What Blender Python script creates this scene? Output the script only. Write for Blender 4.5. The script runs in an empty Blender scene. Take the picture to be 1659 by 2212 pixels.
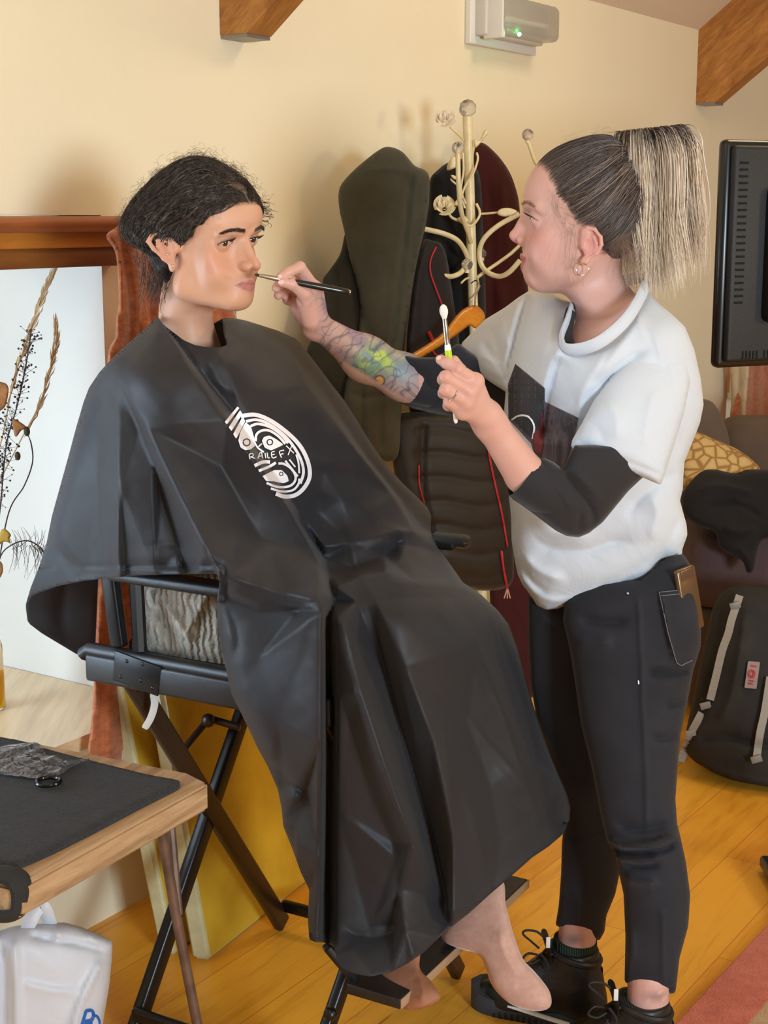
import bpy, bmesh, math, random
import numpy as np
from mathutils import Vector, Matrix, noise as mnoise
rng = np.random.default_rng(7)
random.seed(7)
SC = bpy.context.scene
COL = SC.collection
PI = math.pi
# ------------------------------------------------------------------ camera model
FPX = 3200.0; CX = 829.5; CY = 1106.0
TH = math.radians(11.24); CAMZ = 1.5
cT, sT = math.cos(TH), math.sin(TH)
def P(px, py, Y):
    """point seen at photo pixel (px,py) lying at world distance Y (metres) in front of the lens"""
    a = (px - CX) / FPX; b = (CY - py) / FPX
    dy = cT + b * sT; dz = -sT + b * cT
    t = Y / dy
    return np.array([a * t, Y + 0 * t, CAMZ + dz * t]) if np.isscalar(px) else np.stack([a * t, Y + 0 * t, CAMZ + dz * t], -1)
def proj(p):
    p = np.asarray(p, float)
    x, y, z = p[..., 0], p[..., 1], p[..., 2] - CAMZ
    zc = y * cT - z * sT; yc = y * sT + z * cT
    return np.stack([CX + FPX * x / zc, CY - FPX * yc / zc], -1)
def ppm(Y, py):                       # pixels per metre there
    b = (CY - py) / FPX
    return FPX * (cT + b * sT) / Y
# ------------------------------------------------------------------ materials
def srgb(r, g=None, b=None):
    if g is None: r, g, b = r
    f = lambda c: (c / 255 / 12.92) if c / 255 <= .04045 else ((c / 255 + .055) / 1.055) ** 2.4
    return (f(r), f(g), f(b), 1)
class Mat:
    def __init__(s, name):
        s.m = bpy.data.materials.new(name); s.m.use_nodes = True
        s.t = s.m.node_tree; s.n = s.t.nodes; s.l = s.t.links
        s.b = s.n['Principled BSDF']; s.o = s.n['Material Output']
    def node(s, typ, **kw):
        nd = s.n.new(typ)
        for k, v in kw.items():
            if k.startswith('_'): setattr(nd, k[1:], v)
            else: nd.inputs[k.replace('_', ' ')].default_value = v
        return nd
    def link(s, a, b): s.l.new(a, b)
    def set(s, **kw):
        for k, v in kw.items():
            s.b.inputs[k.replace('_', ' ')].default_value = v
        return s
    def coords(s, kind='Object'):
        return s.n.new('ShaderNodeTexCoord').outputs[kind]
    def noise(s, scale, detail=4, rough=.55, vec=None, stretch=None, dist=0.0):
        nz = s.node('ShaderNodeTexNoise', Scale=scale, Detail=detail, Roughness=rough, Distortion=dist)
        v = vec if vec is not None else s.coords()
        if stretch:
            mp = s.n.new('ShaderNodeMapping'); mp.inputs['Scale'].default_value = stretch
            s.link(v, mp.inputs['Vector']); v = mp.outputs[0]
        s.link(v, nz.inputs['Vector']); return nz.outputs['Fac']
    def ramp(s, fac, stops):
        r = s.n.new('ShaderNodeValToRGB'); e = r.color_ramp.elements
        while len(e) < len(stops): e.new(.5)
        for q, (p, c) in zip(e, stops): q.position = p; q.color = c
        s.link(fac, r.inputs['Fac']); return r.outputs['Color']
    def bump(s, h, strength=.3, dist=.01, prev=None):
        b = s.node('ShaderNodeBump', Strength=strength, Distance=dist)
        s.link(h, b.inputs['Height'])
        if prev is not None: s.link(prev, b.inputs['Normal'])
        s.link(b.outputs[0], s.b.inputs['Normal']); return b.outputs[0]
    def base(s, c): s.link(c, s.b.inputs['Base Color'])
    def mix(s, a, b, f, mode='MIX'):
        m = s.n.new('ShaderNodeMix'); m.data_type = 'RGBA'; m.blend_type = mode
        for sock, v in ((m.inputs['Factor'], f), (m.inputs['A'], a), (m.inputs['B'], b)):
            if hasattr(v, 'links') or hasattr(v, 'is_linked'): s.link(v, sock)
            else: sock.default_value = v
        return m.outputs['Result']
def simple(name, rgb, rough=.6, metal=0, nscale=None, namt=.12, bump=.0, bscale=200, sheen=0, **kw):
    M = Mat(name); c = srgb(rgb); M.set(Base_Color=c, Roughness=rough, Metallic=metal)
    if sheen: M.set(Sheen_Weight=sheen)
    for k, v in kw.items(): M.b.inputs[k.replace('_', ' ')].default_value = v
    if nscale:
        f = M.noise(nscale)
        d = tuple(x * (1 - namt * 2) for x in c[:3]) + (1,); h = tuple(min(1, x * (1 + namt * 2)) for x in c[:3]) + (1,)
        M.base(M.ramp(f, [(.3, d), (.7, h)]))
    if bump: M.bump(M.noise(bscale), bump, .003)
    return M.m
# ------------------------------------------------------------------ objects
def tag(o, label=None, cat=None, group=None, kind=None):
    if label: o['label'] = label
    if cat: o['category'] = cat
    if group: o['group'] = group
    if kind: o['kind'] = kind
    return o
def empty(name, loc, label=None, cat=None, group=None, kind=None):
    o = bpy.data.objects.new(name, None); COL.objects.link(o); o.location = Vector([float(c) for c in loc]); o.empty_display_size = .05
    return tag(o, label, cat, group, kind)
def mesh(name, V, F, mat, parent=None, smooth=True, cols=None, mats=None, fm=None, auto=None):
    me = bpy.data.meshes.new(name)
    V = np.asarray(V, float)
    off = np.array([0., 0, 0])
    if parent is not None:
        pp = parent; off = np.array(parent.location)
        while pp.parent is not None: pp = pp.parent; off = off + np.array(pp.location)
    else:
        if len(V):
            off = V.mean(0)
    me.from_pydata((V - off).tolist(), [], F if isinstance(F, list) else F.tolist())
    me.materials.append(mat)
    if mats:
        for m in mats: me.materials.append(m)
    if fm is not None: me.polygons.foreach_set('material_index', np.asarray(fm, np.int32))
    if smooth: me.polygons.foreach_set('use_smooth', [True] * len(me.polygons))
    if cols is not None:
        ca = me.color_attributes.new('Col', 'FLOAT_COLOR', 'POINT')
        c = np.ones((len(V), 4), np.float32); c[:, :3] = cols
        ca.data.foreach_set('color', c.ravel())
    me.validate(); me.update()
    bm = bmesh.new(); bm.from_mesh(me); bmesh.ops.recalc_face_normals(bm, faces=bm.faces[:]); bm.to_mesh(me); bm.free()
    if smooth and auto: me.set_sharp_from_angle(angle=math.radians(auto))
    o = bpy.data.objects.new(name, me); COL.objects.link(o)
    if parent is not None: o.parent = parent
    else: o.location = Vector(off.tolist())
    return o
class G:
    """collects geometry for ONE mesh"""
    def __init__(s): s.V = []; s.F = []; s.C = []
    def add(s, V, F, col=None):
        n = len(s.V); s.V.extend([tuple(map(float, v)) for v in V]); s.F.extend([tuple(int(i) + n for i in f) for f in F])
        s.C.extend([col if col is not None else (1, 1, 1)] * len(V))
    def build(s, name, mat, parent=None, smooth=True, auto=40, cols=False):
        return mesh(name, np.array(s.V), s.F, mat, parent, smooth, cols=np.array(s.C) if cols else None, auto=auto)
def basis(d, up=(0, 0, 1)):
    d = np.asarray(d, float); d = d / (np.linalg.norm(d) + 1e-12)
    u = np.asarray(up, float)
    if abs(d @ u) > .98: u = np.array([1., 0, 0])
    a = np.cross(u, d); a /= np.linalg.norm(a); b = np.cross(d, a)
    return a, b, d
def tube_vf(pts, rad, n=8, caps=True, flat=1.0, up=(0, 0, 1)):
    pts = np.asarray(pts, float); m = len(pts)
    rad = np.full(m, rad, float) if np.isscalar(rad) else np.asarray(rad, float)
    tg = np.gradient(pts, axis=0); tg /= (np.linalg.norm(tg, axis=1, keepdims=True) + 1e-12)
    a, b, _ = basis(tg[0], up); V = []
    for i in range(m):
        a = a - tg[i] * (a @ tg[i]); a /= np.linalg.norm(a) + 1e-12; b = np.cross(tg[i], a)
        for k in range(n):
            t = 2 * PI * k / n
            V.append(pts[i] + rad[i] * (math.cos(t) * a + math.sin(t) * b * flat))
    F = [(i * n + k, i * n + (k + 1) % n, (i + 1) * n + (k + 1) % n, (i + 1) * n + k) for i in range(m - 1) for k in range(n)]
    if caps: F.append(tuple(range(n))[::-1]); F.append(tuple((m - 1) * n + k for k in range(n)))
    return V, F
def spline(ctrl, n=8):
    c = np.asarray(ctrl, float)
    if len(c) < 3: 
        t = np.linspace(0, 1, n)[:, None]; return c[0] * (1 - t) + c[-1] * t
    c = np.vstack([2 * c[0] - c[1], c, 2 * c[-1] - c[-2]]); out = []
    for i in range(1, len(c) - 2):
        t = np.linspace(0, 1, n, endpoint=(i == len(c) - 3))[:, None]
        p0, p1, p2, p3 = c[i - 1:i + 3]
        out.append(.5 * ((2 * p1) + (-p0 + p2) * t + (2 * p0 - 5 * p1 + 4 * p2 - p3) * t ** 2 + (-p0 + 3 * p1 - 3 * p2 + p3) * t ** 3))
    return np.vstack(out)
def box_vf(c, ax, ay, az, bevel=0.0):
    """box from centre and three half-axis vectors, optional bevel (metres)"""
    c, ax, ay, az = [np.asarray(v, float) for v in (c, ax, ay, az)]
    bm = bmesh.new(); bmesh.ops.create_cube(bm, size=2)
    L = [np.linalg.norm(v) for v in (ax, ay, az)]
    for v in bm.verts: v.co = Vector((v.co.x * L[0], v.co.y * L[1], v.co.z * L[2]))
    if bevel > 0: bmesh.ops.bevel(bm, geom=bm.edges[:], offset=min(bevel, min(L) * .9), segments=3, affect='EDGES', profile=.5)
    U = [v / (l + 1e-12) for v, l in zip((ax, ay, az), L)]
    bm.verts.index_update()
    V = [c + U[0] * v.co.x + U[1] * v.co.y + U[2] * v.co.z for v in bm.verts]
    F = [tuple(v.index for v in f.verts) for f in bm.faces]; bm.free()
    return V, F
def bar_vf(p0, p1, w, h, bevel=.002, up=(0, 0, 1)):
    p0 = np.asarray(p0, float); p1 = np.asarray(p1, float)
    a, b, d = basis(p1 - p0, up)
    return box_vf((p0 + p1) / 2, a * w / 2, b * h / 2, d * np.linalg.norm(p1 - p0) / 2, bevel)
def ball_vf(c, r, seg=16, ring=10, sc=(1, 1, 1)):
    V = []; F = []
    for i in range(ring + 1):
        ph = PI * i / ring
        for k in range(seg):
            t = 2 * PI * k / seg
            V.append((c[0] + r * sc[0] * math.sin(ph) * math.cos(t), c[1] + r * sc[1] * math.sin(ph) * math.sin(t), c[2] + r * sc[2] * math.cos(ph)))
    for i in range(ring):
        for k in range(seg):
            F.append((i * seg + k, (i + 1) * seg + k, (i + 1) * seg + (k + 1) % seg, i * seg + (k + 1) % seg))
    return V, F
# ------------------------------------------------------------------ outlines -> solid volumes
def resample(poly, step, closed=True, smooth=False):
    p = np.asarray(poly, float)
    if smooth:
        if closed: q = np.vstack([p[-1:], p, p[:2]])
        else: q = np.vstack([2 * p[0] - p[1], p, 2 * p[-1] - p[-2]])
        out = []
        for i in range(1, len(q) - 2):
            t = np.linspace(0, 1, 8, endpoint=False)[:, None]; p0, p1, p2, p3 = q[i - 1:i + 3]
            out.append(.5 * ((2 * p1) + (-p0 + p2) * t + (2 * p0 - 5 * p1 + 4 * p2 - p3) * t ** 2 + (-p0 + 3 * p1 - 3 * p2 + p3) * t ** 3))
        p = np.vstack(out)
        if not closed: p = np.vstack([p, q[-2]])
    if closed: p = np.vstack([p, p[:1]])
    s = np.r_[0, np.cumsum(np.linalg.norm(np.diff(p, axis=0), axis=1))]
    n = max(4, int(s[-1] / step)); t = np.linspace(0, s[-1], n, endpoint=not closed)
    return np.stack([np.interp(t, s, p[:, 0]), np.interp(t, s, p[:, 1])], -1)
def inside(pts, poly):
    x, y = pts[:, 0], pts[:, 1]; c = np.zeros(len(pts), bool); n = len(poly)
    for i in range(n):
        x1, y1 = poly[i]; x2, y2 = poly[(i + 1) % n]
        if y1 == y2: continue
        m = ((y1 > y) != (y2 > y)) & (x < (x2 - x1) * (y - y1) / (y2 - y1) + x1); c ^= m
    return c
def nearest(pts, poly, closed=True):
    """nearest point on polyline, distance, arc fraction, signed side"""
    A = np.asarray(poly, float); B = np.roll(A, -1, 0) if closed else A[1:]
    if not closed: A = A[:-1]
    L = np.linalg.norm(B - A, axis=1); cum = np.r_[0, np.cumsum(L)]; tot = cum[-1] + 1e-9
    best = np.full(len(pts), 1e18); q = np.zeros_like(pts); fr = np.zeros(len(pts)); sg = np.zeros(len(pts))
    for i in range(len(A)):
        d = B[i] - A[i]; l2 = d @ d + 1e-12
        t = np.clip(((pts - A[i]) @ d) / l2, 0, 1); c = A[i] + t[:, None] * d
        e = pts - c; dd = (e ** 2).sum(1); m = dd < best
        best[m] = dd[m]; q[m] = c[m]; fr[m] = ((cum[i] + t * L[i]) / tot)[m]; sg[m] = np.sign(d[0] * e[:, 1] - d[1] * e[:, 0])[m]
    return q, np.sqrt(best), fr, sg
def tps(ctrl):
    c = np.asarray(ctrl, float); X = c[:, :2] / 500.; v = c[:, 2]; n = len(c)
    if n == 1: return lambda x, y: np.full(np.shape(x), v[0])
    if n == 2:
        d = X[1] - X[0]
        return lambda x, y: v[0] + (v[1] - v[0]) * np.clip(((x / 500. - X[0, 0]) * d[0] + (y / 500. - X[0, 1]) * d[1]) / (d @ d), -.3, 1.3)
    r = np.linalg.norm(X[:, None] - X[None], axis=2); K = r ** 2 * np.log(r + 1e-9) + np.eye(n) * 1e-3
    A = np.zeros((n + 3, n + 3)); A[:n, :n] = K; A[:n, n] = 1; A[:n, n + 1:] = X; A[n, :n] = 1; A[n + 1:, :n] = X.T
    A[n + 1:, n + 1:] -= np.eye(2) * 1e-6
    w = np.linalg.lstsq(A, np.r_[v, 0, 0, 0], rcond=None)[0]
    def f(x, y):
        x = np.asarray(x, float) / 500.; y = np.asarray(y, float) / 500.; o = w[n] + w[n + 1] * x + w[n + 2] * y
        for i in range(n):
            rr = np.hypot(x - X[i, 0], y - X[i, 1]); o = o + w[i] * rr ** 2 * np.log(rr + 1e-9)
        return o
    return f
def poisson(mask):
    """solve lap u = -1 with u=0 outside (grid units), coarse to fine"""
    m = mask.astype(float); h, w = mask.shape
    if min(h, w) > 24:
        H, W = (h + 1) // 2, (w + 1) // 2
        mm = np.zeros((H * 2, W * 2)); mm[:h, :w] = m
        cm = mm.reshape(H, 2, W, 2).mean((1, 3)) > .49
        uc = poisson(cm) * 4
        u = np.repeat(np.repeat(uc, 2, 0), 2, 1)[:h, :w] * m
        it = 60
    else: u = np.zeros((h, w)); it = 400
    for _ in range(it):
        p = np.pad(u, 1); u = ((p[:-2, 1:-1] + p[2:, 1:-1] + p[1:-1, :-2] + p[1:-1, 2:] + 1) / 4) * m
    return u
def bil(gr, gx, gy):
    h, w = gr.shape; x0 = np.clip(np.floor(gx).astype(int), 0, w - 2); y0 = np.clip(np.floor(gy).astype(int), 0, h - 2)
    fx = np.clip(gx - x0, 0, 1); fy = np.clip(gy - y0, 0, 1)
    return (gr[y0, x0] * (1 - fx) + gr[y0, x0 + 1] * fx) * (1 - fy) + (gr[y0 + 1, x0] * (1 - fx) + gr[y0 + 1, x0 + 1] * fx) * fy
def ridge(pts, folds):
    """folds: (polyline, amp_m, w_left_px, w_right_px[, taper]) -> metres toward the viewer. left/right = image side when walking the line (y down): + side is right-hand"""
    tot = np.zeros(len(pts))
    for f in folds:
        pl, amp, wl, wr = f[:4]; tp = f[4] if len(f) > 4 else .25
        pl = resample(pl, 12, closed=False, smooth=len(pl) > 2)
        lo = pl.min(0) - 4 * max(wl, wr); hi = pl.max(0) + 4 * max(wl, wr)
        ix = np.where(((pts > lo) & (pts < hi)).all(1))[0]
        if not len(ix): continue
        _, d, fr, sg = nearest(pts[ix], pl, closed=False)
        w = np.where(sg > 0, wr, wl); s = np.sqrt(d ** 2 + 1.5) - 1.22
        prof = np.exp(-(s / w) ** 1.08)
        tap = np.clip(np.minimum(fr, 1 - fr) / tp, 0, 1); tap = tap * tap * (3 - 2 * tap)
        endfall = 1
        tot[ix] += amp * prof * (0.05 + .95 * tap) * endfall
    return tot
def grid_region(outline, step, holes=None):
    ol = np.asarray(outline, float); lo = ol.min(0) - 2 * step; hi = ol.max(0) + 2 * step
    nx = int((hi[0] - lo[0]) / step) + 2; ny = int((hi[1] - lo[1]) / step) + 2
    gx, gy = np.meshgrid(np.arange(nx), np.arange(ny)); X = lo[0] + gx * step; Y = lo[1] + gy * step
    cc = np.stack([(X[:-1, :-1] + step / 2).ravel(), (Y[:-1, :-1] + step / 2).ravel()], -1)
    cin = inside(cc, ol).reshape(ny - 1, nx - 1)
    nd = np.stack([X.ravel(), Y.ravel()], -1); nin = inside(nd, ol).reshape(ny, nx)
    use = np.zeros((ny, nx), bool); cnt = np.zeros((ny, nx), int)
    for dy in (0, 1):
        for dx in (0, 1):
            cnt[dy:dy + ny - 1, dx:dx + nx - 1] += cin
    use = cnt > 0; bnd = use & (cnt < 4)
    idx = -np.ones((ny, nx), int); idx[use] = np.arange(use.sum())
    pts = np.stack([X[use], Y[use]], -1); bn = bnd[use]
    q, d, _, _ = nearest(pts[bn], ol); pts[bn] = q
    # relax the row next to the border so that cells stay even
    cy, cx = np.where(cin)
    F = np.stack([idx[cy, cx], idx[cy, cx + 1], idx[cy + 1, cx + 1], idx[cy + 1, cx]], -1)
    acc = np.zeros_like(pts); c = np.zeros(len(pts))
    for a, b in ((0, 1), (1, 2), (2, 3), (3, 0)):
        np.add.at(acc, F[:, a], pts[F[:, b]]); np.add.at(acc, F[:, b], pts[F[:, a]]); np.add.at(c, F[:, a], 1); np.add.at(c, F[:, b], 1)
    rel = acc / c[:, None]; pts[~bn] = .5 * pts[~bn] + .5 * rel[~bn]
    u = poisson(nin)
    T = np.sqrt(np.maximum(2 * u, 0)) * step
    gxy = (pts - lo) / step
    th = np.sqrt(np.maximum(2 * bil(u, gxy[:, 0], gxy[:, 1]), 0)) * step; th[bn] = 0
    return pts, F, bn, th
def solid(outline, yc, step=6, kf=1.0, kb=1.0, cap=None, folds=(), disp=None, smooth=True, power=1.0, bfolds=True):
    """closed volume whose silhouette is the outline; yc: control points (px,py,Y) of its mid-surface;
    round cross-sections of real depth. returns V,F, pixel coords, front flag"""
    ol = resample(outline, step, smooth=smooth)
    pts, F, bn, th = grid_region(ol, step)
    yf = tps(yc); Yc = yf(pts[:, 0], pts[:, 1]); s = ppm(Yc, pts[:, 1])
    T = th / s
    if cap is not None: T = cap * np.tanh(T / cap)
    if power != 1: T = T ** power * (T.max() ** (1 - power))
    Yf = Yc - kf * T; Yb = Yc + kb * T
    edge = np.clip(th / (2.2 * step), 0, 1)
    if len(folds):
        r = ridge(pts, folds); Yf = Yf - r * edge
    if disp is not None: Yf = Yf - disp(pts) * edge
    Vf = P(pts[:, 0], pts[:, 1], Yf); Vb = P(pts[:, 0], pts[:, 1], Yb)
    n = len(pts); mp = np.arange(n); ins = np.where(~bn)[0]; mp[ins] = n + np.arange(len(ins))
    V = np.vstack([Vf, Vb[ins]]); Fb = mp[F][:, ::-1]
    F2 = np.vstack([F, Fb])
    px = np.vstack([pts, pts[ins]]); fr = np.r_[np.ones(n, bool), np.zeros(len(ins), bool)]
    return V, F2, px, fr
class Solid:
    def __init__(s, outline, yc, step=6, kf=1.0, kb=1.0, cap=None, folds=(), disp=None, smooth=True):
        s.V, s.F, s.px, s.fr = solid(outline, yc, step, kf, kb, cap, folds, disp, smooth)
        n = s.fr.sum(); s.fp = s.px[:n]; s.fy = s.V[:n, 1]
    def Y(s, p):
        p = np.atleast_2d(np.asarray(p, float)); out = np.empty(len(p))
        for i in range(0, len(p), 400):
            d = ((p[i:i + 400, None] - s.fp[None]) ** 2).sum(-1); k = np.argpartition(d, 4, axis=1)[:, :4]
            w = 1 / (np.take_along_axis(d, k, 1) + .5); out[i:i + 400] = (s.fy[k] * w).sum(1) / w.sum(1)
        return out
def decal(g, poly, S, off=.0015, step=3.0, col=None):
    ol = resample(poly, step, smooth=False); pts, F, bn, th = grid_region(ol, step); g.add(P(pts[:, 0], pts[:, 1], S.Y(pts) - off), F, col)
def line_on(g, pl, w, S, off=.0015, step=3.0, col=None, smooth=True):
    pl = resample(pl, step, closed=False, smooth=smooth and len(pl) > 2); t = np.gradient(pl, axis=0); t /= np.linalg.norm(t, axis=1, keepdims=True) + 1e-9; nn = np.stack([-t[:, 1], t[:, 0]], -1)
    m = len(pl); y = S.Y(pl) - off; V = np.vstack([P(*(pl + nn * w * k).T, y) for k in (-.5, 0, .5)])
    g.add(V, [(k * m + i, k * m + i + 1, (k + 1) * m + i + 1, (k + 1) * m + i) for k in range(2) for i in range(m - 1)], col)
def sheet(outline, yc, step=6, roll=0.0, rollw=30, folds=(), disp=None, smooth=True, thick=.002, keep=None):
    """cloth sheet of real thickness following a curved surface"""
    ol = resample(outline, step, smooth=smooth)
    pts, F, bn, th = grid_region(ol, step)
    Yc = tps(yc)(pts[:, 0], pts[:, 1])
    if roll:
        q, d, _, _ = nearest(pts, ol); t = np.clip(1 - d / rollw, 0, 1)
        if keep is not None: t = t * keep(pts)
        Yc = Yc + roll * (1 - np.sqrt(np.maximum(1 - t ** 2, 0)))
    if len(folds): Yc = Yc - ridge(pts, folds)
    if disp is not None: Yc = Yc - disp(pts)
    Vf = P(pts[:, 0], pts[:, 1], Yc); Vb = P(pts[:, 0], pts[:, 1], Yc + thick)
    n = len(pts)
    E = {}
    for a, b in ((0, 1), (1, 2), (2, 3), (3, 0)):
        for i, j in zip(F[:, a].tolist(), F[:, b].tolist()):
            if (j, i) in E: del E[(j, i)]
            else: E[(i, j)] = 1
    side = [(i, i + n, j + n, j) for i, j in E]
    F2 = [tuple(f) for f in F.tolist()] + [tuple(x + n for x in f[::-1]) for f in F.tolist()] + side
    return np.vstack([Vf, Vb]), F2, np.vstack([pts, pts])
# ------------------------------------------------------------------ value noise on arrays
def vnoise(p, scale, seed=0):
    """cheap smooth noise (sum of sines), p (...,k)"""
    r = np.random.default_rng(seed); o = 0
    for i in range(7):
        d = r.normal(size=p.shape[-1]); d /= np.linalg.norm(d); f = scale * (.6 + 1.1 * r.random())
        o = o + np.sin(p @ d * f + r.random() * 6.28 + 1.5 * np.sin(p @ np.roll(d, 1) * f * .6 + i))
    return o / 7
# ------------------------------------------------------------------ implicit surfaces
class SDF:
    def __init__(s): s.ops = []
    def cap(s, a, b, ra, rb=None, k=.01, sub=False):
        s.ops.append(('c', np.array(a, float), np.array(b, float), ra, ra if rb is None else rb, k, sub)); return s
    def ell(s, c, r, k=.01, sub=False, R=None):
        r = np.array([r] * 3 if np.isscalar(r) else r, float)
        s.ops.append(('e', np.array(c, float), r, R, 0, k, sub)); return s
    def chain(s, pts, rad, k=.01):
        for i in range(len(pts) - 1): s.cap(pts[i], pts[i + 1], rad[i], rad[i + 1], k)
        return s
    def bounds(s):
        lo = np.full(3, 1e9); hi = -lo
        for o in s.ops:
            if o[6]: continue
            if o[0] == 'c':
                for p, r in ((o[1], o[3]), (o[2], o[4])): lo = np.minimum(lo, p - r); hi = np.maximum(hi, p + r)
            else: m = o[2].max(); lo = np.minimum(lo, o[1] - m); hi = np.maximum(hi, o[1] + m)
        return lo, hi
    def ev(s, X, pad, first=None):
        D = None; lo0 = X[0, 0, 0]; h = X[1, 0, 0, 0] - X[0, 0, 0, 0]
        shp = np.array(X.shape[:3]); D = np.full(X.shape[:3], .2, np.float32)
        for o in s.ops:
            k = o[5]
            if o[0] == 'c': l = np.minimum(o[1] - o[3], o[2] - o[4]); u = np.maximum(o[1] + o[3], o[2] + o[4])
            else: m = o[2].max() if o[3] is not None else o[2]; l = o[1] - m; u = o[1] + m
            ext = max(k, 4 * h) * 1.3 + 3 * h
            i0 = np.clip(((l - ext - lo0) / h).astype(int), 0, shp); i1 = np.clip(((u + ext - lo0) / h).astype(int) + 2, 0, shp)
            if (i1 <= i0).any(): continue
            sl = tuple(slice(a, b) for a, b in zip(i0, i1)); x = X[sl]
            if o[0] == 'c':
                ba = (o[2] - o[1]).astype(np.float32); pa = x - o[1].astype(np.float32); t = np.clip((pa @ ba) / (ba @ ba + 1e-12), 0, 1)
                d = np.linalg.norm(pa - t[..., None] * ba, axis=-1) - (o[3] + (o[4] - o[3]) * t)
            else:
                p = x - o[1].astype(np.float32)
                if o[3] is not None: p = p @ np.asarray(o[3], np.float32)
                q = p / o[2].astype(np.float32); k0 = np.linalg.norm(q, axis=-1); k1 = np.linalg.norm(q / o[2].astype(np.float32), axis=-1)
                d = k0 * (k0 - 1) / (k1 + 1e-9)
                d = np.where(k0 < 1e-3, -o[2].min(), d)
            d0 = D[sl]
            if o[6]:
                hh = np.clip(.5 - .5 * (d0 + d) / k, 0, 1); D[sl] = d0 * (1 - hh) - d * hh + k * hh * (1 - hh)
            else:
                hh = np.clip(.5 + .5 * (d0 - d) / k, 0, 1); D[sl] = d0 * (1 - hh) + d * hh - k * hh * (1 - hh)
        return D
    def mesh(s, h, disp=None, pad=None):
        pad = pad or 4 * h
        lo, hi = s.bounds(); lo = lo - pad; hi = hi + pad; n = np.ceil((hi - lo) / h).astype(int) + 1
        ax = [lo[i] + h * np.arange(n[i]) for i in range(3)]
        X = np.stack(np.meshgrid(*ax, indexing='ij'), -1).astype(np.float32)
        D = s.ev(X, pad)
        if disp is not None: D = D - disp(X)
        return nets(D, lo, h)
def nets(D, lo, h):
    n = D.shape; S = D < 0
    c = [D[i:n[0] - 1 + i, j:n[1] - 1 + j, k:n[2] - 1 + k] for i in (0, 1) for j in (0, 1) for k in (0, 1)]
    sg = sum((q < 0).astype(np.int8) for q in c); act = (sg > 0) & (sg < 8)
    ii = np.argwhere(act); cv = [q[act] for q in c]
    off = np.array([(i, j, k) for i in (0, 1) for j in (0, 1) for k in (0, 1)], float)
    acc = np.zeros((len(ii), 3)); cnt = np.zeros(len(ii))
    for a in range(8):
        for b in range(a + 1, 8):
            if abs(off[a] - off[b]).sum() != 1: continue
            m = (cv[a] < 0) != (cv[b] < 0); den = cv[a] - cv[b]; t = np.where(m, cv[a] / np.where(m, den, 1), 0)
            pt = off[a] + t[:, None] * (off[b] - off[a]); acc[m] += pt[m]; cnt[m] += 1
    V = (ii + acc / cnt[:, None]) * h + lo
    idx = -np.ones(act.shape, int); idx[act] = np.arange(len(ii))
    F = []
    for ax in range(3):
        o = [a for a in range(3) if a != ax]
        A = [slice(None)] * 3; B = [slice(None)] * 3; A[ax] = slice(0, n[ax] - 1); B[ax] = slice(1, n[ax])
        m = S[tuple(A)] != S[tuple(B)]
        e = np.argwhere(m)
        ok = (e[:, o[0]] > 0) & (e[:, o[0]] < n[o[0]] - 1) & (e[:, o[1]] > 0) & (e[:, o[1]] < n[o[1]] - 1); e = e[ok]
        q = []
        for d0, d1 in ((0, 0), (-1, 0), (-1, -1), (0, -1)):
            f = e.copy(); f[:, o[0]] += d0; f[:, o[1]] += d1; q.append(idx[f[:, 0], f[:, 1], f[:, 2]])
        F.append(np.stack(q, -1))
    F = np.vstack(F); F = F[(F >= 0).all(1)]
    return V, F
def vsmooth(V, F, it=2, lam=.5):
    F = np.asarray(F)
    for _ in range(it):
        acc = np.zeros_like(V); c = np.zeros(len(V))
        for a in range(4):
            i = F[:, a]; j = F[:, (a + 1) % 4]
            np.add.at(acc, i, V[j]); np.add.at(acc, j, V[i]); np.add.at(c, i, 1); np.add.at(c, j, 1)
        V = V * (1 - lam) + lam * acc / c[:, None]
    return V
# ================================================================== ROOM
AN = math.radians(33.6)
WD = np.array([math.sin(AN), math.cos(AN), 0.]); WN = np.array([math.cos(AN), -math.sin(AN), 0.]); WA = np.array([-.63, 2.96, 0.]); UZ = np.array([0, 0, 1.])
def WP(s, z, off=0.0): return WA + WD * s + WN * off + UZ * z
def wallhit(px, py, off=0.0):
    r = P(px, py, 1.0) - np.array([0, 0, CAMZ]); o = np.array([0, 0, CAMZ])
    t = ((WA + WN * off - o) @ WN) / (r @ WN); p = o + r * t
    return (p - WA) @ WD, p[2], p[1]
def floorhit(px, py, z=0.0):
    r = P(px, py, 1.0) - np.array([0, 0, CAMZ]); t = (z - CAMZ) / r[2]; return np.array([0, 0, CAMZ]) + r * t
def wood(name, c1, c2, c3, axis=(0, 1, 0), scale=12, rough=.45, ring=4, bump=.1):
    M = Mat(name); M.set(Roughness=rough)
    v = M.coords(); mp = M.n.new('ShaderNodeMapping'); M.link(v, mp.inputs['Vector'])
    mp.inputs['Scale'].default_value = tuple(.06 if a else 1 for a in axis)
    f = M.noise(scale, 8, .65, mp.outputs[0], dist=1.2); f2 = M.noise(scale * 6, 4, .7, mp.outputs[0])
    a = M.ramp(f, [(.3, srgb(c1)), (.5, srgb(c2)), (.68, srgb(c3))])
    b = M.ramp(f2, [(.35, (.62, .6, .58, 1)), (.6, (1, 1, 1, 1))])
    M.base(M.mix(a, b, .55, 'MULTIPLY')); M.bump(f2, bump, .002); return M.m
def plaster(name, rgb):
    M = Mat(name); M.set(Roughness=.85)
    f = M.noise(1.4, 5, .6); c = srgb(rgb)
    M.base(M.ramp(f, [(.3, tuple(x * .94 for x in c[:3]) + (1,)), (.7, c)]))
    M.bump(M.noise(38, 6, .6), .12, .004); return M.m
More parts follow.
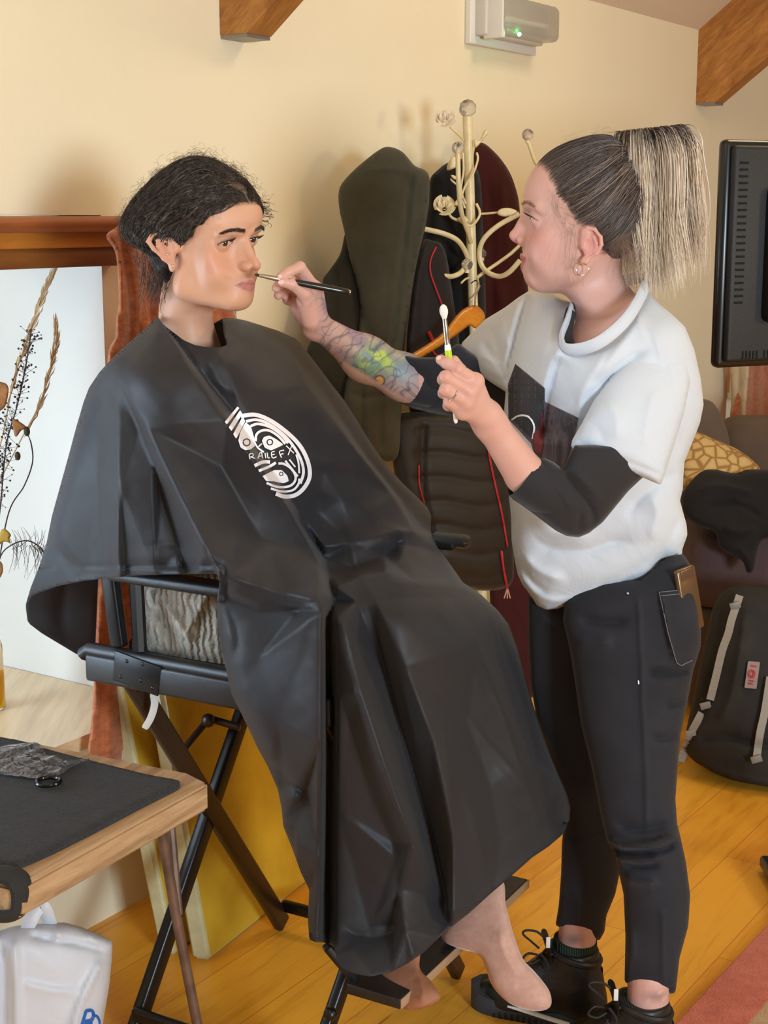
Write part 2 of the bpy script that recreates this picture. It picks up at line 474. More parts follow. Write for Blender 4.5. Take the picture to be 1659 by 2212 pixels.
mWall = plaster('cream_paint', (240, 228, 198)); mRev = plaster('white_reveal_paint', (226, 222, 212)); mCeil = plaster('ceiling_paint', (226, 208, 184))
# floor: oak strips running along the window wall
M = Mat('oak_floor'); v = M.coords('Object'); mp = M.n.new('ShaderNodeMapping'); M.link(v, mp.inputs['Vector'])
mp.inputs['Rotation'].default_value = (0, 0, -(PI / 2 - AN))
br = M.node('ShaderNodeTexBrick', Scale=1.0, Mortar_Size=.0012, Mortar_Smooth=.3, Bias=0, Brick_Width=1.3, Row_Height=.165)
br.offset = .37; M.link(mp.outputs[0], br.inputs['Vector'])
br.inputs['Color1'].default_value = srgb(250, 188, 66); br.inputs['Color2'].default_value = srgb(238, 168, 52); br.inputs['Mortar'].default_value = srgb(204, 130, 46)
m2 = M.n.new('ShaderNodeMapping'); M.link(mp.outputs[0], m2.inputs['Vector']); m2.inputs['Scale'].default_value = (.9, 9, 1)
g = M.noise(3.2, 9, .68, m2.outputs[0], dist=.9); g2 = M.noise(24, 5, .7, m2.outputs[0])
gr = M.ramp(g, [(.30, (.66, .54, .40, 1)), (.50, (.97, .93, .86, 1)), (.68, (1.0, 1.0, 1.0, 1))])
c = M.mix(br.outputs['Color'], gr, .75, 'MULTIPLY')
kn = M.node('ShaderNodeTexVoronoi', Scale=1.7); M.link(m2.outputs[0], kn.inputs['Vector'])
kr = M.ramp(kn.outputs['Distance'], [(.0, (.35, .22, .12, 1)), (.035, (.55, .4, .25, 1)), (.06, (1, 1, 1, 1))])
c = M.mix(c, kr, .8, 'MULTIPLY'); M.base(c)
M.set(Roughness=.34); M.bump(g2, .06, .002); mFloor = M.m
V, F = box_vf(WP(2.4, -.03, 2.99), WD * 5.6, WN * 3.01, UZ * .03); g_ = G(); g_.add(V, F); fl = g_.build('floor', mFloor, smooth=False); tag(fl, kind='structure')
# window wall with its opening, deep splayed reveal
S0, S1, ZS, ZL, HW = -1.55, .107, .50, 1.405, 2.17
def wallpiece(g, s0, s1, z0, z1, o0=-.0, o1=-.62):
    V = [WP(s, z, o) for s in (s0, s1) for z in (z0, z1) for o in (o0, o1)]
    g.add(V, [(0, 1, 3, 2), (4, 6, 7, 5), (0, 4, 5, 1), (2, 3, 7, 6), (0, 2, 6, 4), (1, 5, 7, 3)])
g_ = G()
# second opening further along the wall
T0, _, _ = wallhit(1572, 800); U0, _, _ = wallhit(1572, 860); T1 = T0 + 1.3
Z2a, Z2b = .62, 1.45
wallpiece(g_, -3.2, S0, 0, HW); wallpiece(g_, S0, S1, 0, ZS - .03); wallpiece(g_, S0, S1, ZL + .1, HW); wallpiece(g_, S1, T0, 0, HW)
wallpiece(g_, T0, T1, 0, Z2a); wallpiece(g_, T0, T1, Z2b, HW); wallpiece(g_, T1, 8.0, 0, HW)
w = g_.build('wall_left', mWall, smooth=False); tag(w, kind='structure')
# white painted reveal lining inside the opening
g_ = G()
V = [WP(S1 - .004, z, o) for z in (ZS, ZL) for o in (.0, -.6)] + [WP(S1 + .0, z, o) for z in (ZS, ZL) for o in (.0, -.6)]
g_.add(V, [(0, 1, 3, 2), (4, 6, 7, 5), (0, 4, 5, 1), (2, 3, 7, 6), (0, 2, 6, 4), (1, 5, 7, 3)])
V = [WP(S0 + .004, z, o) for z in (ZS, ZL) for o in (.0, -.6)] + [WP(S0, z, o) for z in (ZS, ZL) for o in (.0, -.6)]
g_.add(V, [(0, 1, 3, 2), (4, 6, 7, 5), (0, 4, 5, 1), (2, 3, 7, 6), (0, 2, 6, 4), (1, 5, 7, 3)])
w = g_.build('wall_reveal', mRev, smooth=False); w.name = 'trim_3'; tag(w, kind='structure')
mOakF = wood('window_oak', (150, 92, 40), (182, 116, 52), (205, 142, 74), (0, 0, 1), 14)
def winframe(name, s0, s1, z0, z1, off, mull):
    r = empty(name, WP((s0 + s1) / 2, z0, off), kind='structure')
    g = G()
    for s in [s0, s1] + mull: g.add(*bar_vf(WP(s, z0, off), WP(s, z1, off), .06, .06))
    for z in (z0, z1): g.add(*bar_vf(WP(s0, z, off), WP(s1, z, off), .06, .06))
    g.build('window_frame', mOakF, r)
    M_ = Mat('pane_' + name); M_.set(Roughness=.02, Transmission_Weight=1.0, IOR=1.02, Base_Color=(1, 1, 1, 1)); g = G()
    g.add(*bar_vf(WP((s0 + s1) / 2, z0, off), WP((s0 + s1) / 2, z1, off), .004, s1 - s0 if False else .004))
    g = G(); c = WP((s0 + s1) / 2, (z0 + z1) / 2, off); g.add(*box_vf(c, WD * (s1 - s0) / 2, UZ * (z1 - z0) / 2, WN * .002)); g.build('pane', M_.m, r)
    return r
w1 = winframe('window_1', S0 + .03, S1 - .03, ZS + .03, ZL, -.55, [-1.0, -.45])
w2 = winframe('window_2', T0 + .03, T1 - .03, Z2a + .03, Z2b - .03, -.5, [T0 + .45, T0 + .88])
# sill board
mSill = wood('sill_board', (222, 190, 144), (234, 208, 166), (242, 220, 184), (0, 1, 0), 5, .4, bump=.04)
mSill.node_tree.nodes['Principled BSDF'].inputs['Roughness'].default_value = .35
g_ = G(); sE = .30
V = []
for (s, o) in ((S0, -.55), (S0, .136), (sE, .136), (sE, .002), (S1 - .006, .002), (S1 - .006, -.55)): V += [WP(s, ZS - .028, o), WP(s, ZS, o)]
n = 6; Fq = [tuple(range(0, 12, 2)), tuple(range(1, 12, 2))[::-1]] + [(2 * i, 2 * i + 1, (2 * i + 3) % 12, (2 * i + 2) % 12) for i in range(n)]
g_.add(V, Fq); g_.build('window_sill', mSill, w1, smooth=False)
# lintel: moulded rail over a flat board and a darker under board
mLin = wood('lintel_oak', (116, 58, 24), (150, 84, 34), (176, 104, 44), (0, 0, 1), 9, .42)
def alongwood(name, a, b, c, scale=9, rough=.42):
    M = Mat(name); M.set(Roughness=rough); v = M.coords(); mp = M.n.new('ShaderNodeMapping'); M.link(v, mp.inputs['Vector'])
    mp.inputs['Rotation'].default_value = (0, 0, -(PI / 2 - AN)); mq = M.n.new('ShaderNodeMapping'); M.link(mp.outputs[0], mq.inputs['Vector']); mq.inputs['Scale'].default_value = (.08, 1, 1)
    f = M.noise(scale, 8, .65, mq.outputs[0], dist=1.2); f2 = M.noise(scale * 7, 4, .7, mq.outputs[0])
    M.base(M.mix(M.ramp(f, [(.3, srgb(a)), (.5, srgb(b)), (.68, srgb(c))]), M.ramp(f2, [(.35, (.65, .62, .6, 1)), (.6, (1, 1, 1, 1))]), .5, 'MULTIPLY')); M.bump(f2, .1, .002); return M.m
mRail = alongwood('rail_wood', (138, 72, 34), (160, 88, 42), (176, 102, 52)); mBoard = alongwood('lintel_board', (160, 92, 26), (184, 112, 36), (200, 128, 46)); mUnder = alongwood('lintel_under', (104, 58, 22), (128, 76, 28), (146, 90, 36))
lin = empty('trim_1', WP(-.5, ZL, 0), kind='structure')
sB = wallhit(262, 530, .03)[0]
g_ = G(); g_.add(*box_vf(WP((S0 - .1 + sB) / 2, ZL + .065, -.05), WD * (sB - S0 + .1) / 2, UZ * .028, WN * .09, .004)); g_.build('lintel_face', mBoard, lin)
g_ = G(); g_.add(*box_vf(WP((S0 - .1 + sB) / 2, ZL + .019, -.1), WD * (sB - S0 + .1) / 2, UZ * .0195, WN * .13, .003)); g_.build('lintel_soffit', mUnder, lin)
# small curved curtain pole above the lintel
pole = empty('curtain_pole', WP(-.3, 1.49, .05), 'rounded brown wooden curtain rail above the left window', 'curtain rail')
sC = wallhit(286, 490, .05)[0]
g_ = G(); g_.add(*tube_vf([WP(S0 - .1, 1.4875, .05), WP(sC - .02, 1.4875, .05), WP(sC + .01, 1.482, .045)], [.019, .019, .014], 16, flat=.8)); g_.build('rail', mRail, pole)
g_ = G(); g_.add(*bar_vf(WP(-.6, 1.487, 0), WP(-.6, 1.487, .05), .02, .03)); g_.build('bracket', mRail, pole)
# sloping ceiling
BE = math.radians(38); SL = WN * math.cos(BE) + UZ * math.sin(BE); SNn = np.cross(WD, SL)
g_ = G()
V = [WP(-3.2, HW) - WN * .0, WP(8, HW), WP(8, HW) + SL * 2.2, WP(-3.2, HW) + SL * 2.2]
V2 = [v + UZ * .05 for v in V]; top = [WP(-3.2, HW) + SL * 2.2, WP(8, HW) + SL * 2.2, WP(8, HW) + SL * 2.2 + WN * 6, WP(-3.2, HW) + SL * 2.2 + WN * 6]
g_.add(V + V2, [(0, 1, 2, 3), (4, 7, 6, 5), (0, 4, 5, 1), (1, 5, 6, 2), (2, 6, 7, 3), (3, 7, 4, 0)])
g_.add(top + [v + UZ * .05 for v in top], [(0, 1, 2, 3), (4, 7, 6, 5), (0, 4, 5, 1), (1, 5, 6, 2), (2, 6, 7, 3), (3, 7, 4, 0)])
cl = g_.build('ceiling', mCeil, smooth=False); tag(cl, kind='structure')
# rafters
M = Mat('beam_wood'); M.set(Roughness=.5); v = M.coords(); mq = M.n.new('ShaderNodeMapping'); M.link(v, mq.inputs['Vector'])
mq.inputs['Rotation'].default_value = (0, 0, AN); mr = M.n.new('ShaderNodeMapping'); M.link(mq.outputs[0], mr.inputs['Vector']); mr.inputs['Rotation'].default_value = (0, BE, 0); mr2 = M.n.new('ShaderNodeMapping'); M.link(mr.outputs[0], mr2.inputs['Vector']); mr2.inputs['Scale'].default_value = (.22, 1, 1)
f = M.noise(11, 8, .7, mr2.outputs[0], dist=1.6); f2 = M.noise(70, 4, .7, mr2.outputs[0])
M.base(M.mix(M.ramp(f, [(.3, srgb(136, 82, 32)), (.5, srgb(178, 118, 54)), (.66, srgb(200, 142, 72))]), M.ramp(f2, [(.4, (.6, .55, .5, 1)), (.6, (1, 1, 1, 1))]), .5, 'MULTIPLY')); M.bump(f, .25, .004); mBeam = M.m
mMetal = simple('dull_metal', (150, 145, 138), .45, .8)
def rafter(px, py, label, seat=.075, wid=.085, dep=.30):
    s, z, y = wallhit(px, py, 0)
    r = empty('ceiling_beam', WP(s + wid / 2, z), label, 'beam', 'rafters coming down to the window wall')
    prof = [(0, z), (seat, z), (seat + 2.0 * math.cos(BE), z + 2.0 * math.sin(BE)), (seat + 2.0 * math.cos(BE) - .0, z + 2.0 * math.sin(BE) + dep / math.cos(BE) - .07), (0, z + dep)]
    V = [WP(s + k, zz, o) for k in (0, wid) for o, zz in prof]; n = len(prof)
    g = G(); g.add(V, [tuple(range(n)), tuple(range(n, 2 * n))[::-1]] + [(i, (i + 1) % n, (i + 1) % n + n, i + n) for i in range(n)])
    g.build('timber', mBeam, r, smooth=False)
    g = G(); g.add(*box_vf(WP(s + wid / 2, z - .004, seat * .5), WD * wid * .48, WN * seat * .48, UZ * .004)); g.build('bearing_plate', mMetal, r, smooth=False)
    return r
rafter(475, 76, 'brown timber roof beam cut off by the top edge, above the seated woman')
rafter(1503, 222, 'brown timber roof beam at the top right above the television')
# ---- emergency light on the wall
mWhiteP = simple('white_plastic', (226, 222, 214), .35); mGrey = simple('grey_plastic', (120, 118, 116), .4)
s, z, y = wallhit(1003, 92, .0); s2, z2, _ = wallhit(1146, 112, .0)
el = empty('emergency_light', WP((s + s2) / 2, z, 0), 'white bulkhead emergency light with a clear ribbed cover and green lamp', 'wall light')
hS = (s2 - s) / 2; sc_ = (s + s2) / 2; H_ = .135
g_ = G(); g_.add(*box_vf(WP(sc_, z + H_ / 2 + .0, .01), WD * hS, UZ * H_ / 2 * 1.05, WN * .01, .004)); g_.build('backplate', mWhiteP, el)
g_ = G(); g_.add(*box_vf(WP(sc_, z + H_ / 2 + .006, .035), WD * hS * .88, UZ * H_ / 2 * .8, WN * .02, .006)); g_.build('housing', simple('housing_white', (206, 200, 192), .4), el)
M_ = Mat('clear_cover'); M_.set(Roughness=.12, Transmission_Weight=.75, IOR=1.3, Base_Color=srgb(236, 232, 224)); M_.bump(M_.node('ShaderNodeTexWave', Scale=45).outputs['Fac'], .4, .004)
g_ = G(); g_.add(*box_vf(WP(sc_ + .008, z + H_ / 2 + .008, .075), WD * hS * .84, UZ * H_ / 2 * .74, WN * .036, .018)); g_.build('cover', M_.m, el)
g_ = G(); g_.add(*tube_vf([WP(sc_ - hS * .7, z + H_ / 2, .06), WP(sc_ + hS * .65, z + H_ / 2, .06)], .008, 10)); g_.build('tube', simple('tube_white', (245, 245, 240), .3), el)
M_ = Mat('green_led'); M_.set(Base_Color=(0, .6, .15, 1), Emission_Color=(.05, 1, .25, 1), Emission_Strength=30)
sl, zl, _ = wallhit(1121, 74, .115); g_ = G(); g_.add(*ball_vf(WP(sl, zl, .116), .0055)); g_.build('led', M_.m, el)
g_ = G(); g_.add(*box_vf(WP(sc_ - hS * .78, z + H_ / 2, .07), WD * .008, UZ * H_ * .42, WN * .03, .003)); g_.build('end_cap', mWhiteP, el)
# ================================================================== CAMERA, LIGHT
cam = bpy.data.cameras.new('camera'); co = bpy.data.objects.new('camera', cam); COL.objects.link(co); SC.camera = co
cam.sensor_fit = 'VERTICAL'; cam.sensor_height = 36; cam.lens = FPX / 2212 * 36; cam.clip_start = .05
co.location = (0, 0, CAMZ); co.rotation_euler = (PI / 2 - TH, 0, 0)
SC.view_settings.view_transform = 'Standard'; SC.view_settings.look = 'None'; SC.view_settings.gamma = 1; SC.view_settings.exposure = 0.0
W = bpy.data.worlds.new('world'); SC.world = W; W.use_nodes = True
bg = W.node_tree.nodes['Background']; bg.inputs[0].default_value = (1, .84, .62, 1); bg.inputs[1].default_value = .27
tcw = W.node_tree.nodes.new('ShaderNodeTexCoord'); dp = W.node_tree.nodes.new('ShaderNodeVectorMath'); dp.operation = 'DOT_PRODUCT'; dp.inputs[1].default_value = tuple(-WN)
W.node_tree.links.new(tcw.outputs['Generated'], dp.inputs[0]); rw = W.node_tree.nodes.new('ShaderNodeValToRGB'); W.node_tree.links.new(dp.outputs['Value'], rw.inputs['Fac'])
rw.color_ramp.elements[0].position = .12; rw.color_ramp.elements[0].color = (1, .84, .62, 1); rw.color_ramp.elements[1].position = .22; rw.color_ramp.elements[1].color = (3.0, 3.6, 4.3, 1)   # daylight sky lies beyond the window wall
W.node_tree.links.new(rw.outputs['Color'], bg.inputs[0])
def area(name, loc, target, size, power, col, size_y=None):
    l = bpy.data.lights.new(name, 'AREA'); l.energy = power; l.color = col; l.size = size
    if size_y: l.shape = 'RECTANGLE'; l.size_y = size_y
    o = bpy.data.objects.new(name, l); COL.objects.link(o); o.location = loc
    o.rotation_euler = (Vector(target) - Vector(loc)).to_track_quat('-Z', 'Y').to_euler(); return o
wc = WP(-.72, .95, -.66)
area('daylight_left_window', WP(-1.25, .98, -.60), WP(.15, .80, -.28), .8, 31, (.60, .80, 1), .85)
area('daylight_window_behind', (2.6, -2.6, 1.45), (-.2, 3.0, 1.1), 1.0, 235, (.72, .87, 1), 1.1)
area('warm_lamp_right', (3.0, 1.2, 1.7), (-.1, 3.0, 1.0), .35, 20, (1, .74, .38))
area('warm_ceiling_lamp', (1.3, 3.4, 2.9), (1.0, 3.6, 0), .5, 12, (1, .82, .55))
area('ceiling_lamp_near', (-.6, .6, 2.7), (-.1, 2.8, .6), .6, 6, (1, .92, .8))
# ================================================================== HEADS
def skin_mat(name, tint=(1, 1, 1)):
    M = Mat(name); a = M.n.new('ShaderNodeVertexColor'); a.layer_name = 'Col'
    f = M.noise(160, 4, .6); f2 = M.noise(28, 4, .6)
    c = M.mix(a.outputs['Color'], M.ramp(f2, [(.3, (.93, .89, .88, 1)), (.7, (1.0, 1.0, 1.0, 1))]), .5, 'MULTIPLY')
    M.base(c); M.set(Roughness=.47, Subsurface_Weight=.06, Subsurface_Scale=.02, Specular_IOR_Level=.42)
    M.b.inputs['Subsurface Radius'].default_value = (1, .35, .2)
    M.bump(f, .10, .0012); return M.m
def vcol(rgb): return np.array(srgb(*rgb)[:3])
DEF = dict(nose_tip=(0, 10.1, -3.3), bridge=(0, 7.95, 1.0), bridge_end=(0, 9.75, -2.75), chin=(0, 7.5, -8.3), jaw=(4.9, .6, -5.2), open=.46, mz=-6.0, smile=0, lipgap=.0, cheek=0, lf=0, lr=1.0, tipr=.85, jawr=1.6)
def head_sdf(**kw):
    p = dict(DEF); p.update(kw); S = SDF(); c = .01
    def E(x, r, k, sub=False, R=None): S.ell(np.array(x) * c, np.array(r) * c, k * c, sub, R)
    def C(a, b, ra, rb, k, sub=False): S.cap(np.array(a) * c, np.array(b) * c, ra * c, rb * c, k * c, sub)
    E((0, -1.2, 3.0), (7.2, 9.0, 7.9), 1); E((0, 2.0, 3.4), (6.3, 6.6, 6.4), 2); E((0, 1.8, -2.6), (5.9, 6.3, 6.2), 2)
    ch = np.array(p['chin'], float); mz = p['mz']
    for s in (-1, 1):
        j = np.array(p['jaw']) * (s, 1, 1)
        C(j, ch + (s * 1.5, -.4, 0), p['jawr'], 1.35, 1.6); C(j + (0, .2, 3.5), j, 1.5, p['jawr'], 1.8)
        C(j + (-s * 1.5, .5, 0), ch + (0, -2.2, .8), 1.6, 1.6, 2)
        E((s * 4.3, 4.9, -2.2), (2.0, 1.9, 1.6), 1.8)
        E((s * 3.4, 5.9, -4.3), (2.0 + p['cheek'] * .3, 2.0 + p['cheek'] * .5, 2.0), 1.8)
    E(ch, (1.8, 1.45, 1.35), 1.3); E((0, 6.2, mz + .3), (3.1, 2.75, 2.4), 1.8); E((0, 6.6, mz - 1.2), (2.2, 1.8, 1.4), 1.2)
    for s in (-1, 1):
        C((s * 1.3, 8.05, 1.55), (s * 4.4, 6.8, 1.9), .75, .7, 1.0)
        E((s * 3.0, 9.0, .15), (1.75, 1.25, 1.0), .9, True)
        E((s * 3.1, 6.95, 0), (1.36, 1.36, 1.34), .45)
    C(p['bridge'], p['bridge_end'], .55, .62, 1.0); C((0, 7.2, .2), (0, 8.3, -3.0), 1.0, 1.25, 1.2)
    t = np.array(p['nose_tip'], float); E(t, (p['tipr'], .82, .72), .6)
    for s in (-1, 1):
        E(t + (s * 1.1, -1.15, -.35), (.62, .95, .62), .45)
        E(t + (s * .5, -.45, -.95), (.30, .5, .3), .18, True)
    C(t + (0, -.2, -.45), t + (0, -1.4, -.75), .32, .35, .35)
    sm = p['smile']; gp = p['lipgap']
    # lips
    for s in (-1, 1):
        lf = p['lf']; lr = p['lr']; U = [(s * 2.45, 7.35 - .25 * sm, mz + .0 + sm), (s * 1.5, 8.35 + lf * .7, mz + .22 + sm * .45), (s * .55, 8.92 + lf, mz + .42 + gp), (0, 8.92 + lf, mz + .34 + gp)]
        for a, b, ra, rb in zip(U[:-1], U[1:], (.10, .27 * lr, .38 * lr), (.27 * lr, .38 * lr, .36 * lr)): C(a, b, ra, rb, .3)
        L = [(s * 2.3, 7.4 - .25 * sm, mz - .12 + sm), (s * 1.3, 8.35 + lf * .7, mz - .42 + sm * .3 - gp), (0, 8.8 + lf, mz - .62 - gp)]
        for a, b, ra, rb in zip(L[:-1], L[1:], (.12, .36 * lr), (.36 * lr, .46 * lr)): C(a, b, ra, rb, .35)
        sl = [(s * 2.55, 7.45 - .25 * sm, mz + sm), (s * 1.4, 8.85 + lf * .8, mz - .02 + sm * .4), (0, 9.5 + lf, mz - .06)]
        for a, b in zip(sl[:-1], sl[1:]): C(a, b, .07 + gp * .6, .07 + gp * .9, .14, True)
        if sm > 0:
            for a, b in (((s * 2.0, 8.9, -4.2), (s * 3.1, 7.9, -5.2)), ((s * 3.1, 7.9, -5.2), (s * 3.35, 7.1, -6.2))): C(a, b, .16, .14, .35, True)
        # eye opening
        e = p['open']
        if e > 0:
            C((s * 2.05, 8.9, -.10), (s * 4.1, 8.3, .08), .20, .22, .12, True)
            E((s * 3.1, 8.5, .0), (1.28, 1.15, e), .15, True)
        # ear
        x0 = s * 7.15
        def q(y, z, dx=0): return (x0 + s * dx, y - .6, z - 1.4)
        C(q(.2, 0), q(.2, 2), .9, .9, .6)
        E(q(-.55, .1, .35), (.42, 1.35, 2.35), .25)
        H = [(-.1, -2.5, .5), (-1.1, -1.7, .8), (-1.75, -.1, 1.1), (-1.75, 1.4, 1.15), (-.9, 2.5, 1.0), (.2, 2.6, .7), (.75, 1.8, .4), (.5, .8, .25)]
        for a, b in zip(H[:-1], H[1:]): C(q(*a), q(*b), .27, .27, .15)
        for a, b in (((-.9, -1.4, .6), (-1.05, .2, .95)), ((-1.05, .2, .95), (-.75, 1.4, .8)), ((-.75, 1.4, .8), (.1, 1.7, .4))): C(q(*a), q(*b), .26, .24, .2)
        E(q(-.15, -.1, .95), (.42, .62, 1.0), .25, True)
        E(q(.55, -.45, .5), (.35, .35, .55), .25)
        E(q(.0, -2.6, .45), (.38, .62, .8), .3)
    return S, p
def lid_open(e, s, n=24):
    """points around the eye opening (cm, local) on the lid surface"""
    out = []
    for t in np.linspace(0, 2 * PI, n, endpoint=False):
        x = 1.32 * math.cos(t); z = (e + .02) * math.sin(t) + .06 * math.cos(t)
        out.append((s * (3.1 + x), 6.95 + math.sqrt(max(.05, 1.42 ** 2 - x * x - z * z)), z))
    return np.array(out)
class Head:
    def __init__(s, O, fwd, up, neck, skin, marks=(), vox=.0013, scale=1.0, extra=None, **kw):
        s.O = np.array(O, float); f = np.array(fwd, float); f /= np.linalg.norm(f); u = np.array(up, float); u -= f * (u @ f); u /= np.linalg.norm(u)
        s.R = np.stack([np.cross(f, u) * -1, f, u], 1); s.R[:, 0] = np.cross(u, f) * -1 if False else np.cross(f, u) * -1
        s.sc = scale; S, s.p = head_sdf(**kw)
        for (a, b, ra, rb, k) in neck: S.cap(s.loc(a), s.loc(b), ra / scale, rb / scale, k)
        if extra: extra(S, s)
        s.marks = []; s.mk = marks
        V, F = S.mesh(vox); V = vsmooth(V, F, 1, .4)
        q = V * 100; m = np.clip((np.abs(q[:, 0]) - 2.9) / 1.2, 0, 1) * np.clip((-.9 - q[:, 2]) / .8, 0, 1) * np.clip((7.2 - q[:, 1]) / .8, 0, 1) * np.clip((q[:, 1] - 1.3) / .8, 0, 1)
        V = V * (1 - m[:, None]) + vsmooth(V, F, 45, .7) * m[:, None]
        s.L = V * 100; s.F = F; s.setwarp(marks)
        s.V = s.warp(s.world(V)); s.C = s.paint(s.L, skin)
    def loc(s, p): return (s.R.T @ (np.array(p, float) - s.O)) / s.sc
    def world(s, v): return s.O + (np.asarray(v) * s.sc) @ s.R.T
    def W(s, cm): return s.warp(s.world(np.asarray(cm, float) / 100))
    def setwarp(s, marks):
        if not marks: s.w = None; return
        L = np.array([m[0] for m in marks], float) / 100; T = np.array([m[1] for m in marks], float)
        Pp = proj(s.world(L)); s.c = Pp; s.sg = 62.
        K = np.exp(-((Pp[:, None] - Pp[None]) ** 2).sum(-1) / (2 * s.sg ** 2)) + np.eye(len(L)) * .02
        s.w = np.linalg.solve(K, T - Pp)
    def warp(s, V):
        if s.w is None: return V
        V = np.atleast_2d(V); q = proj(V); d = np.exp(-((q[:, None] - s.c[None]) ** 2).sum(-1) / (2 * s.sg ** 2)) @ s.w
        Y = V[:, 1]; n = P(q[:, 0] + d[:, 0], q[:, 1] + d[:, 1], Y); return n
    def paint(s, L, sk):
        x, y, z = L.T; n = len(L); C = np.tile(vcol(sk['base']), (n, 1)); mz = s.p['mz']; sm = s.p['smile']
        def bl(m, col, a=1.0):
            m = (np.clip(m, 0, 1) * a)[:, None]; C[:] = C * (1 - m) + vcol(col) * m
        g = lambda cx, cy, cz, r: np.exp(-(((np.abs(x) - cx) / r[0]) ** 2 + ((y - cy) / r[1]) ** 2 + ((z - cz) / r[2]) ** 2))
        bl(g(4.3, 6.5, -2.8, (2.2, 3, 1.9)), sk['blush'], sk.get('bl', .6)); bl(g(0, 10.3, -3.4, (1.4, 1.6, 1.3)), sk['blush'], .6); bl(g(7.8, -1.2, -1.5, (1.3, 2.2, 3)), sk['blush'], .7)
        bl(g(0, 8, 4.5, (5, 3, 2)), sk.get('fore', sk['base']), .35); bl(g(3.1, 8, .6, (1.7, 2, .8)), sk['lid'], .55)
        # lips
        ax = np.abs(x) / 2.5; zc = mz + sm * ax ** 1.6
        up = .72 * (1 - ax ** 1.7) - .10 * np.exp(-(x / .35) ** 2); dn = .98 * (1 - ax ** 2)
        gp = s.p['lipgap']
        m = ((z - zc) < up + gp) & ((zc - z) < dn + gp) & (y > 6.6) & (ax < 1)
        dd = np.minimum(up + gp - (z - zc), dn + gp - (zc - z)); bl(np.where(m, np.clip(dd / .12, 0, 1), 0), sk['lip'], .95)
        m = np.exp(-((z - zc) / (.10 + gp * .7)) ** 2) * (ax < 1.02) * (y > 6.6) * (y < 9.0 - 1.3 * ax ** 2 + .1); bl(m, sk['mouth'], .9)
        # brows pigment
        bt = np.clip((np.abs(x) - .9) / 4.0, 0, 1); bz = 1.75 + 1.0 * np.sin(np.minimum(bt, 1) * 2.35) * .62 - .75 * np.maximum(bt - .6, 0)
        bw = .42 * (1 - bt ** 2 * .75); m = np.exp(-((z - bz) / bw) ** 4) * (np.abs(x) > .9) * (np.abs(x) < 4.95) * (y > 4)
        bl(m, sk['brow'], sk.get('bra', .75))
        # waterline shade around the lids
        for s_ in (1, -1):
            r = np.hypot((x - s_ * 3.1) / 1.33, (z) / max(s.p['open'], .06)); bl(np.exp(-((r - 1.03) / .10) ** 2) * (y > 7) * (z > -.1), sk['lash'], .8); bl(np.exp(-((r - 1.03) / .10) ** 2) * (y > 7) * (z <= -.1), sk['lash'], .35)
        if sk.get('scalp') is not None:
            bl(sk['scalpf'](x, y, z), sk['scalp'], .9)
        return np.clip(C, 0, 1)
    def eye(s, side, parent, gaze, iris=(70, 42, 28), name='eye'):
        c = np.array([side * 3.1, 6.93, 0.]); V, F = ball_vf((0, 0, 0), 1.22, 48, 40); V = np.array(V)
        gz = s.R.T @ np.array(gaze, float); gz /= np.linalg.norm(gz); d = np.arccos(np.clip(V @ gz / 1.22, -1, 1)) * 1.22
        C = np.tile(vcol((222, 212, 206)), (len(V), 1)); C[d < .60] = vcol(tuple(int(q * .55) for q in iris)); C[d < .54] = vcol(iris); C[d < .24] = (.004, .004, .004)
        M_ = bpy.data.materials.get('eye_surface')
        if M_ is None:
            M_ = Mat('eye_surface'); a = M_.n.new('ShaderNodeVertexColor'); a.layer_name = 'Col'; M_.base(a.outputs['Color']); M_.set(Roughness=.08, Coat_Weight=1.0, Coat_Roughness=.03); M_ = M_.m
        return mesh(name, s.W(V + c), F, M_, parent, cols=C)
    def lashes(s, side, parent, mat, ln=.75):
        e = s.p['open']; g = G()
        o = lid_open(e, side, 48); up = o[1:23]
        g.add(*tube_vf(s.W(up), .00045, 5))
        for i in range(1, 21):
            b = up[i]; out = np.array([side * (b[0] * side - 3.1) * .5, 1.0, .55]); out /= np.linalg.norm(out)
            L_ = ln * (.6 + .4 * math.sin(PI * i / 22)); pts = [b, b + out * L_ * .5, b + out * L_ + np.array([0, 0, .28 * L_])]
            g.add(*tube_vf(s.W(np.array(pts)), [.00035, .0003, .0001], 4))
        return g.build('eyelashes', mat, parent)
    def surf(s, x, z):
        """front-most surface point (cm) at local (x,z)"""
        d = (s.L[:, 0] - x) ** 2 + (s.L[:, 2] - z) ** 2; m = np.where(d < .05)[0]
        if not len(m): m = [np.argmin(d)]
        return s.L[m[np.argmax(s.L[m, 1])]]
    def brow(s, side, parent, mat, n=130, arch=1.0, r=.00028):
        g = G(); rr = np.random.default_rng(3)
        for i in range(n):
            t = rr.random() ** .85; x = .9 + 4.0 * t; z0 = 1.75 + math.sin(min(t, 1) * 2.35) * .62 - .75 * max(t - .6, 0); w = .36 * (1 - t * t * .75)
            z = z0 + w * rr.uniform(-1, 1); b = s.surf(side * x, z); d = np.array([side * (.55 + .4 * t), .10, .75 - 1.1 * t + rr.normal() * .12]); d /= np.linalg.norm(d)
            L_ = .55 + .2 * rr.random(); p1 = b + d * L_ * .5 + (0, .05, 0); p2 = b + d * L_ + (0, -.05 * t, -.06)
            g.add(*tube_vf(s.W(np.array([b, p1, p2])), [r, r, r * .3], 3))
        return g.build('eyebrow', mat, parent)
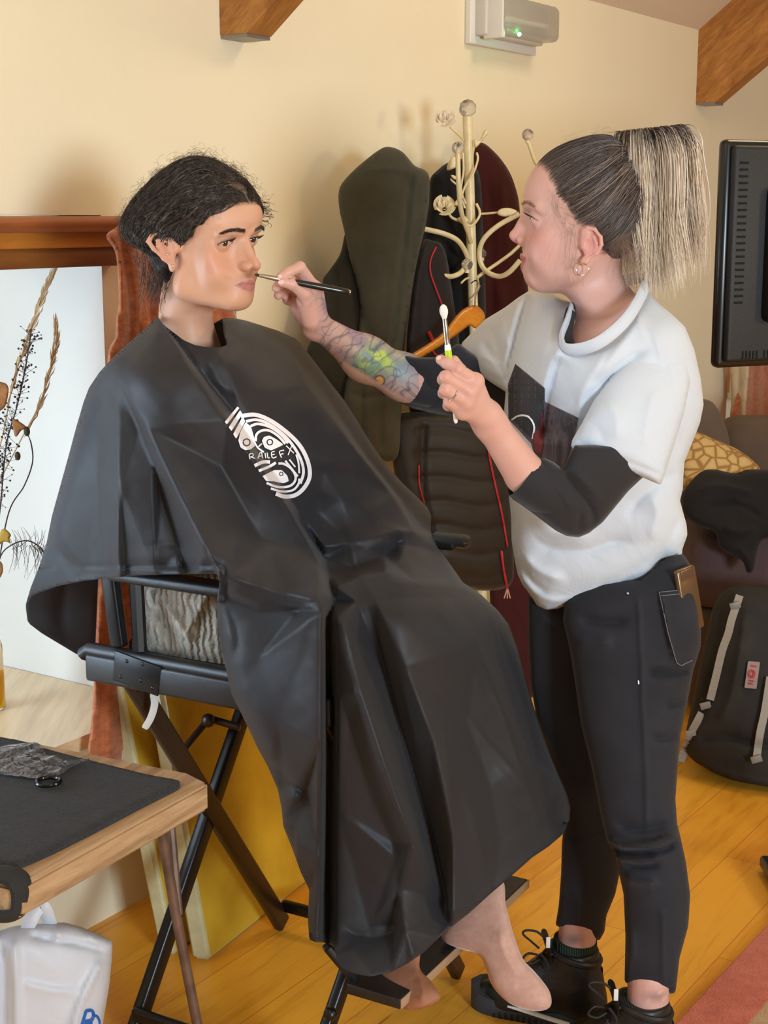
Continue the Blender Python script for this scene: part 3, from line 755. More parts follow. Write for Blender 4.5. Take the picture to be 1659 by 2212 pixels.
# neck directions use world points
mLash = simple('lash_black', (24, 18, 16), .5); mBrowDark = simple('brow_dark', (52, 38, 30), .6); mBrowFair = simple('brow_fair', (120, 92, 76), .6)
def tubes(Pt, R, n=3, seed=0):
    """many thin tubes at once; Pt (N,M,3), R (N,M)"""
    N, M_, _ = Pt.shape; T = np.gradient(Pt, axis=1); T /= np.linalg.norm(T, axis=2, keepdims=True) + 1e-12
    r = np.random.default_rng(seed); ref = r.normal(size=(N, 1, 3)); ref = np.broadcast_to(ref, T.shape)
    a = np.cross(T, ref); a /= np.linalg.norm(a, axis=2, keepdims=True) + 1e-9; b = np.cross(T, a)
    th = 2 * PI * np.arange(n) / n
    V = Pt[:, :, None] + R[:, :, None, None] * (np.cos(th)[None, None, :, None] * a[:, :, None] + np.sin(th)[None, None, :, None] * b[:, :, None])
    base = (np.arange(N) * M_ * n)[:, None, None]; i = (np.arange(M_ - 1) * n)[None, :, None]; k = np.arange(n)[None, None]
    k2 = (k + 1) % n
    F = np.stack([base + i + k, base + i + k2, base + i + n + k2, base + i + n + k], -1).reshape(-1, 4)
    return V.reshape(-1, 3), F
def hair_mat(name, dark, mid, light, rough=.38, stretch=(1, 1, 1), scale=90):
    M = Mat(name); a = M.n.new('ShaderNodeVertexColor'); a.layer_name = 'Col'
    f = M.noise(scale, 5, .7, stretch=stretch)
    c = M.ramp(f, [(.3, srgb(*dark)), (.52, srgb(*mid)), (.72, srgb(*light))]); M.base(M.mix(c, a.outputs['Color'], 1.0, 'MULTIPLY'))
    M.set(Roughness=rough, Specular_IOR_Level=.55); M.bump(f, .5, .002); return M.m
def slerp_paths(A, B, t, c0, rad, lift=0.0):
    """arcs over an ellipsoid between unit directions A and B -> (N,M,3)"""
    A = A / np.linalg.norm(A, axis=1, keepdims=True); B = B / np.linalg.norm(B, axis=1, keepdims=True)
    om = np.arccos(np.clip((A * B).sum(1), -.9999, .9999))[:, None, None]; tt = t[None, :, None]
    d = (np.sin((1 - tt) * om) * A[:, None] + np.sin(tt * om) * B[:, None]) / np.sin(om)
    return c0 + d * rad, d
# ================================================================== SEATED PERSON
PS = empty('person', floorhit(700, 1900) * (1, 1, 0), 'seated person with pinned-up dark curly hair wearing a black salon cape', 'person')
phi = math.radians(59)
HLy = [-12, -8, -4.0, -2.6, -1.6, .2, 1.0, 2.2, 3.4, 5.0, 6.6, 8.0, 10]; HLz = [-6.5, -6.5, -5.2, -3.2, 1.6, 1.7, -.6, -.2, 2.2, 3.7, 4.9, 5.6, 6.4]
SK1 = dict(base=(206, 158, 130), blush=(206, 140, 116), lid=(176, 128, 108), lip=(184, 118, 110), mouth=(110, 62, 58), brow=(70, 50, 40), lash=(40, 28, 24), scalp=(40, 30, 26), scalpf=lambda x, y, z: np.clip((z - np.interp(y, HLy, HLz)) / .8, 0, 1) * (np.abs(x) < 7.6), fore=(214, 168, 140), bra=.8)
mSkin1 = skin_mat('skin_olive')
O1 = P(442, 525, 2.50)
MK1 = [((-3.1, 8.3, 0), (491, 526)), ((3.1, 8.2, 0), (546, 521)), ((0, 10.9, -3.3), (554, 572)), ((0, 9.3, -4.3), (541, 585)), ((-1.1, 9, -3.7), (520, 578)),
 ((-2.5, 7.3, -6), (492, 616)), ((0, 9.2, -6.05), (538, 613)), ((2.4, 7.4, -6), (546, 611)), ((0, 7.8, -9.6), (513, 667)), ((0, 9, -8.4), (532, 654)),
 ((-5.6, 0, -6.6), (385, 622)), ((-7.6, -1, 1.2), (346, 503)), ((-7.5, -.6, -4.2), (374, 577)), ((-8, -2.4, -1), (331, 533)),
 ((-1, 8.5, 1.9), (517, 508)), ((-3.6, 7.6, 2.4), (489, 496)), ((-4.9, 6, 1.5), (465, 506)), ((0, 8.2, 6), (540, 440)), ((0, 8.9, 1.5), (551, 491)), ((3, 8, 2), (559, 497)), ((4.8, 6, -2.5), (546, 548)), ((0, -10, 3), (290, 490)), ((0, -1, 11), (425, 352))]
neckS = P(425, 770, 2.40)
H1 = Head(O1, (math.sin(phi), -math.cos(phi), -.02), (0, 0, 1), [(P(417, 600, 2.55), P(414, 760, 2.57), .050, .052, .03), (P(414, 760, 2.57), P(430, 850, 2.57), .052, .09, .03)], SK1, marks=MK1, scale=1.055, jaw=(5.1, .6, -5.9), cheek=-.3, open=.44, nose_tip=(0, 10.5, -3.35), bridge_end=(0, 10.0, -2.75))
CL = np.array([.49, .87, 0]); CF = np.array([.87, -.49, 0])          # chair axes: across, forward
hip = np.array([-.20, 2.64, .80]); nk = P(416, 790, 2.57)
S_ = SDF(); S_.cap(hip - CL * .02, hip + CL * .07, .09, .10, .04); S_.cap(hip + CL * .03, nk - UZ * .22, .09, .09, .06)
for q in (-1, 1):
    sh = nk - UZ * .075 + CL * (.135 if q > 0 else .10) * q - CF * .02; S_.cap(nk - UZ * .17, sh - UZ * .04, .09, .05, .06); S_.cap(nk - UZ * .02, sh, .042, .042, .05)
    eb = sh - UZ * .22 + CL * .02 * q + CF * .09; S_.cap(sh, eb + UZ * (.04 if q < 0 else 0), .036, .028, .02); S_.cap(eb + UZ * (.04 if q < 0 else 0), hip + CF * .12 + CL * .03 * q + UZ * .08, .028, .022, .02)
    kn = hip + CF * (.30 if q < 0 else .26) + CL * (.10 if q > 0 else .04) * q - UZ * .05; S_.cap(hip + CL * .06 * q, kn, .080, .052, .04)
    S_.cap(kn, P(1040, 1880, 2.47) if q > 0 else P(850, 2050, 2.38), .050, .036, .02)
Vb, Fb = S_.mesh(.008); Cb = np.tile(vcol(SK1['base']), (len(Vb), 1))
b_ = mesh('body', np.vstack([H1.V, Vb]), np.vstack([H1.F, Fb + len(H1.V)]), mSkin1, PS, cols=np.vstack([H1.C, Cb]))
for sd in (-1, 1):
    H1.eye(sd, PS, (.62, -.78, 0)); H1.lashes(sd, PS, mLash); H1.brow(sd, PS, mBrowDark, 170)

# ---- hair: swept from a parting over the ears to a loose low twist, frizz of fine curls around it
HC = np.array([0, -0.75, 3.1]); HR = np.array([7.85, 9.05, 8.35])
mHair1 = hair_mat('hair_dark', (24, 18, 15), (52, 42, 36), (98, 84, 74), .42)
HLy = [-12, -8, -4.0, -2.6, -1.6, .2, 1.0, 2.2, 3.4, 5.0, 6.6, 8.0, 10]; HLz = [-6.5, -6.5, -5.2, -3.2, 1.6, 1.7, -.6, -.2, 2.2, 3.7, 4.9, 5.6, 6.4]
def hair_mass1():
    S = SDF(); S.ell((0, -.0085, .030), (.0745, .0885, .0810), .01); S.ell((0, -.045, -.002), (.056, .040, .062), .03); S.ell((0, -.062, -.050), (.032, .022, .040), .02)
    S.ell((0, .014, .034), (.064, .068, .066), .02)
    def d(X):
        f = np.interp(X[..., 1] * 100, HLy, HLz) / 100
        return (.0016 * np.sin(vnoise(X, 60, 3) * 6 + X[..., 1] * 90 + X[..., 2] * 120) + .0014 * vnoise(X, 260, 5) - np.clip(f + .010 - X[..., 2], 0, 1) * .55).astype(np.float32)
    return S.mesh(.0022, d)
Vh, Fh = hair_mass1(); Vh = H1.warp(H1.world(Vh))
rr = np.random.default_rng(11)
def strands1(N, M_, wave, r0, lift, seed):
    rr = np.random.default_rng(seed)
    A = []; B = []
    for i in range(N):
        k = rr.random(); sd = 1 if rr.random() < .5 else -1
        if k < .5:   # from the parting
            y = rr.uniform(-.55, .80); A.append((.10 + sd * .04 + rr.normal() * .03, y, math.sqrt(max(.02, 1 - y * y)) + .03))
        elif k < .85:            # from the hairline
            u = rr.random(); yy = 8.0 - 6.2 * u + rr.normal() * .15; zz = np.interp(yy, HLy, HLz) + rr.uniform(.35, 1.3); q = np.array([0, (yy - HC[1]) / HR[1], (zz - HC[2]) / HR[2]]); A.append((sd * math.sqrt(max(.0004, 1 - q[1] ** 2 - q[2] ** 2)), q[1], q[2]))
        else: A.append((sd * .9, rr.uniform(-.5, .2), rr.uniform(-.1, .6)))
        if k > .93: y = rr.uniform(-.75, -.1); z_ = rr.uniform(-.8, -.1); A[-1] = (sd * max(.03, 1 - y * y - z_ * z_) ** .5, y, z_)
        if rr.random() < .22:
            yy = 8.2 - 3.6 * rr.random() ** 1.2; zz = np.interp(yy, HLy, HLz) + rr.uniform(.3, 1.6); q = np.array([0, (yy - HC[1]) / HR[1], (zz - HC[2]) / HR[2]]); A[-1] = (sd * math.sqrt(max(.0009, 1 - q[1] ** 2 - q[2] ** 2)), q[1], q[2]); B.append((sd * .82, rr.uniform(-.5, -.1), rr.uniform(.15, .6))); continue
        B.append((sd * rr.uniform(.05, .45), -.80 + rr.normal() * .10, -.50 - abs(rr.normal()) * .35 + .15))
    A = np.array(A); B = np.array(B); t = np.linspace(0, 1, M_)
    mid = rr.uniform(-.25, .35, N)
    Pt, d = slerp_paths(A, B, t, HC, HR + lift)
    ph = rr.random((N, 1)) * 6.28; fr = rr.uniform(9, 30, (N, 1)); am = wave * rr.uniform(.4, 1.2, (N, 1)) * np.sin(t * PI)[None] ** .5
    side = np.cross(np.gradient(Pt, axis=1), d); side /= np.linalg.norm(side, axis=2, keepdims=True) + 1e-9
    sag = np.sin(t * PI)[None] * mid[:, None]
    Pt = Pt + side * (am * np.sin(ph + fr * t[None]) + sag * 1.6)[..., None] + d * (am * .6 * np.cos(ph + fr * t[None]) + rr.uniform(-.25, .25, (N, 1)))[..., None]
    R = r0 * rr.uniform(.6, 1.3, (N, 1)) * (1 - .55 * np.abs(2 * t - 1) ** 3)[None]
    return Pt, R
parts = [(Vh, Fh, np.full((len(Vh), 3), .6))]
for N, M_, wv, r0, lf, n_, sd in ((600, 36, .55, .15, .16, 5, 1), (4200, 36, .62, .040, .30, 3, 2)):
    Pt, R = strands1(N, M_, wv, r0, lf, sd)
    ok = ~((Pt[..., 1] > 1.5) & (Pt[..., 2] < np.interp(Pt[..., 1], HLy, HLz) - .25)).any(1); Pt = Pt[ok]; R = R[ok]; N = len(Pt)
    V, F = tubes(Pt / 100, R / 100, n_); V = H1.warp(H1.world(V)); cv = np.repeat(np.random.default_rng(5).uniform(.55, 1.5, N), M_ * n_)
    parts.append((V, F, np.tile(cv[:, None], (1, 3))))
# nape curls and frizz
def frizz(N, seed, length, curl, r):
    rr = np.random.default_rng(seed); d = rr.normal(size=(N, 3)); d[:, 2] = np.abs(d[:, 2]) * 1.1 - .25; d /= np.linalg.norm(d, axis=1, keepdims=True)
    bb = HC + d * HR; keep = (d[:, 1] < .75) & (bb[:, 2] > np.interp(bb[:, 1], HLy, HLz) + .8) ; d = d[keep]; N = len(d); b = HC + d * (HR + .1)
    t = np.linspace(0, 1, 22); tn = np.cross(d, rr.normal(size=(N, 3))); tn /= np.linalg.norm(tn, axis=1, keepdims=True); bn = np.cross(d, tn)
    L = length * rr.uniform(.3, 1.0, (N, 1)) ** 1.3; tu = rr.uniform(1.0, 2.6, (N, 1)); cr = curl * rr.uniform(.4, 1.2, (N, 1))
    a = 2 * PI * tu * t[None]; ph = rr.random((N, 1)) * 6.28; dr = rr.uniform(-1, 1, (N, 1))
    Pt = b[:, None] + d[:, None] * (L * (t[None] - .35 * t[None] ** 2) + cr * .35 * (np.cos(a + ph) - np.cos(ph)))[..., None] + tn[:, None] * (cr * (np.sin(a + ph) - np.sin(ph)) + L * dr * .55 * t[None])[..., None] + bn[:, None] * (cr * .8 * (1 - np.cos(a)))[..., None]
    return Pt, np.full(Pt.shape[:2], r)
for q in ((620, 22, 4.2, .75, .014), (420, 23, 1.6, .5, .024)):
    Pt, R = frizz(*q); V, F = tubes(Pt / 100, R / 100, 3); parts.append((H1.warp(H1.world(V)), F, np.full((len(V), 3), 1.2)))
Pt, R = frizz(900, 21, 2.3, .42, .016); V, F = tubes(Pt / 100, R / 100, 3); parts.append((H1.warp(H1.world(V)), F, np.full((len(V), 3), 1.6)))
# a few loose curls by the forehead and at the nape
rr = np.random.default_rng(31); LP = []
for i in range(26):
    b = np.array([rr.uniform(2.5, 6.0), rr.uniform(5.2, 6.6), rr.uniform(3.0, 6.5)]); t = np.linspace(0, 1, 22); a = 2 * PI * rr.uniform(.8, 1.6) * t + rr.random() * 6; cr = rr.uniform(.4, .9); L = rr.uniform(.6, 2.6)
    LP.append(b + np.stack([1.2 * t + cr * np.sin(a) * t ** .5, 1.1 * t + cr * np.cos(a) * t ** .5, 0.9 * t - L * t ** 2 + 0 * t], -1))
for i in range(420):
    b = np.array([rr.uniform(-6.3, 4), rr.uniform(-8.6, -4.6), rr.uniform(-6.5, -1)]); t = np.linspace(0, 1, 22); a = 2 * PI * rr.uniform(.5, 1.4) * t + rr.random() * 6; cr = rr.uniform(.2, .55); L = rr.uniform(1.5, 5.2)
    LP.append(b + np.stack([cr * np.sin(a) * t, -.6 * t + cr * np.cos(a) * t, -L * t], -1))
LP = np.array(LP); Rr = np.full(LP.shape[:2], .035); V, F = tubes(LP / 100, Rr / 100, 3); parts.append((H1.warp(H1.world(V)), F, np.full((len(V), 3), 1.1)))
def joinp(parts):
    V = np.vstack([p[0] for p in parts]); o = 0; Fs = []
    for p in parts: Fs += (np.asarray(p[1]) + o).tolist() if not isinstance(p[1], list) else [tuple(i + o for i in f) for f in p[1]]; o += len(p[0])
    return V, Fs, np.vstack([p[2] for p in parts])
V, F, C = joinp(parts); mesh('hair', V, F, mHair1, PS, cols=C)
# earrings in the visible ear
mGold = simple('earring_gold', (232, 214, 170), .2, 1.0)
for (px, py, r) in ((337, 527, .0016), (361, 549, .0018), (374, 573, .0026)):
    d = np.linalg.norm(proj(H1.V) - (px, py), axis=1); m = np.where(d < 2.5)[0]; v = H1.V[m[np.argmin(H1.V[m, 1])]] if len(m) else H1.W((-8, -1, -2))
    g_ = G(); g_.add(*ball_vf(v - (0, .001, 0), r, 12, 8)); g_.build('earring', mGold, PS)
c = H1.W((-8.1, -2.0, -.4)).ravel(); g_ = G(); g_.add(*tube_vf([c + .0055 * np.array([math.cos(a), .3 * math.cos(a), math.sin(a)]) for a in np.linspace(0, 5.6, 20)], .0006, 6)); g_.build('earring', mGold, PS)
# ---- salon cape
M = Mat('black_nylon'); M.set(Base_Color=srgb(38, 38, 42), Roughness=.55, Specular_IOR_Level=.34, Sheen_Weight=.08, Sheen_Roughness=.5)
wv = M.node('ShaderNodeTexNoise', Scale=9, Detail=5, Roughness=.6, Distortion=1.0); M.link(M.coords(), wv.inputs['Vector'])
M.bump(wv.outputs['Fac'], .10, .010, M.bump(M.noise(420, 2), .12, .0008)); mCape = M.m
CA_YC = [(345, 690, 2.50), (420, 745, 2.45), (478, 745, 2.46), (480, 690, 2.56), (560, 705, 2.64), (640, 735, 2.70), (240, 778, 2.42), (290, 800, 2.38), (195, 845, 2.50), (150, 980, 2.52), (100, 1200, 2.57), (60, 1320, 2.63), (75, 1283, 2.60), (240, 1000, 2.42), (250, 1245, 2.45),
         (470, 1238, 2.30), (690, 1298, 2.265), (550, 950, 2.43), (470, 850, 2.42), (600, 1100, 2.44), (650, 850, 2.58), (735, 850, 2.70), (860, 1030, 2.74), (930, 1130, 2.75), (730, 1000, 2.55), (700, 1180, 2.50), (830, 1210, 2.46), (900, 1190, 2.56), (960, 1200, 2.70),
         (870, 1330, 2.27), (1000, 1262, 2.55), (1060, 1320, 2.54), (1130, 1450, 2.53), (1000, 1400, 2.37), (880, 1600, 2.24), (800, 1400, 2.26), (1160, 1560, 2.50), (1225, 1720, 2.46), (1232, 1760, 2.45), (1100, 1700, 2.36), (1060, 1925, 2.30), (960, 2010, 2.24),
         (800, 2108, 2.19), (745, 2098, 2.20), (720, 1700, 2.26), (665, 1920, 2.30), (610, 1750, 2.29), (525, 1560, 2.27), (480, 1420, 2.29), (690, 1600, 2.25), (690, 2020, 2.27), (600, 1400, 2.27)]
CA_OUT = [(341, 684), (352, 700), (372, 716), (397, 735), (420, 745), (445, 750), (476, 750), (490, 746), (483, 722), (480, 690), (500, 686), (530, 692), (562, 702), (600, 714), (640, 732), (668, 766), (694, 800), (718, 832), (740, 860), (766, 900), (800, 955), (835, 1005), (868, 1042), (900, 1072), (925, 1098), (932, 1116), (930, 1146), (945, 1180), (968, 1212), (1000, 1258), (1040, 1285), (1075, 1318), (1100, 1350), (1118, 1400), (1132, 1452), (1148, 1510), (1166, 1570), (1190, 1636), (1210, 1682), (1226, 1716), (1233, 1745), (1230, 1772), (1216, 1802), (1186, 1828), (1150, 1852), (1105, 1892), (1058, 1932), (1012, 1974), (962, 2012), (915, 2058), (880, 2082), (845, 2100), (800, 2110), (765, 2104), (740, 2092), (728, 2072), (722, 2046), (712, 2040), (700, 2036), (684, 2036), (668, 2030), (665, 1985), (668, 1922), (650, 1885), (632, 1835), (612, 1785), (608, 1745), (600, 1705), (578, 1655), (556, 1615), (536, 1572), (516, 1530), (500, 1500), (489, 1450), (478, 1400), (470, 1345), (468, 1300), (474, 1262), (470, 1240), (420, 1240), (360, 1241), (300, 1243), (240, 1248), (180, 1255), (125, 1266), (72, 1285), (58, 1305), (66, 1270), (84, 1225), (100, 1175), (112, 1115), (130, 1050), (148, 985), (164, 925), (180, 870), (192, 838), (214, 805), (240, 776), (285, 735), (318, 706), (330, 692)]
CF_ = [([(350, 700), (380, 745), (430, 830), (490, 915), (560, 1010), (630, 1115), (688, 1220), (704, 1285), (716, 1335)], .034, 8, 95, .12),
       ([(246, 790), (270, 830), (311, 913), (351, 1007), (402, 1112), (449, 1199), (486, 1262)], .030, 130, 9, .12),
       ([(252, 850), (256, 1000), (258, 1120), (264, 1244)], .012, 70, 12, .2), ([(218, 812), (190, 900), (165, 990), (140, 1090)], .010, 30, 14, .3),
       ([(470, 1236), (540, 1258), (610, 1280), (690, 1300)], .020, 40, 60, .1), ([(486, 1262), (530, 1290), (590, 1304), (648, 1306)], .014, 10, 12, .3), ([(500, 1240), (545, 1262), (600, 1275)], .012, 16, 8, .35),
       ([(478, 1290), (500, 1330), (512, 1380), (505, 1440)], -.018, 16, 10, .3),
       ([(694, 1298), (693, 1450), (692, 1650), (690, 1850), (686, 2030)], .022, 8, 60, .05), ([(712, 1320), (713, 1450), (712, 1600), (710, 1800), (709, 2045)], -.060, 13, 13, .06),
       ([(722, 1330), (750, 1430), (780, 1530), (815, 1640), (860, 1750), (896, 1832)], .034, 22, 26, .12), ([(790, 1290), (826, 1410), (852, 1520), (882, 1640), (915, 1740), (946, 1850), (966, 1960)], -.046, 18, 14, .16),
       ([(880, 1850), (862, 1900), (858, 1955), (870, 2000)], -.025, 12, 14, .35), ([(800, 1330), (846, 1420), (880, 1530), (902, 1600), (920, 1640)], .020, 16, 14, .3), ([(730, 1990), (770, 2020), (830, 2020), (880, 1990)], -.020, 16, 14, .3),
       ([(960, 1480), (968, 1620), (972, 1760), (970, 1960)], .018, 14, 60, .2), ([(970, 1490), (1040, 1590), (1110, 1670), (1160, 1735)], .010, 12, 8, .3), ([(1040, 1450), (1100, 1560), (1150, 1660)], .008, 10, 8, .3), ([(1060, 1640), (1110, 1700), (1130, 1730)], .007, 9, 8, .35),
       ([(900, 1290), (960, 1330), (1010, 1420), (1050, 1520)], .012, 40, 14, .3), ([(1000, 1700), (1030, 1800), (1045, 1880)], .010, 14, 20, .3), ([(1200, 1690), (1190, 1750), (1170, 1800)], -.010, 10, 10, .3),
       ([(640, 1150), (700, 1232), (770, 1222), (830, 1196), (866, 1160)], -.026, 12, 14, .2), ([(700, 1200), (770, 1190), (826, 1170), (850, 1160)], .012, 12, 20, .3), ([(712, 1262), (760, 1240), (812, 1224), (838, 1200)], .016, 8, 14, .3),
       ([(846, 1158), (868, 1150), (874, 1180), (868, 1212), (846, 1226), (816, 1238)], .022, 8, 12, .2), ([(816, 1240), (860, 1258), (920, 1262), (990, 1266)], .018, 10, 30, .25), ([(830, 1215), (852, 1190), (862, 1178)], -.02, 8, 8, .4),
       ([(600, 722), (650, 800), (700, 880), (760, 960), (830, 1050), (892, 1140)], .024, 12, 60, .15), ([(560, 706), (600, 760), (650, 830), (710, 930)], .008, 20, 20, .3), ([(690, 800), (750, 890), (820, 990), (900, 1090)], -.012, 14, 14, .3), ([(650, 760), (700, 840), (745, 905)], -.012, 14, 12, .3),
       ([(690, 988), (730, 994), (765, 990)], .006, 10, 24, .4), ([(760, 1080), (820, 1120), (850, 1150)], .010, 10, 20, .3), ([(650, 1130), (680, 1100), (690, 1040)], -.008, 14, 14, .4),
       ([(400, 740), (425, 800), (460, 850)], -.012, 9, 12, .3), ([(440, 754), (470, 820), (500, 860)], .008, 12, 10, .3), ([(500, 770), (505, 830), (520, 880)], .006, 14, 10, .3), ([(355, 705), (372, 735), (400, 775)], .010, 6, 10, .2), ([(262, 1000), (265, 1100)], .01, 10, 30, .4), ([(290, 1180), (370, 1176), (430, 1184)], -.004, 6, 6, .4), ([(240, 1190), (246, 1225), (256, 1236)], -.006, 6, 6, .4),
       ([(560, 1640), (600, 1665), (640, 1700), (660, 1705)], -.016, 16, 14, .3), ([(560, 1400), (600, 1480), (650, 1560)], .006, 30, 40, .4)]
# crisp nylon creases: straight facets between fold lines (px, py, height toward the viewer)
CR = [[(246, 800, 0), (255, 900, .012), (258, 1050, .018), (262, 1246, .018)], [(257, 812, 0), (300, 930, -.006), (345, 1060, -.018), (385, 1180, -.026), (398, 1242, -.026)], [(266, 802, 0), (318, 920, .014), (380, 1050, .026), (440, 1170, .030), (476, 1242, .030)],
      [(356, 708, .008), (420, 800, .022), (490, 905, .030), (560, 1005, .036), (630, 1110, .036), (690, 1220, .030), (704, 1288, .026)], [(372, 722, -.014), (440, 812, -.014), (510, 902, -.006), (578, 1000, -.004), (648, 1106, -.010), (704, 1205, -.024), (724, 1300, -.034)],
      [(480, 770, 0), (512, 850, .008), (548, 920, .0)], [(566, 716, 0), (660, 830, .010), (760, 960, .018), (850, 1070, .018), (896, 1150, .012)], [(600, 724, 0), (700, 850, -.010), (790, 985, -.016), (868, 1082, -.018), (914, 1140, -.012)],
      [(540, 1262, .022), (620, 1282, .024), (688, 1298, .036)], [(508, 1300, -.006), (560, 1322, -.006), (646, 1318, -.008)], [(500, 1250, .026), (560, 1290, .012), (648, 1304, .012)],
      [(693, 1320, .036), (693, 1600, .036), (690, 1850, .030), (686, 2030, .020)], [(707, 1340, -.030), (711, 1600, -.050), (709, 1850, -.050), (709, 2040, -.030)], [(726, 1340, .012), (733, 1500, .008), (730, 1750, .0), (728, 2060, 0)],
      [(744, 1352, .018), (782, 1500, .030), (834, 1660, .034), (892, 1826, .030)], [(756, 1560, .0), (800, 1710, -.008), (850, 1820, -.008)], [(770, 1300, .0), (826, 1440, -.030), (880, 1620, -.038), (930, 1800, -.038), (964, 1950, -.022)],
      [(810, 1296, .012), (876, 1440, .018), (936, 1600, .014), (978, 1800, .018), (976, 1970, .014)], [(950, 1290, .010), (1030, 1390, .024), (1080, 1520, .022), (1124, 1650, .016), (1168, 1780, 0)], [(1080, 1370, -.004), (1124, 1500, -.008), (1160, 1640, -.004)],
      [(712, 1246, -.020), (770, 1230, -.026), (832, 1202, -.026), (860, 1172, -.020)], [(728, 1268, .012), (780, 1246, .020), (832, 1236, .022), (900, 1258, .018), (986, 1266, .010)], [(700, 1180, .012), (760, 1172, .014), (830, 1158, .018), (868, 1148, .020)],
      [(760, 2050, 0), (800, 2004, -.014), (850, 1996, -.016)], [(852, 1850, 0), (862, 1920, .014), (876, 2010, .018), (892, 2070, .012)], [(1010, 1560, -.004), (1060, 1700, -.006), (1080, 1820, 0)], [(560, 1420, .008), (600, 1560, .010), (640, 1720, .004)], [(556, 1640, -.004), (610, 1690, -.012), (662, 1712, -.012)],
      [(712, 990, .006), (760, 996, .006)], [(700, 1020, -.004), (770, 1030, -.004)], [(190, 870, 0), (160, 1000, .006), (120, 1150, .008)], [(220, 850, -.004), (210, 1050, -.006), (190, 1240, -.004)], [(330, 1000, .0), (335, 1238, .004)], [(480, 1010, .004), (560, 1160, .004)], [(740, 1080, .008), (800, 1110, .012), (846, 1130, .010)], [(690, 1060, -.006), (690, 1110, -.010), (650, 1130, -.006)]]
from mathutils.geometry import delaunay_2d_cdt
_v = []; _h = []; _e = []
for pl in CR:
    n0 = len(_v); _v += [Vector((x, y)) for x, y, h in pl]; _h += [h for x, y, h in pl]; _e += [(n0 + i, n0 + i + 1) for i in range(len(pl) - 1)]
for q in resample(CA_OUT, 40): _v.append(Vector(q.tolist())); _h.append(0.0)
_r = delaunay_2d_cdt(_v, _e, [], 0, 1e-3)
_tv = np.array([tuple(v) for v in _r[0]]); _th = np.array([_h[o[0]] * 1.55 if len(o) else np.nan for o in _r[3]])
for i in np.where(np.isnan(_th))[0]: g_n = ~np.isnan(_th); d = ((_tv - _tv[i]) ** 2).sum(1) + 1; w = 1 / d * g_n; _th[i] = np.nansum(np.where(g_n, _th, 0) * w) / w.sum()
def facet(p):
    p = np.asarray(p, float); out = np.zeros(len(p))
    for t in _r[2]:
        a, b, c = _tv[t[0]], _tv[t[1]], _tv[t[2]]; lo = np.minimum(np.minimum(a, b), c); hi = np.maximum(np.maximum(a, b), c)
        ix = np.where((p[:, 0] >= lo[0]) & (p[:, 0] <= hi[0]) & (p[:, 1] >= lo[1]) & (p[:, 1] <= hi[1]))[0]
        if not len(ix): continue
        d = (b[1] - c[1]) * (a[0] - c[0]) + (c[0] - b[0]) * (a[1] - c[1])
        if abs(d) < 1e-9: continue
        q = p[ix]; l1 = ((b[1] - c[1]) * (q[:, 0] - c[0]) + (c[0] - b[0]) * (q[:, 1] - c[1])) / d; l2 = ((c[1] - a[1]) * (q[:, 0] - c[0]) + (a[0] - c[0]) * (q[:, 1] - c[1])) / d; l3 = 1 - l1 - l2
        m = (l1 >= -1e-6) & (l2 >= -1e-6) & (l3 >= -1e-6); out[ix[m]] = (l1 * _th[t[0]] + l2 * _th[t[1]] + l3 * _th[t[2]])[m]
    return out
def cdisp(p):
    return .0016 * vnoise(p, .022, 8) + .0010 * vnoise(p, .07, 9) + facet(p)
_cy = tps(CA_YC); OLc = resample(CA_OUT, 5)
def hemkeep(p):
    x, y = p[:, 0], p[:, 1]; hem = (y > 1780) & (x > 640) | ((y > 1225) & (x < 480) & (y < 1300))
    k = np.clip((790 - y) / 60, 0, 1) * np.clip((x - 330) / 40, 0, 1) * np.clip((520 - x) / 40, 0, 1); return np.where(hem, .15, 1.0) * (1 - .9 * k)
def capeY(p):
    p = np.asarray(p, float); q, d, _, _ = nearest(p, OLc); t = np.clip(1 - d / 42, 0, 1) * hemkeep(p)
    return _cy(p[:, 0], p[:, 1]) + .055 * (1 - np.sqrt(np.maximum(1 - t ** 2, 0))) - .55 * ridge(p, CF_) - cdisp(p)
V1, F1, px1 = sheet(CA_OUT, CA_YC, 5, roll=.055, rollw=42, folds=[(f[0], f[1] * .55) + tuple(f[2:]) for f in CF_], disp=cdisp, smooth=False, thick=.0015, keep=hemkeep)
# back of the cape, thrown over the chair back
CB_OUT = [(341, 684), (318, 706), (285, 735), (240, 776), (214, 805), (192, 838), (180, 870), (164, 925), (148, 985), (130, 1050), (112, 1115), (100, 1175), (84, 1225), (66, 1270), (55, 1308), (60, 1345), (90, 1368), (130, 1392), (160, 1410), (192, 1428), (260, 1436), (300, 1400), (470, 1300), (700, 1290), (920, 1140), (930, 1116), (925, 1098), (900, 1072), (868, 1042), (835, 1005), (800, 955), (766, 900), (740, 860), (718, 832), (694, 800), (668, 766), (640, 732), (600, 714), (562, 702), (530, 692), (500, 686), (480, 688), (460, 700), (420, 712), (380, 706)]
CB_YC = [(341, 684, 2.57), (240, 776, 2.48), (192, 838, 2.56), (148, 985, 2.585), (100, 1175, 2.63), (55, 1308, 2.69), (130, 1392, 2.72), (192, 1428, 2.74), (260, 1436, 2.76), (470, 1300, 2.92), (300, 1000, 2.80), (400, 850, 2.76), (440, 710, 2.66), (600, 900, 2.88), (700, 1200, 2.98), (930, 1116, 2.82), (868, 1042, 2.81), (766, 900, 2.79), (694, 800, 2.77), (640, 732, 2.76), (540, 694, 2.71)]
CB_YC = [(a, b, c + .065) for a, b, c in CB_YC]
V2, F2, px2 = sheet(CB_OUT, CB_YC, 9, folds=[([(200, 1000), (170, 1150), (130, 1300), (150, 1400)], -.02, 30, 30), ([(250, 900), (240, 1100), (215, 1300)], .02, 25, 25)], smooth=False, thick=.0015)
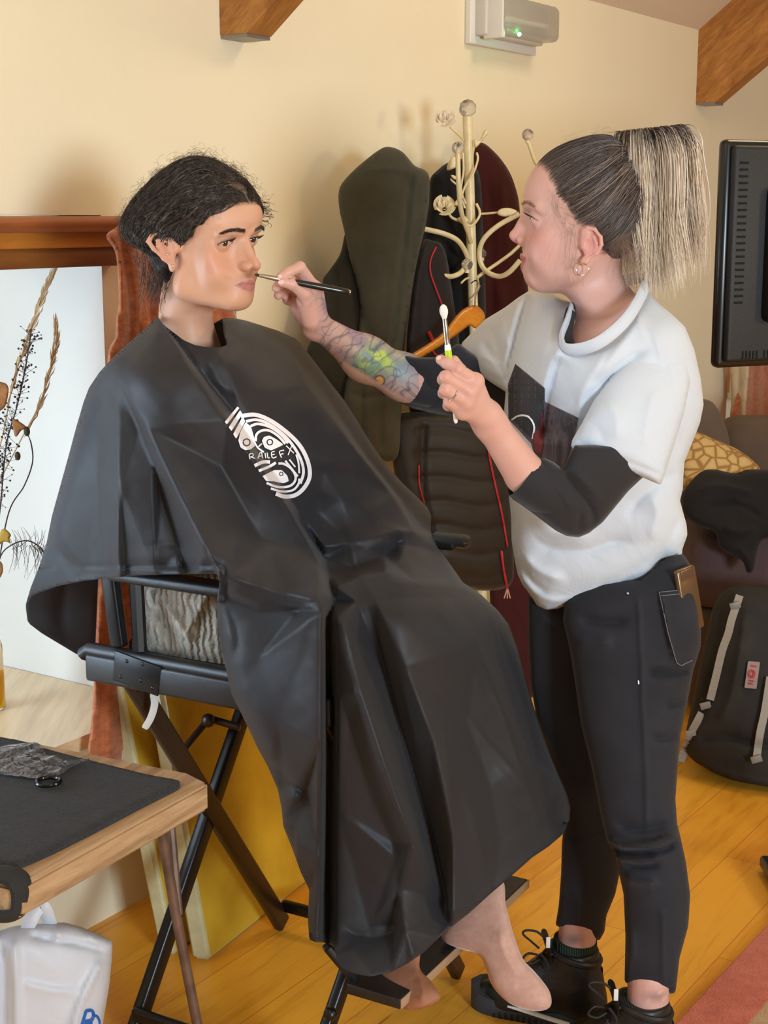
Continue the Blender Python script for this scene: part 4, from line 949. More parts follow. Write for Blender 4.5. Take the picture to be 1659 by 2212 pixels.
cape = mesh('cape', np.vstack([V1, V2]), F1 + [tuple(i + len(V1) for i in f) for f in F2], mCape, PS); cape['label'] = 'black nylon salon cape with a round white logo'
# ---- printed mark on the chest: arcs, eyes and lettering
def LZ(p): return np.array([(440 + x / 2.9625, 840 + y / 2.9625) for x, y in p])
def strip(g, pl, w, off, closed=False):
    pl = resample(pl, 3.0, closed=closed, smooth=len(pl) > 2) if len(pl) > 2 else resample(pl, 3.0, closed=False)
    t = np.gradient(pl, axis=0); t /= np.linalg.norm(t, axis=1, keepdims=True) + 1e-9; nn = np.stack([-t[:, 1], t[:, 0]], -1)
    rows = [pl + nn * w * k for k in (-.5, 0, .5)]; m = len(pl); V = []
    for r in rows: V.append(P(r[:, 0], r[:, 1], capeY(r) - off))
    V = np.vstack(V); F = []
    for k in range(2):
        for i in range(m - 1 + (1 if closed else 0)): F.append((k * m + i, k * m + (i + 1) % m, (k + 1) * m + (i + 1) % m, (k + 1) * m + i))
    g.add(V, F)
def blob(g, pl, off):
    ol = resample(pl, 3, smooth=False); pts, F, bn, th = grid_region(ol, 2.5); g.add(P(pts[:, 0], pts[:, 1], capeY(pts) - off), F)
gw, gk = G(), G()
for pl, w in (([(238, 174), (330, 166), (430, 205), (540, 285), (620, 370), (668, 470), (678, 560), (645, 630), (590, 678), (520, 690), (462, 670)], 26), ([(270, 208), (340, 198), (420, 227), (520, 302), (588, 388), (628, 470), (638, 540), (618, 606)], 18),
              ([(300, 238), (350, 224), (430, 247), (500, 297), (540, 348)], 17), ([(332, 335), (338, 292), (372, 267), (422, 268), (480, 305), (522, 352)], 16), ([(322, 335), (345, 375), (385, 405)], 11), ([(325, 492), (380, 468), (425, 468)], 22), ([(352, 525), (420, 497), (462, 472)], 18),
              ([(402, 602), (470, 627), (540, 625), (578, 600), (588, 560), (560, 510), (512, 480), (478, 478)], 15), ([(430, 637), (500, 657), (570, 648), (606, 610), (612, 574)], 14), ([(522, 460), (562, 510), (602, 560)], 13), ([(548, 452), (586, 500)], 10), ([(592, 420), (606, 470), (612, 540)], 12), ([(350, 370), (372, 350)], 8)):
    strip(gw, LZ(pl), w / 2.9625, .0042)
for pl in ([(215, 113), (229, 122), (150, 227), (133, 213)], [(233, 136), (248, 160), (178, 270), (160, 246)], [(250, 176), (266, 208), (208, 320), (188, 290)], [(268, 213), (302, 240), (325, 320), (328, 365), (300, 388), (265, 392), (235, 375), (222, 330), (235, 275)],
           [(372, 332), (385, 308), (420, 298), (465, 322), (512, 357), (470, 377), (430, 394), (390, 376)], [(376, 558), (450, 520), (500, 520), (535, 555), (545, 590), (510, 605), (450, 592), (400, 590)]): blob(gw, LZ(pl), .0042)
def circ(cx, cy, r): return [(cx + r * math.cos(a), cy + r * math.sin(a)) for a in np.linspace(0, 2 * PI, 14)]

LET = [[(296, 450), (292, 420), (312, 414), (318, 428), (298, 436)], [(302, 434), (330, 446)], [(346, 446), (366, 402), (378, 444)], [(352, 432), (374, 428)], [(392, 410), (398, 444)], [(406, 408), (412, 442), (424, 440)], [(454, 400), (434, 406), (440, 442), (466, 434)], [(436, 422), (454, 418)],
       [(514, 392), (484, 402), (498, 440)], [(490, 420), (510, 414)], [(528, 364), (578, 412)], [(566, 358), (540, 424)]]
for l in LET: strip(gw, LZ(l), 7 / 2.9625, .0042)
mInk = simple('logo_white', (236, 234, 238), .55); mInkK = simple('logo_black', (30, 30, 32), .6)
lg = gw.build('logo', mInk, cape); 
for c_, w in ((circ(275, 342, 22), 8), (circ(424, 341, 18), 7), (circ(497, 544, 12), 5)):
    gk = G(); strip(gk, LZ(c_), w / 2.9625, .0052); gk.build('logo_eye_ring', mInkK, cape)
# ---- knitted cardigan seen between cape and chair
M = Mat('grey_knit'); f = M.noise(26, 6, .75); w_ = M.node('ShaderNodeTexWave', Scale=26, Distortion=9, Detail=5); M.link(M.coords(), w_.inputs['Vector'])
M.base(M.mix(M.ramp(f, [(.3, srgb(130, 124, 112)), (.5, srgb(168, 160, 146)), (.7, srgb(200, 192, 178))]), M.ramp(w_.outputs['Fac'], [(.0, (.8, .78, .76, 1)), (.4, (1, 1, 1, 1))]), .8, 'MULTIPLY')); M.set(Roughness=.95, Sheen_Weight=.4); M.bump(w_.outputs['Fac'], .6, .006); mKnit = M.m
KO = [(284, 1235), (380, 1225), (480, 1225), (520, 1300), (520, 1460), (486, 1452), (430, 1440), (372, 1428), (330, 1412), (306, 1390), (296, 1350), (290, 1300)]
V, F, px, fr = solid(KO, [(284, 1235, 2.56), (500, 1240, 2.50), (300, 1400, 2.56), (510, 1450, 2.48)], 6, .7, .9, .07, folds=[([(300, 1260), (350, 1300), (400, 1370), (430, 1400)], .015, 8, 14), ([(330, 1250), (380, 1275), (460, 1290)], .014, 8, 12), ([(470, 1250), (440, 1300), (400, 1380)], .012, 8, 10), ([(300, 1310), (330, 1350), (350, 1410)], .012, 8, 10), ([(340, 1290), (350, 1340), (380, 1400)], -.012, 8, 8)])
cd = mesh('cardigan', V, F, mKnit, PS); cd['label'] = 'grey knitted cardigan showing under the cape'
g_ = G()
for i in range(15):
    a = np.array([(486 - i * 4.6, 1356 + i * 4.5)]); b = a + (0, 0); p0 = (486 - i * 5.2, 1360 + i * 4.6); p1 = (p0[0] + 34, p0[1] + 26)
    if p1[0] > 500: continue
# ---- stockinged feet
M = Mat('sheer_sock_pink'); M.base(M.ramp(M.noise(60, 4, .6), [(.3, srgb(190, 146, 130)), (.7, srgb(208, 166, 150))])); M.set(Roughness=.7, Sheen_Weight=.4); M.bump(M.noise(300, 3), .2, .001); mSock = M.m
mSock2 = simple('sheer_sock_shaded', (160, 106, 78), .75, nscale=40)  # same stocking, the foot's shade is put into this darker colour
FO = [(1086, 1900), (1092, 1950), (1098, 1975), (1109, 2016), (1129, 2070), (1156, 2100), (1183, 2134), (1191, 2156), (1189, 2174), (1173, 2183), (1146, 2183), (1109, 2172), (1082, 2152), (1061, 2125), (1051, 2097), (1041, 2072), (1024, 2058), (997, 2051), (962, 2036), (955, 2018), (972, 1990), (1000, 1940), (1005, 1890), (1045, 1870)]
V, F, px, fr = solid(FO, [(1000, 1900, 2.46), (1080, 1900, 2.44), (975, 2030, 2.42), (1180, 2165, 2.30), (1080, 2060, 2.37)], 4, .95, .95, .034, folds=[([(1110, 2142), (1128, 2132), (1155, 2134)], -.002, 4, 4), ([(1075, 2000), (1090, 2060), (1120, 2110)], .004, 12, 16)])
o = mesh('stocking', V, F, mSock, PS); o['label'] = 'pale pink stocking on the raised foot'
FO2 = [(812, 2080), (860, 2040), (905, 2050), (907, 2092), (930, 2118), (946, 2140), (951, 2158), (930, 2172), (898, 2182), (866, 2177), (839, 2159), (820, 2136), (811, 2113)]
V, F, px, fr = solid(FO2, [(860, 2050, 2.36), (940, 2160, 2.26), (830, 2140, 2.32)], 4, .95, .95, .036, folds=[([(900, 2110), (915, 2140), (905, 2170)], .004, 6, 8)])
o = mesh('stocking', V, F, mSock2, PS); o['label'] = 'stocking on the shaded foot, its shade put into the tan colour'
# ================================================================== TALL FOLDING CHAIR
NF = np.array([-.097, 2.30, 0]); FFp = np.array([.150, 2.74, 0]); NB = np.array([-.465, 2.51, 0]); FB = NB + (FFp - NF)
mBlackM = simple('black_coated_metal', (24, 24, 26), .32, .3); mBlackW = simple('black_painted_wood', (32, 31, 32), .42, nscale=30, bump=.1, bscale=90)
mCanvas = simple('black_canvas', (26, 26, 28), .85, bump=.3, bscale=500); mBrownLeg = simple('dark_brown_frame', (44, 30, 22), .4)
ch = empty('makeup_chair', (NF + FFp + NB + FB) / 4, 'tall black folding makeup chair under the seated person, with X-shaped legs', 'chair')
z = lambda p, h: np.array([p[0], p[1], h])
cfw = (NF - NB) / np.linalg.norm(NF - NB)
for a, b, nm in ((NB, NF, 'seat_rail'), (FB, FFp, 'seat_rail')):
    g_ = G(); g_.add(*bar_vf(z(a, .715) - cfw * .07, z(b, .715) + cfw * .02, .030, .050, .006)); g_.add(*tube_vf([z(a, .745) - cfw * .085 - UZ * .012, z(a, .745) - cfw * .07, z(b, .745)], .013, 10)); r_ = g_.build(nm, mBlackW, ch)
    if a is NB:
        for k, (u, v) in enumerate(((.02, .03), (.05, .0), (.075, -.01), (.005, .0), (.055, .03))):
            g_ = G(); g_.add(*ball_vf(z(a, .712 + v) + cfw * u - np.array([.0, .018, 0]), .004, 8, 6)); g_.build('screw', mBlackM, r_)
g_ = G(); g_.add(*bar_vf(z(NB, .73) - cfw * .01 - (0, .017, 0), z(NB, .715) + cfw * .09 - (0, .017, 0), .004, .055, .002)); g_.build('hinge_plate', mBlackM, ch)
for a in (NB, FB):
    g_ = G(); g_.add(*bar_vf(z(a, .76) , z(a, 1.16) - cfw * .05, .022, .030, .006, up=tuple(cfw))); g_.add(*tube_vf([z(a, .76) + cfw * .045 + (FFp - NF) * 0, z(a, .89) + cfw * .042], .013, 8)); g_.build('back_post', mBlackM, ch)
for a, b in ((NB, NF), (FB, FFp)):
    g_ = G(); g_.add(*bar_vf(z(a, .892) - cfw * .01, z(b, .892) - cfw * .01, .042, .022, .008)); g_.build('armrest', mBlackW, ch)
    g_ = G(); g_.add(*bar_vf(z(b, .76) - cfw * .06, z(b, .885) - cfw * .06, .02, .02, .004)); g_.build('arm_support', mBlackM, ch)
e = P(992, 1168, 2.735); g_ = G(); ax = e - z(FB, e[2]); ax /= np.linalg.norm(ax)
g_.add(*tube_vf([e - ax * .05, e, e + ax * .016, e + ax * .022], [.013, .0135, .0135, .008], 14)); g_.add(*tube_vf([P(920, 1160, 2.79), P(985, 1167, 2.74)], .009, 8)); g_.build('arm_knob', simple('knob_grey', (72, 76, 82), .35), ch)
g_ = G(); V = []
n = 8
for i in range(n + 1):
    for j in range(n + 1):
        u, v = i / n, j / n; p = (NB * (1 - u) + NF * u) * (1 - v) + (FB * (1 - u) + FFp * u) * v; V.append(z(p, .752 - .03 * 4 * v * (1 - v)))
g_.add(V, [(i * (n + 1) + j, (i + 1) * (n + 1) + j, (i + 1) * (n + 1) + j + 1, i * (n + 1) + j + 1) for i in range(n) for j in range(n)]); g_.build('seat', mCanvas, ch)
g_ = G(); V = []
for i in range(n + 1):
    for j in range(3):
        v = i / n; p = NB * (1 - v) + FB * v - cfw * (.02 + .05 * 4 * v * (1 - v)); V.append(z(p, .98 + .085 * j))
g_.add(V, [(i * 3 + j, (i + 1) * 3 + j, (i + 1) * 3 + j + 1, i * 3 + j + 1) for i in range(n) for j in range(2)]); g_.build('backrest', mCanvas, ch)
def leg(a, b, m, w=.030, t=.022, name='leg'):
    g = G(); g.add(*bar_vf(a, b, w, t, .007, up=tuple(cfw))); o_ = g.build(name, m, ch); return o_
leg(z(NB, .71) + cfw * .02, z(FB, .012) + cfw * .0, mBrownLeg, .040, .022)
leg(z(FB, .71), z(NB, .012), mBlackM, .036, .024)
leg(z(NF, .71), z(FFp, .012), mBrownLeg, .036, .022)
leg(z(FFp, .71), z(NF - np.array([.045, .01, 0]), .012), mBlackM, .032, .022)
for a, b in ((FB, FFp), (NB, NF)): leg(z(a, .055), z(b, .055), mBlackM, .026, .018, 'foot_rail')
for a, b, q in ((P(372, 1648, 2.74), P(452, 1552, 2.80), 0), (P(452, 1552, 2.80), P(520, 1572, 2.78), 1)): leg(a, b, mBrownLeg, .014, .012 + .006 * q, 'folding_stay')
g_ = G(); g_.add(*ball_vf(P(450, 1556, 2.78), .014)); g_.build('stay_joint', mBrownLeg, ch)
# footrest board
f0 = NF + cfw * .040 + (FFp - NF) * .02; f1 = FFp + cfw * .040 + (FFp - NF) * .05
g_ = G(); V, F = box_vf(z((f0 + f1) / 2 + cfw * .045, .225), (f1 - f0) / 2 * (1, 1, 0), cfw * .052, UZ * .010, .003); g_.add(V, F); fr_ = g_.build('footrest', mBlackW, ch)
g_ = G(); g_.add(*box_vf(z((f0 + f1) / 2 + cfw * .0985, .226), (f1 - f0) / 2 * (1, 1, 0), cfw * .0012, UZ * .0085, .0005)); g_.build('edge_trim', simple('footrest_edge', (170, 140, 110), .4), fr_)
for f, p in ((f0, NF), (f1, FFp)):
    g_ = G(); g_.add(*bar_vf(z(f, .22) + (FFp - NF) * .06, z(p, .30), .02, .016, .003)); g_.build('footrest_bracket', mBlackM, ch)
g_ = G(); g_.add(*ball_vf(P(714, 2190, 2.285), .012)); g_.build('lock_knob', mBlackM, ch)
# white tag tied to the leg
g_ = G(); pl = spline([P(330, 1492, 2.50), P(334, 1520, 2.495), P(326, 1550, 2.49), P(312, 1574, 2.485)], 6); g_.add(*tube_vf(pl, [.004, .006] + [.0075] * (len(pl) - 3) + [.006], 6, flat=.15)); g_.build('cloth_tag', simple('white_tape', (216, 214, 208), .8), ch)
# ================================================================== STANDING PERSON
PT = empty('person', floorhit(1380, 2331) * (1, 1, 0), 'standing person with a blonde ponytail in a white T-shirt and dark jeans holding makeup brushes', 'person')
HL2y = [-12, -8, -4.0, -2.4, -1.4, .2, 1.0, 2.0, 3.2, 4.6, 6.0, 7.4, 10]; HL2z = [-4.8, -4.8, -4.4, -2.6, 1.4, 1.5, 1.2, 2.2, 3.2, 3.9, 5.6, 7.0, 7.8]
SK2 = dict(base=(208, 164, 152), blush=(208, 138, 132), bl=.7, lid=(186, 138, 130), lip=(178, 106, 104), mouth=(120, 64, 60), brow=(150, 112, 96), lash=(84, 58, 52), bra=.45, scalp=(96, 80, 72), scalpf=lambda x, y, z: np.clip((z - np.interp(y, HL2y, HL2z)) / 1.2, 0, 1) * (np.abs(x) < 7.5))
mSkin2 = skin_mat('skin_fair')
O2 = P(1268, 474, 2.46)
MK2 = [((0, 10.9, -3.3), (1101, 510)), ((.6, 9.4, -4.3), (1124, 527)), ((1.2, 9.0, -3.7), (1137, 521)), ((0, 8.9, 1.2), (1127, 450)), ((0, 9.3, -.8), (1117, 472)), ((0, 8.7, 4.5), (1134, 402)), ((0, 8.0, 6.8), (1150, 362)),
       ((3.1, 8.3, 0), (1150, 474)), ((4.5, 6.6, 0), (1166, 478)), ((2.6, 7.2, -5.6), (1149, 573)), ((0, 9.2, -5.6), (1127, 557)), ((0, 9.1, -6.7), (1128, 578)), ((0, 8.9, -8.3), (1138, 604)), ((0, 7.6, -9.6), (1160, 628)),
       ((3.2, 4, -8.6), (1205, 626)), ((5.6, 0, -6.2), (1240, 598)), ((7.5, -.6, -4.2), (1270, 563)), ((7.6, -1, 1.2), (1279, 494)), ((8, -2.4, -1), (1298, 524)), ((7.4, .4, -1.5), (1252, 528)), ((0, -1, 11), (1300, 306)), ((0, -10, 3), (1398, 440)), ((0, 4.8, 9.6), (1210, 322))]
H2 = Head(O2, (-.985, .10, -.10), (-.04, 0, 1), [(P(1290, 560, 2.47), P(1318, 690, 2.47), .047, .050, .018), (P(1318, 690, 2.47), P(1320, 800, 2.46), .058, .10, .03)], SK2, marks=MK2, scale=1.06, open=.24, smile=.75, lipgap=.10, cheek=.6, mz=-6.1, nose_tip=(0, 10.2, -3.4), tipr=.80, chin=(0, 7.5, -8.2), lf=.15, lr=1.1)
def tint(V, base, extra=None):
    C = np.tile(vcol(base), (len(V), 1)); 
    if extra is not None: extra(V, C)
    return C
bodyparts = [(H2.V, H2.F, H2.C)]
# ---- near arm and hand (holding an upright brush)
def hand(S, W_, Ks, fingers, thumb, pr=.0125, k=.009):
    for K in Ks: S.cap(W_, K, pr * 1.25, pr * .85, .012)
    for a, b in zip(Ks[:-1], Ks[1:]): S.cap(a, b, pr * .78, pr * .78, .008)
    for f, r in fingers:
        for i in range(len(f) - 1): S.cap(f[i], f[i + 1], r * (1 - .07 * i), r * (1 - .07 * (i + 1)), .0035 if i else .006)
    for i in range(len(thumb) - 1): S.cap(thumb[i], thumb[i + 1], .0125 - .0016 * i, .0125 - .0016 * (i + 1), .007 if i == 0 else .0035)
pp = lambda *a: [P(*q) for q in a]
S = SDF(); Wn = P(1050, 902, 2.19)
S.cap(P(1250, 1095, 2.28), P(1150, 1042, 2.24), .018, .030, .004); S.cap(P(1150, 1042, 2.24), P(1134, 1024, 2.232), .030, .0315, .004); S.cap(P(1134, 1024, 2.232), Wn, .0318, .0220, .004)
S.cap(P(1056, 912, 2.195), P(1052, 898, 2.185), .0215, .0195, .02)
Ks = pp((1028, 823, 2.145), (1014, 845, 2.135), (1006, 868, 2.137), (1000, 890, 2.147))
hand(S, Wn, Ks, [(pp((1028, 823, 2.145), (988, 797, 2.125), (964, 784, 2.128), (952, 777, 2.138)), .0096), (pp((1014, 845, 2.135), (962, 814, 2.112), (957, 820, 2.145), (978, 832, 2.165)), .0096),
    (pp((1006, 868, 2.137), (962, 842, 2.116), (958, 849, 2.145), (978, 858, 2.165)), .0093), (pp((1000, 890, 2.147), (970, 868, 2.130), (968, 876, 2.150), (984, 882, 2.165)), .0088)],
    pp((1045, 880, 2.185), (1016, 838, 2.175), (994, 800, 2.168), (981, 779, 2.160)))
V, F = S.mesh(.0015); V = vsmooth(V, F, 1, .4)
def handtint(V, C, strip=None):
    q = proj(V)
    def sp(cx, cy, r, col, a): m = (np.exp(-(((q - (cx, cy)) / r) ** 2).sum(1)) * a)[:, None]; C[:] = C * (1 - m) + vcol(col) * m
    for cx, cy in ((988, 796), (963, 812), (962, 840), (970, 866), (1026, 820), (1012, 844), (1005, 866)): sp(cx, cy, 11, (204, 138, 124), .45)
    sp(950, 776, 7, (232, 170, 160), .5)
bodyparts.append((V, F, tint(V, (208, 162, 148), handtint)))
# a blade-like tattoo mark by the cuff
# ---- far arm and hand, pinching a brush against the seated person's cheek
S = SDF(); Wf = P(687, 704, 2.50)
S.cap(P(940, 838, 2.61), P(885, 820, 2.595), .022, .033, .012); S.cap(P(885, 820, 2.595), P(872, 815, 2.59), .034, .0355, .01); S.cap(P(872, 815, 2.59), P(790, 775, 2.555), .036, .0345, .03); S.cap(P(790, 775, 2.555), Wf, .0350, .0205, .03)
Kf = pp((678, 622, 2.462), (670, 630, 2.482), (662, 641, 2.498), (655, 656, 2.508))
hand(S, Wf, Kf, [(pp((678, 620, 2.462), (648, 577, 2.436), (623, 588, 2.424), (608, 597, 2.418)), .0098), (pp((670, 630, 2.482), (634, 598, 2.470), (606, 612, 2.458), (597, 622, 2.450)), .0096),
    (pp((662, 641, 2.498), (628, 620, 2.488), (608, 632, 2.478), (601, 638, 2.468)), .0092), (pp((655, 656, 2.508), (632, 640, 2.502), (620, 648, 2.494), (616, 640, 2.480)), .0082)],
    pp((676, 678, 2.478), (658, 634, 2.440), (632, 614, 2.422), (611, 610, 2.414)), pr=.0125)
S.cap(P(680, 708, 2.50), P(648, 668, 2.500), .019, .0150, .014); S.cap(P(672, 690, 2.475), P(660, 650, 2.455), .0165, .0145, .012); S.cap(P(684, 690, 2.485), P(682, 625, 2.475), .016, .0115, .012)
V, F = S.mesh(.0015); V = vsmooth(V, F, 1, .4)
def tattoo(V, C):
    q = proj(V); x, y = q.T; u = (x - 675) / 200.; r = np.random.default_rng(4)
    a = np.clip((u - .02) * 9, 0, 1)                         # starts at the wrist
    edge = vnoise(q, .09, 3); a = np.clip(a + edge * .5 * (u < .35), 0, 1); a[(x < 668) | (x > 905)] = 0
    def put(m, col, al): mm = (np.clip(m, 0, 1) * a * al)[:, None]; C[:] = C * (1 - mm) + vcol(col) * mm
    put(np.ones(len(V)), (168, 150, 150), .55)
    put(vnoise(q, .05, 12) * 2.2, (112, 126, 146), .75); put(vnoise(q, .06, 14) * 2.2, (142, 116, 146), .75)
    g_ = np.exp(-((x - 812) / 52) ** 2 - ((y - 785) / 40) ** 2) * 1.7; put(g_ * (vnoise(q, .10, 15) * .8 + .7), (112, 150, 116), .9)
    g_ = np.exp(-((x - 818) / 34) ** 2 - ((y - 775) / 24) ** 2) * 1.6; put(g_ * np.clip(vnoise(q, .13, 16) * 2 + .3, 0, 1), (186, 204, 96), .95)
    put(np.exp(-((x - 862) / 16) ** 2 - ((y - 800) / 30) ** 2), (118, 142, 156), .7)
    for sd, sc, w in ((21, .075, .045), (22, .12, .045)): put(np.exp(-(vnoise(q, sc, sd) / w) ** 2), (62, 66, 78), .60)
    d = np.hypot(x - 820, y - 822); C[d < 9.5] = vcol((206, 160, 92)); put(np.exp(-((d - 10.5) / 1.6) ** 2), (50, 44, 44), .9); put(np.exp(-(np.hypot(x - 814, y - 823) / 2.2) ** 2), (70, 50, 40), .9)
    # lower edge of the arm stays bare, with dark strokes
    m = (np.clip((y - (776 + (x - 740) * .60)) / 8, 0, 1) * (x > 740) * .75)[:, None]; C[:] = C * (1 - m) + vcol((224, 180, 164)) * m
    mm = (np.exp(-(vnoise(q, .07, 31) / .07) ** 2) * (x < 690) * (y > 640) * (x < 655) * .45)[:, None]; C[:] = C * (1 - mm) + vcol((84, 60, 56)) * mm
bodyparts.append((V, F, tint(V, (208, 162, 148), tattoo)))
# hidden trunk, thighs and shins, ankles
S = SDF(); nk2 = P(1320, 720, 2.47)
S.cap(P(1320, 850, 2.47), P(1300, 1150, 2.49), .072, .065, .05); S.cap(P(1300, 1150, 2.49), P(1320, 1330, 2.51), .06, .055, .03)
S.cap(P(1400, 800, 2.40), P(1350, 1000, 2.33), .036, .022, .01); S.cap(P(1350, 1000, 2.33), P(1250, 1095, 2.28), .020, .018, .006); S.cap(P(1330, 800, 2.46), P(1400, 810, 2.42), .045, .036, .04)
S.cap(P(1320, 780, 2.50), P(1130, 800, 2.61), .045, .024, .03); S.cap(P(1130, 800, 2.61), P(940, 838, 2.61), .022, .020, .01)
for a, b, c in ((P(1380, 1350, 2.46), P(1388, 1800, 2.41), P(1402, 2120, 2.40)), (P(1230, 1370, 2.58), P(1265, 1780, 2.58), P(1250, 2010, 2.585))):
    S.cap(a, b, .050, .034, .03); S.cap(b, c, .034, .030, .02)
S.cap(P(1402, 2110, 2.395), P(1396, 2230, 2.39), .037, .036, .01); S.cap(P(1250, 1990, 2.585), P(1240, 2100, 2.58), .035, .036, .01)
V, F = S.mesh(.007)
def anktat(V, C):
    q = proj(V)
    m = (np.exp(-(((q - (1418, 2153)) / (26, 11)) ** 2).sum(1) * .9) * (np.abs(vnoise(q, .16, 5)) < .35) * .6)[:, None]; C[:] = C * (1 - m) + vcol((90, 78, 82)) * m
    m = (np.exp(-(((q - (1238, 2030)) / (20, 12)) ** 2).sum(1)) * .75)[:, None]; C[:] = C * (1 - m) + vcol((84, 88, 108)) * m
bodyparts.append((V, F, tint(V, (210, 162, 150), anktat)))
V, F, C = joinp(bodyparts); mesh('body', V, F, mSkin2, PT, cols=C)
H2.eye(1, PT, (-1, .02, -.22), (96, 110, 120)); H2.eye(-1, PT, (-1, .02, -.22), (96, 110, 120)); H2.lashes(1, PT, mLash, .6); H2.lashes(-1, PT, mLash, .6); H2.brow(1, PT, mBrowFair, 90, r=.00018)
# nails
mNail = simple('fingernail', (236, 186, 176), .25)
for (px, py, Y, r) in ((947, 773, 2.1300, .0042), (604, 597, 2.4105, .0042), (606, 611, 2.4045, .0050)):
    d = np.linalg.norm(V - P(px, py, Y), axis=1); v = V[np.argmin(d)]; g_ = G(); g_.add(*ball_vf(v, r, 12, 8, (1, .5, .85))); g_.build('fingernail', mNail, PT)
# ring
mSilver = simple('silver', (206, 204, 202), .18, 1.0)
a, b = P(1006, 868, 2.137), P(962, 842, 2.116); c = a * .32 + b * .68; u1, u2, _ = basis(b - a)
g_ = G(); R_ = .0102; g_.add(*tube_vf([c + R_ * (math.cos(t) * u1 + math.sin(t) * u2) for t in np.linspace(0, 2 * PI, 30)], .0011, 8, caps=False)); g_.build('finger_ring', mSilver, PT)
# hoop earring, stud
c = H2.W((7.9, -.4, -4.9)).ravel(); g_ = G(); g_.add(*tube_vf([c + .0095 * np.array([math.cos(t), -.25 * math.cos(t), math.sin(t)]) - UZ * .004 for t in np.linspace(0, 2 * PI, 30)], .0009, 6)); g_.build('earring', mSilver, PT)
g_ = G(); g_.add(*ball_vf(c + np.array([-.012, -.008, -.002]), .0022, 10, 8)); g_.build('earring', mSilver, PT)
# ---- hair
HC2 = np.array([0, -.9, 3.0]); HR2 = np.array([7.5, 9.3, 8.5])
M = Mat('hair_vertex'); a = M.n.new('ShaderNodeVertexColor'); a.layer_name = 'Col'; M.base(a.outputs['Color']); M.set(Roughness=.38, Specular_IOR_Level=.5); mHairV = M.m
S = SDF(); S.ell((0, -.010, .030), (.0730, .0900, .0815), .01); S.ell((0, .014, .034), (.0640, .0690, .0680), .02); S.ell((0, -.045, -.005), (.052, .038, .055), .03)
V, F = S.mesh(.0024, lambda X: (.0007 * vnoise(X * np.array([1, .3, 1]), 300, 5) - np.clip(np.interp(X[..., 1] * 100, HL2y, HL2z) / 100 + .012 - X[..., 2], 0, 1) * .5).astype(np.float32))
hp = [(H2.warp(H2.world(V)), F, np.tile(vcol((78, 66, 62)), (len(V), 1)))]
rr = np.random.default_rng(41); N = 3400; A = []; t = np.linspace(0, 1, 26)
for i in range(N):
    sd = 1 if rr.random() < .75 else -1
    if rr.random() < .72:
        u = rr.random(); yy = 8.2 - 10.2 * u + rr.normal() * .1 if u < .62 else 1.9 - 9.5 * (u - .62) / .38; zz = np.interp(yy, HL2y, HL2z) + rr.uniform(.0, 1.0)
        q = np.array([0, (yy - HC2[1]) / HR2[1], (zz - HC2[2]) / HR2[2]]); A.append((sd * math.sqrt(max(.0009, 1 - q[1] ** 2 - q[2] ** 2)), q[1], q[2]))
    else:
        y = rr.uniform(-.6, .85); z_ = rr.uniform(.0, .9); A.append((sd * max(.02, 1 - y * y - z_ * z_) ** .5, y, z_))
    if i % 4 == 0: y = rr.uniform(-.8, -.12); z_ = rr.uniform(-.78, -.1); A[-1] = (sd * max(.03, 1 - y * y - z_ * z_) ** .5, y, z_)
A = np.array(A); Bd = np.tile(np.array([[0, -.74, .60]]), (N, 1)) + rr.normal(size=(N, 3)) * .05
Pt, d = slerp_paths(A, Bd, t, HC2, HR2 + .10); Pt = Pt + d * (rr.uniform(-.12, .22, (N, 1)) + .12 * np.sin(t * PI)[None] * rr.normal(size=(N, 1)))[..., None] + np.cross(np.gradient(Pt, axis=1), d) * (.5 * np.sin(t * 6 + rr.random((N, 1)) * 6))[..., None]
ok = ~((Pt[..., 1] > 2.0) & (Pt[..., 2] < np.interp(Pt[..., 1], HL2y, HL2z) - .5)).any(1); Pt = Pt[ok]; N = len(Pt)
R = .05 * rr.uniform(.5, 1.4, (N, 1)) * np.ones((1, 26)) * (1 - .7 * (1 - t[None]) ** 4)
V, F = tubes(Pt / 100, R / 100, 3)
cc = np.stack([vcol(c) for c in ((66, 56, 54), (92, 80, 76), (124, 112, 106), (84, 70, 62), (150, 134, 122))])[rr.choice(5, N, p=[.28, .3, .22, .12, .08])]
hp.append((H2.warp(H2.world(V)), F, np.repeat(cc, 26 * 3, axis=0)))
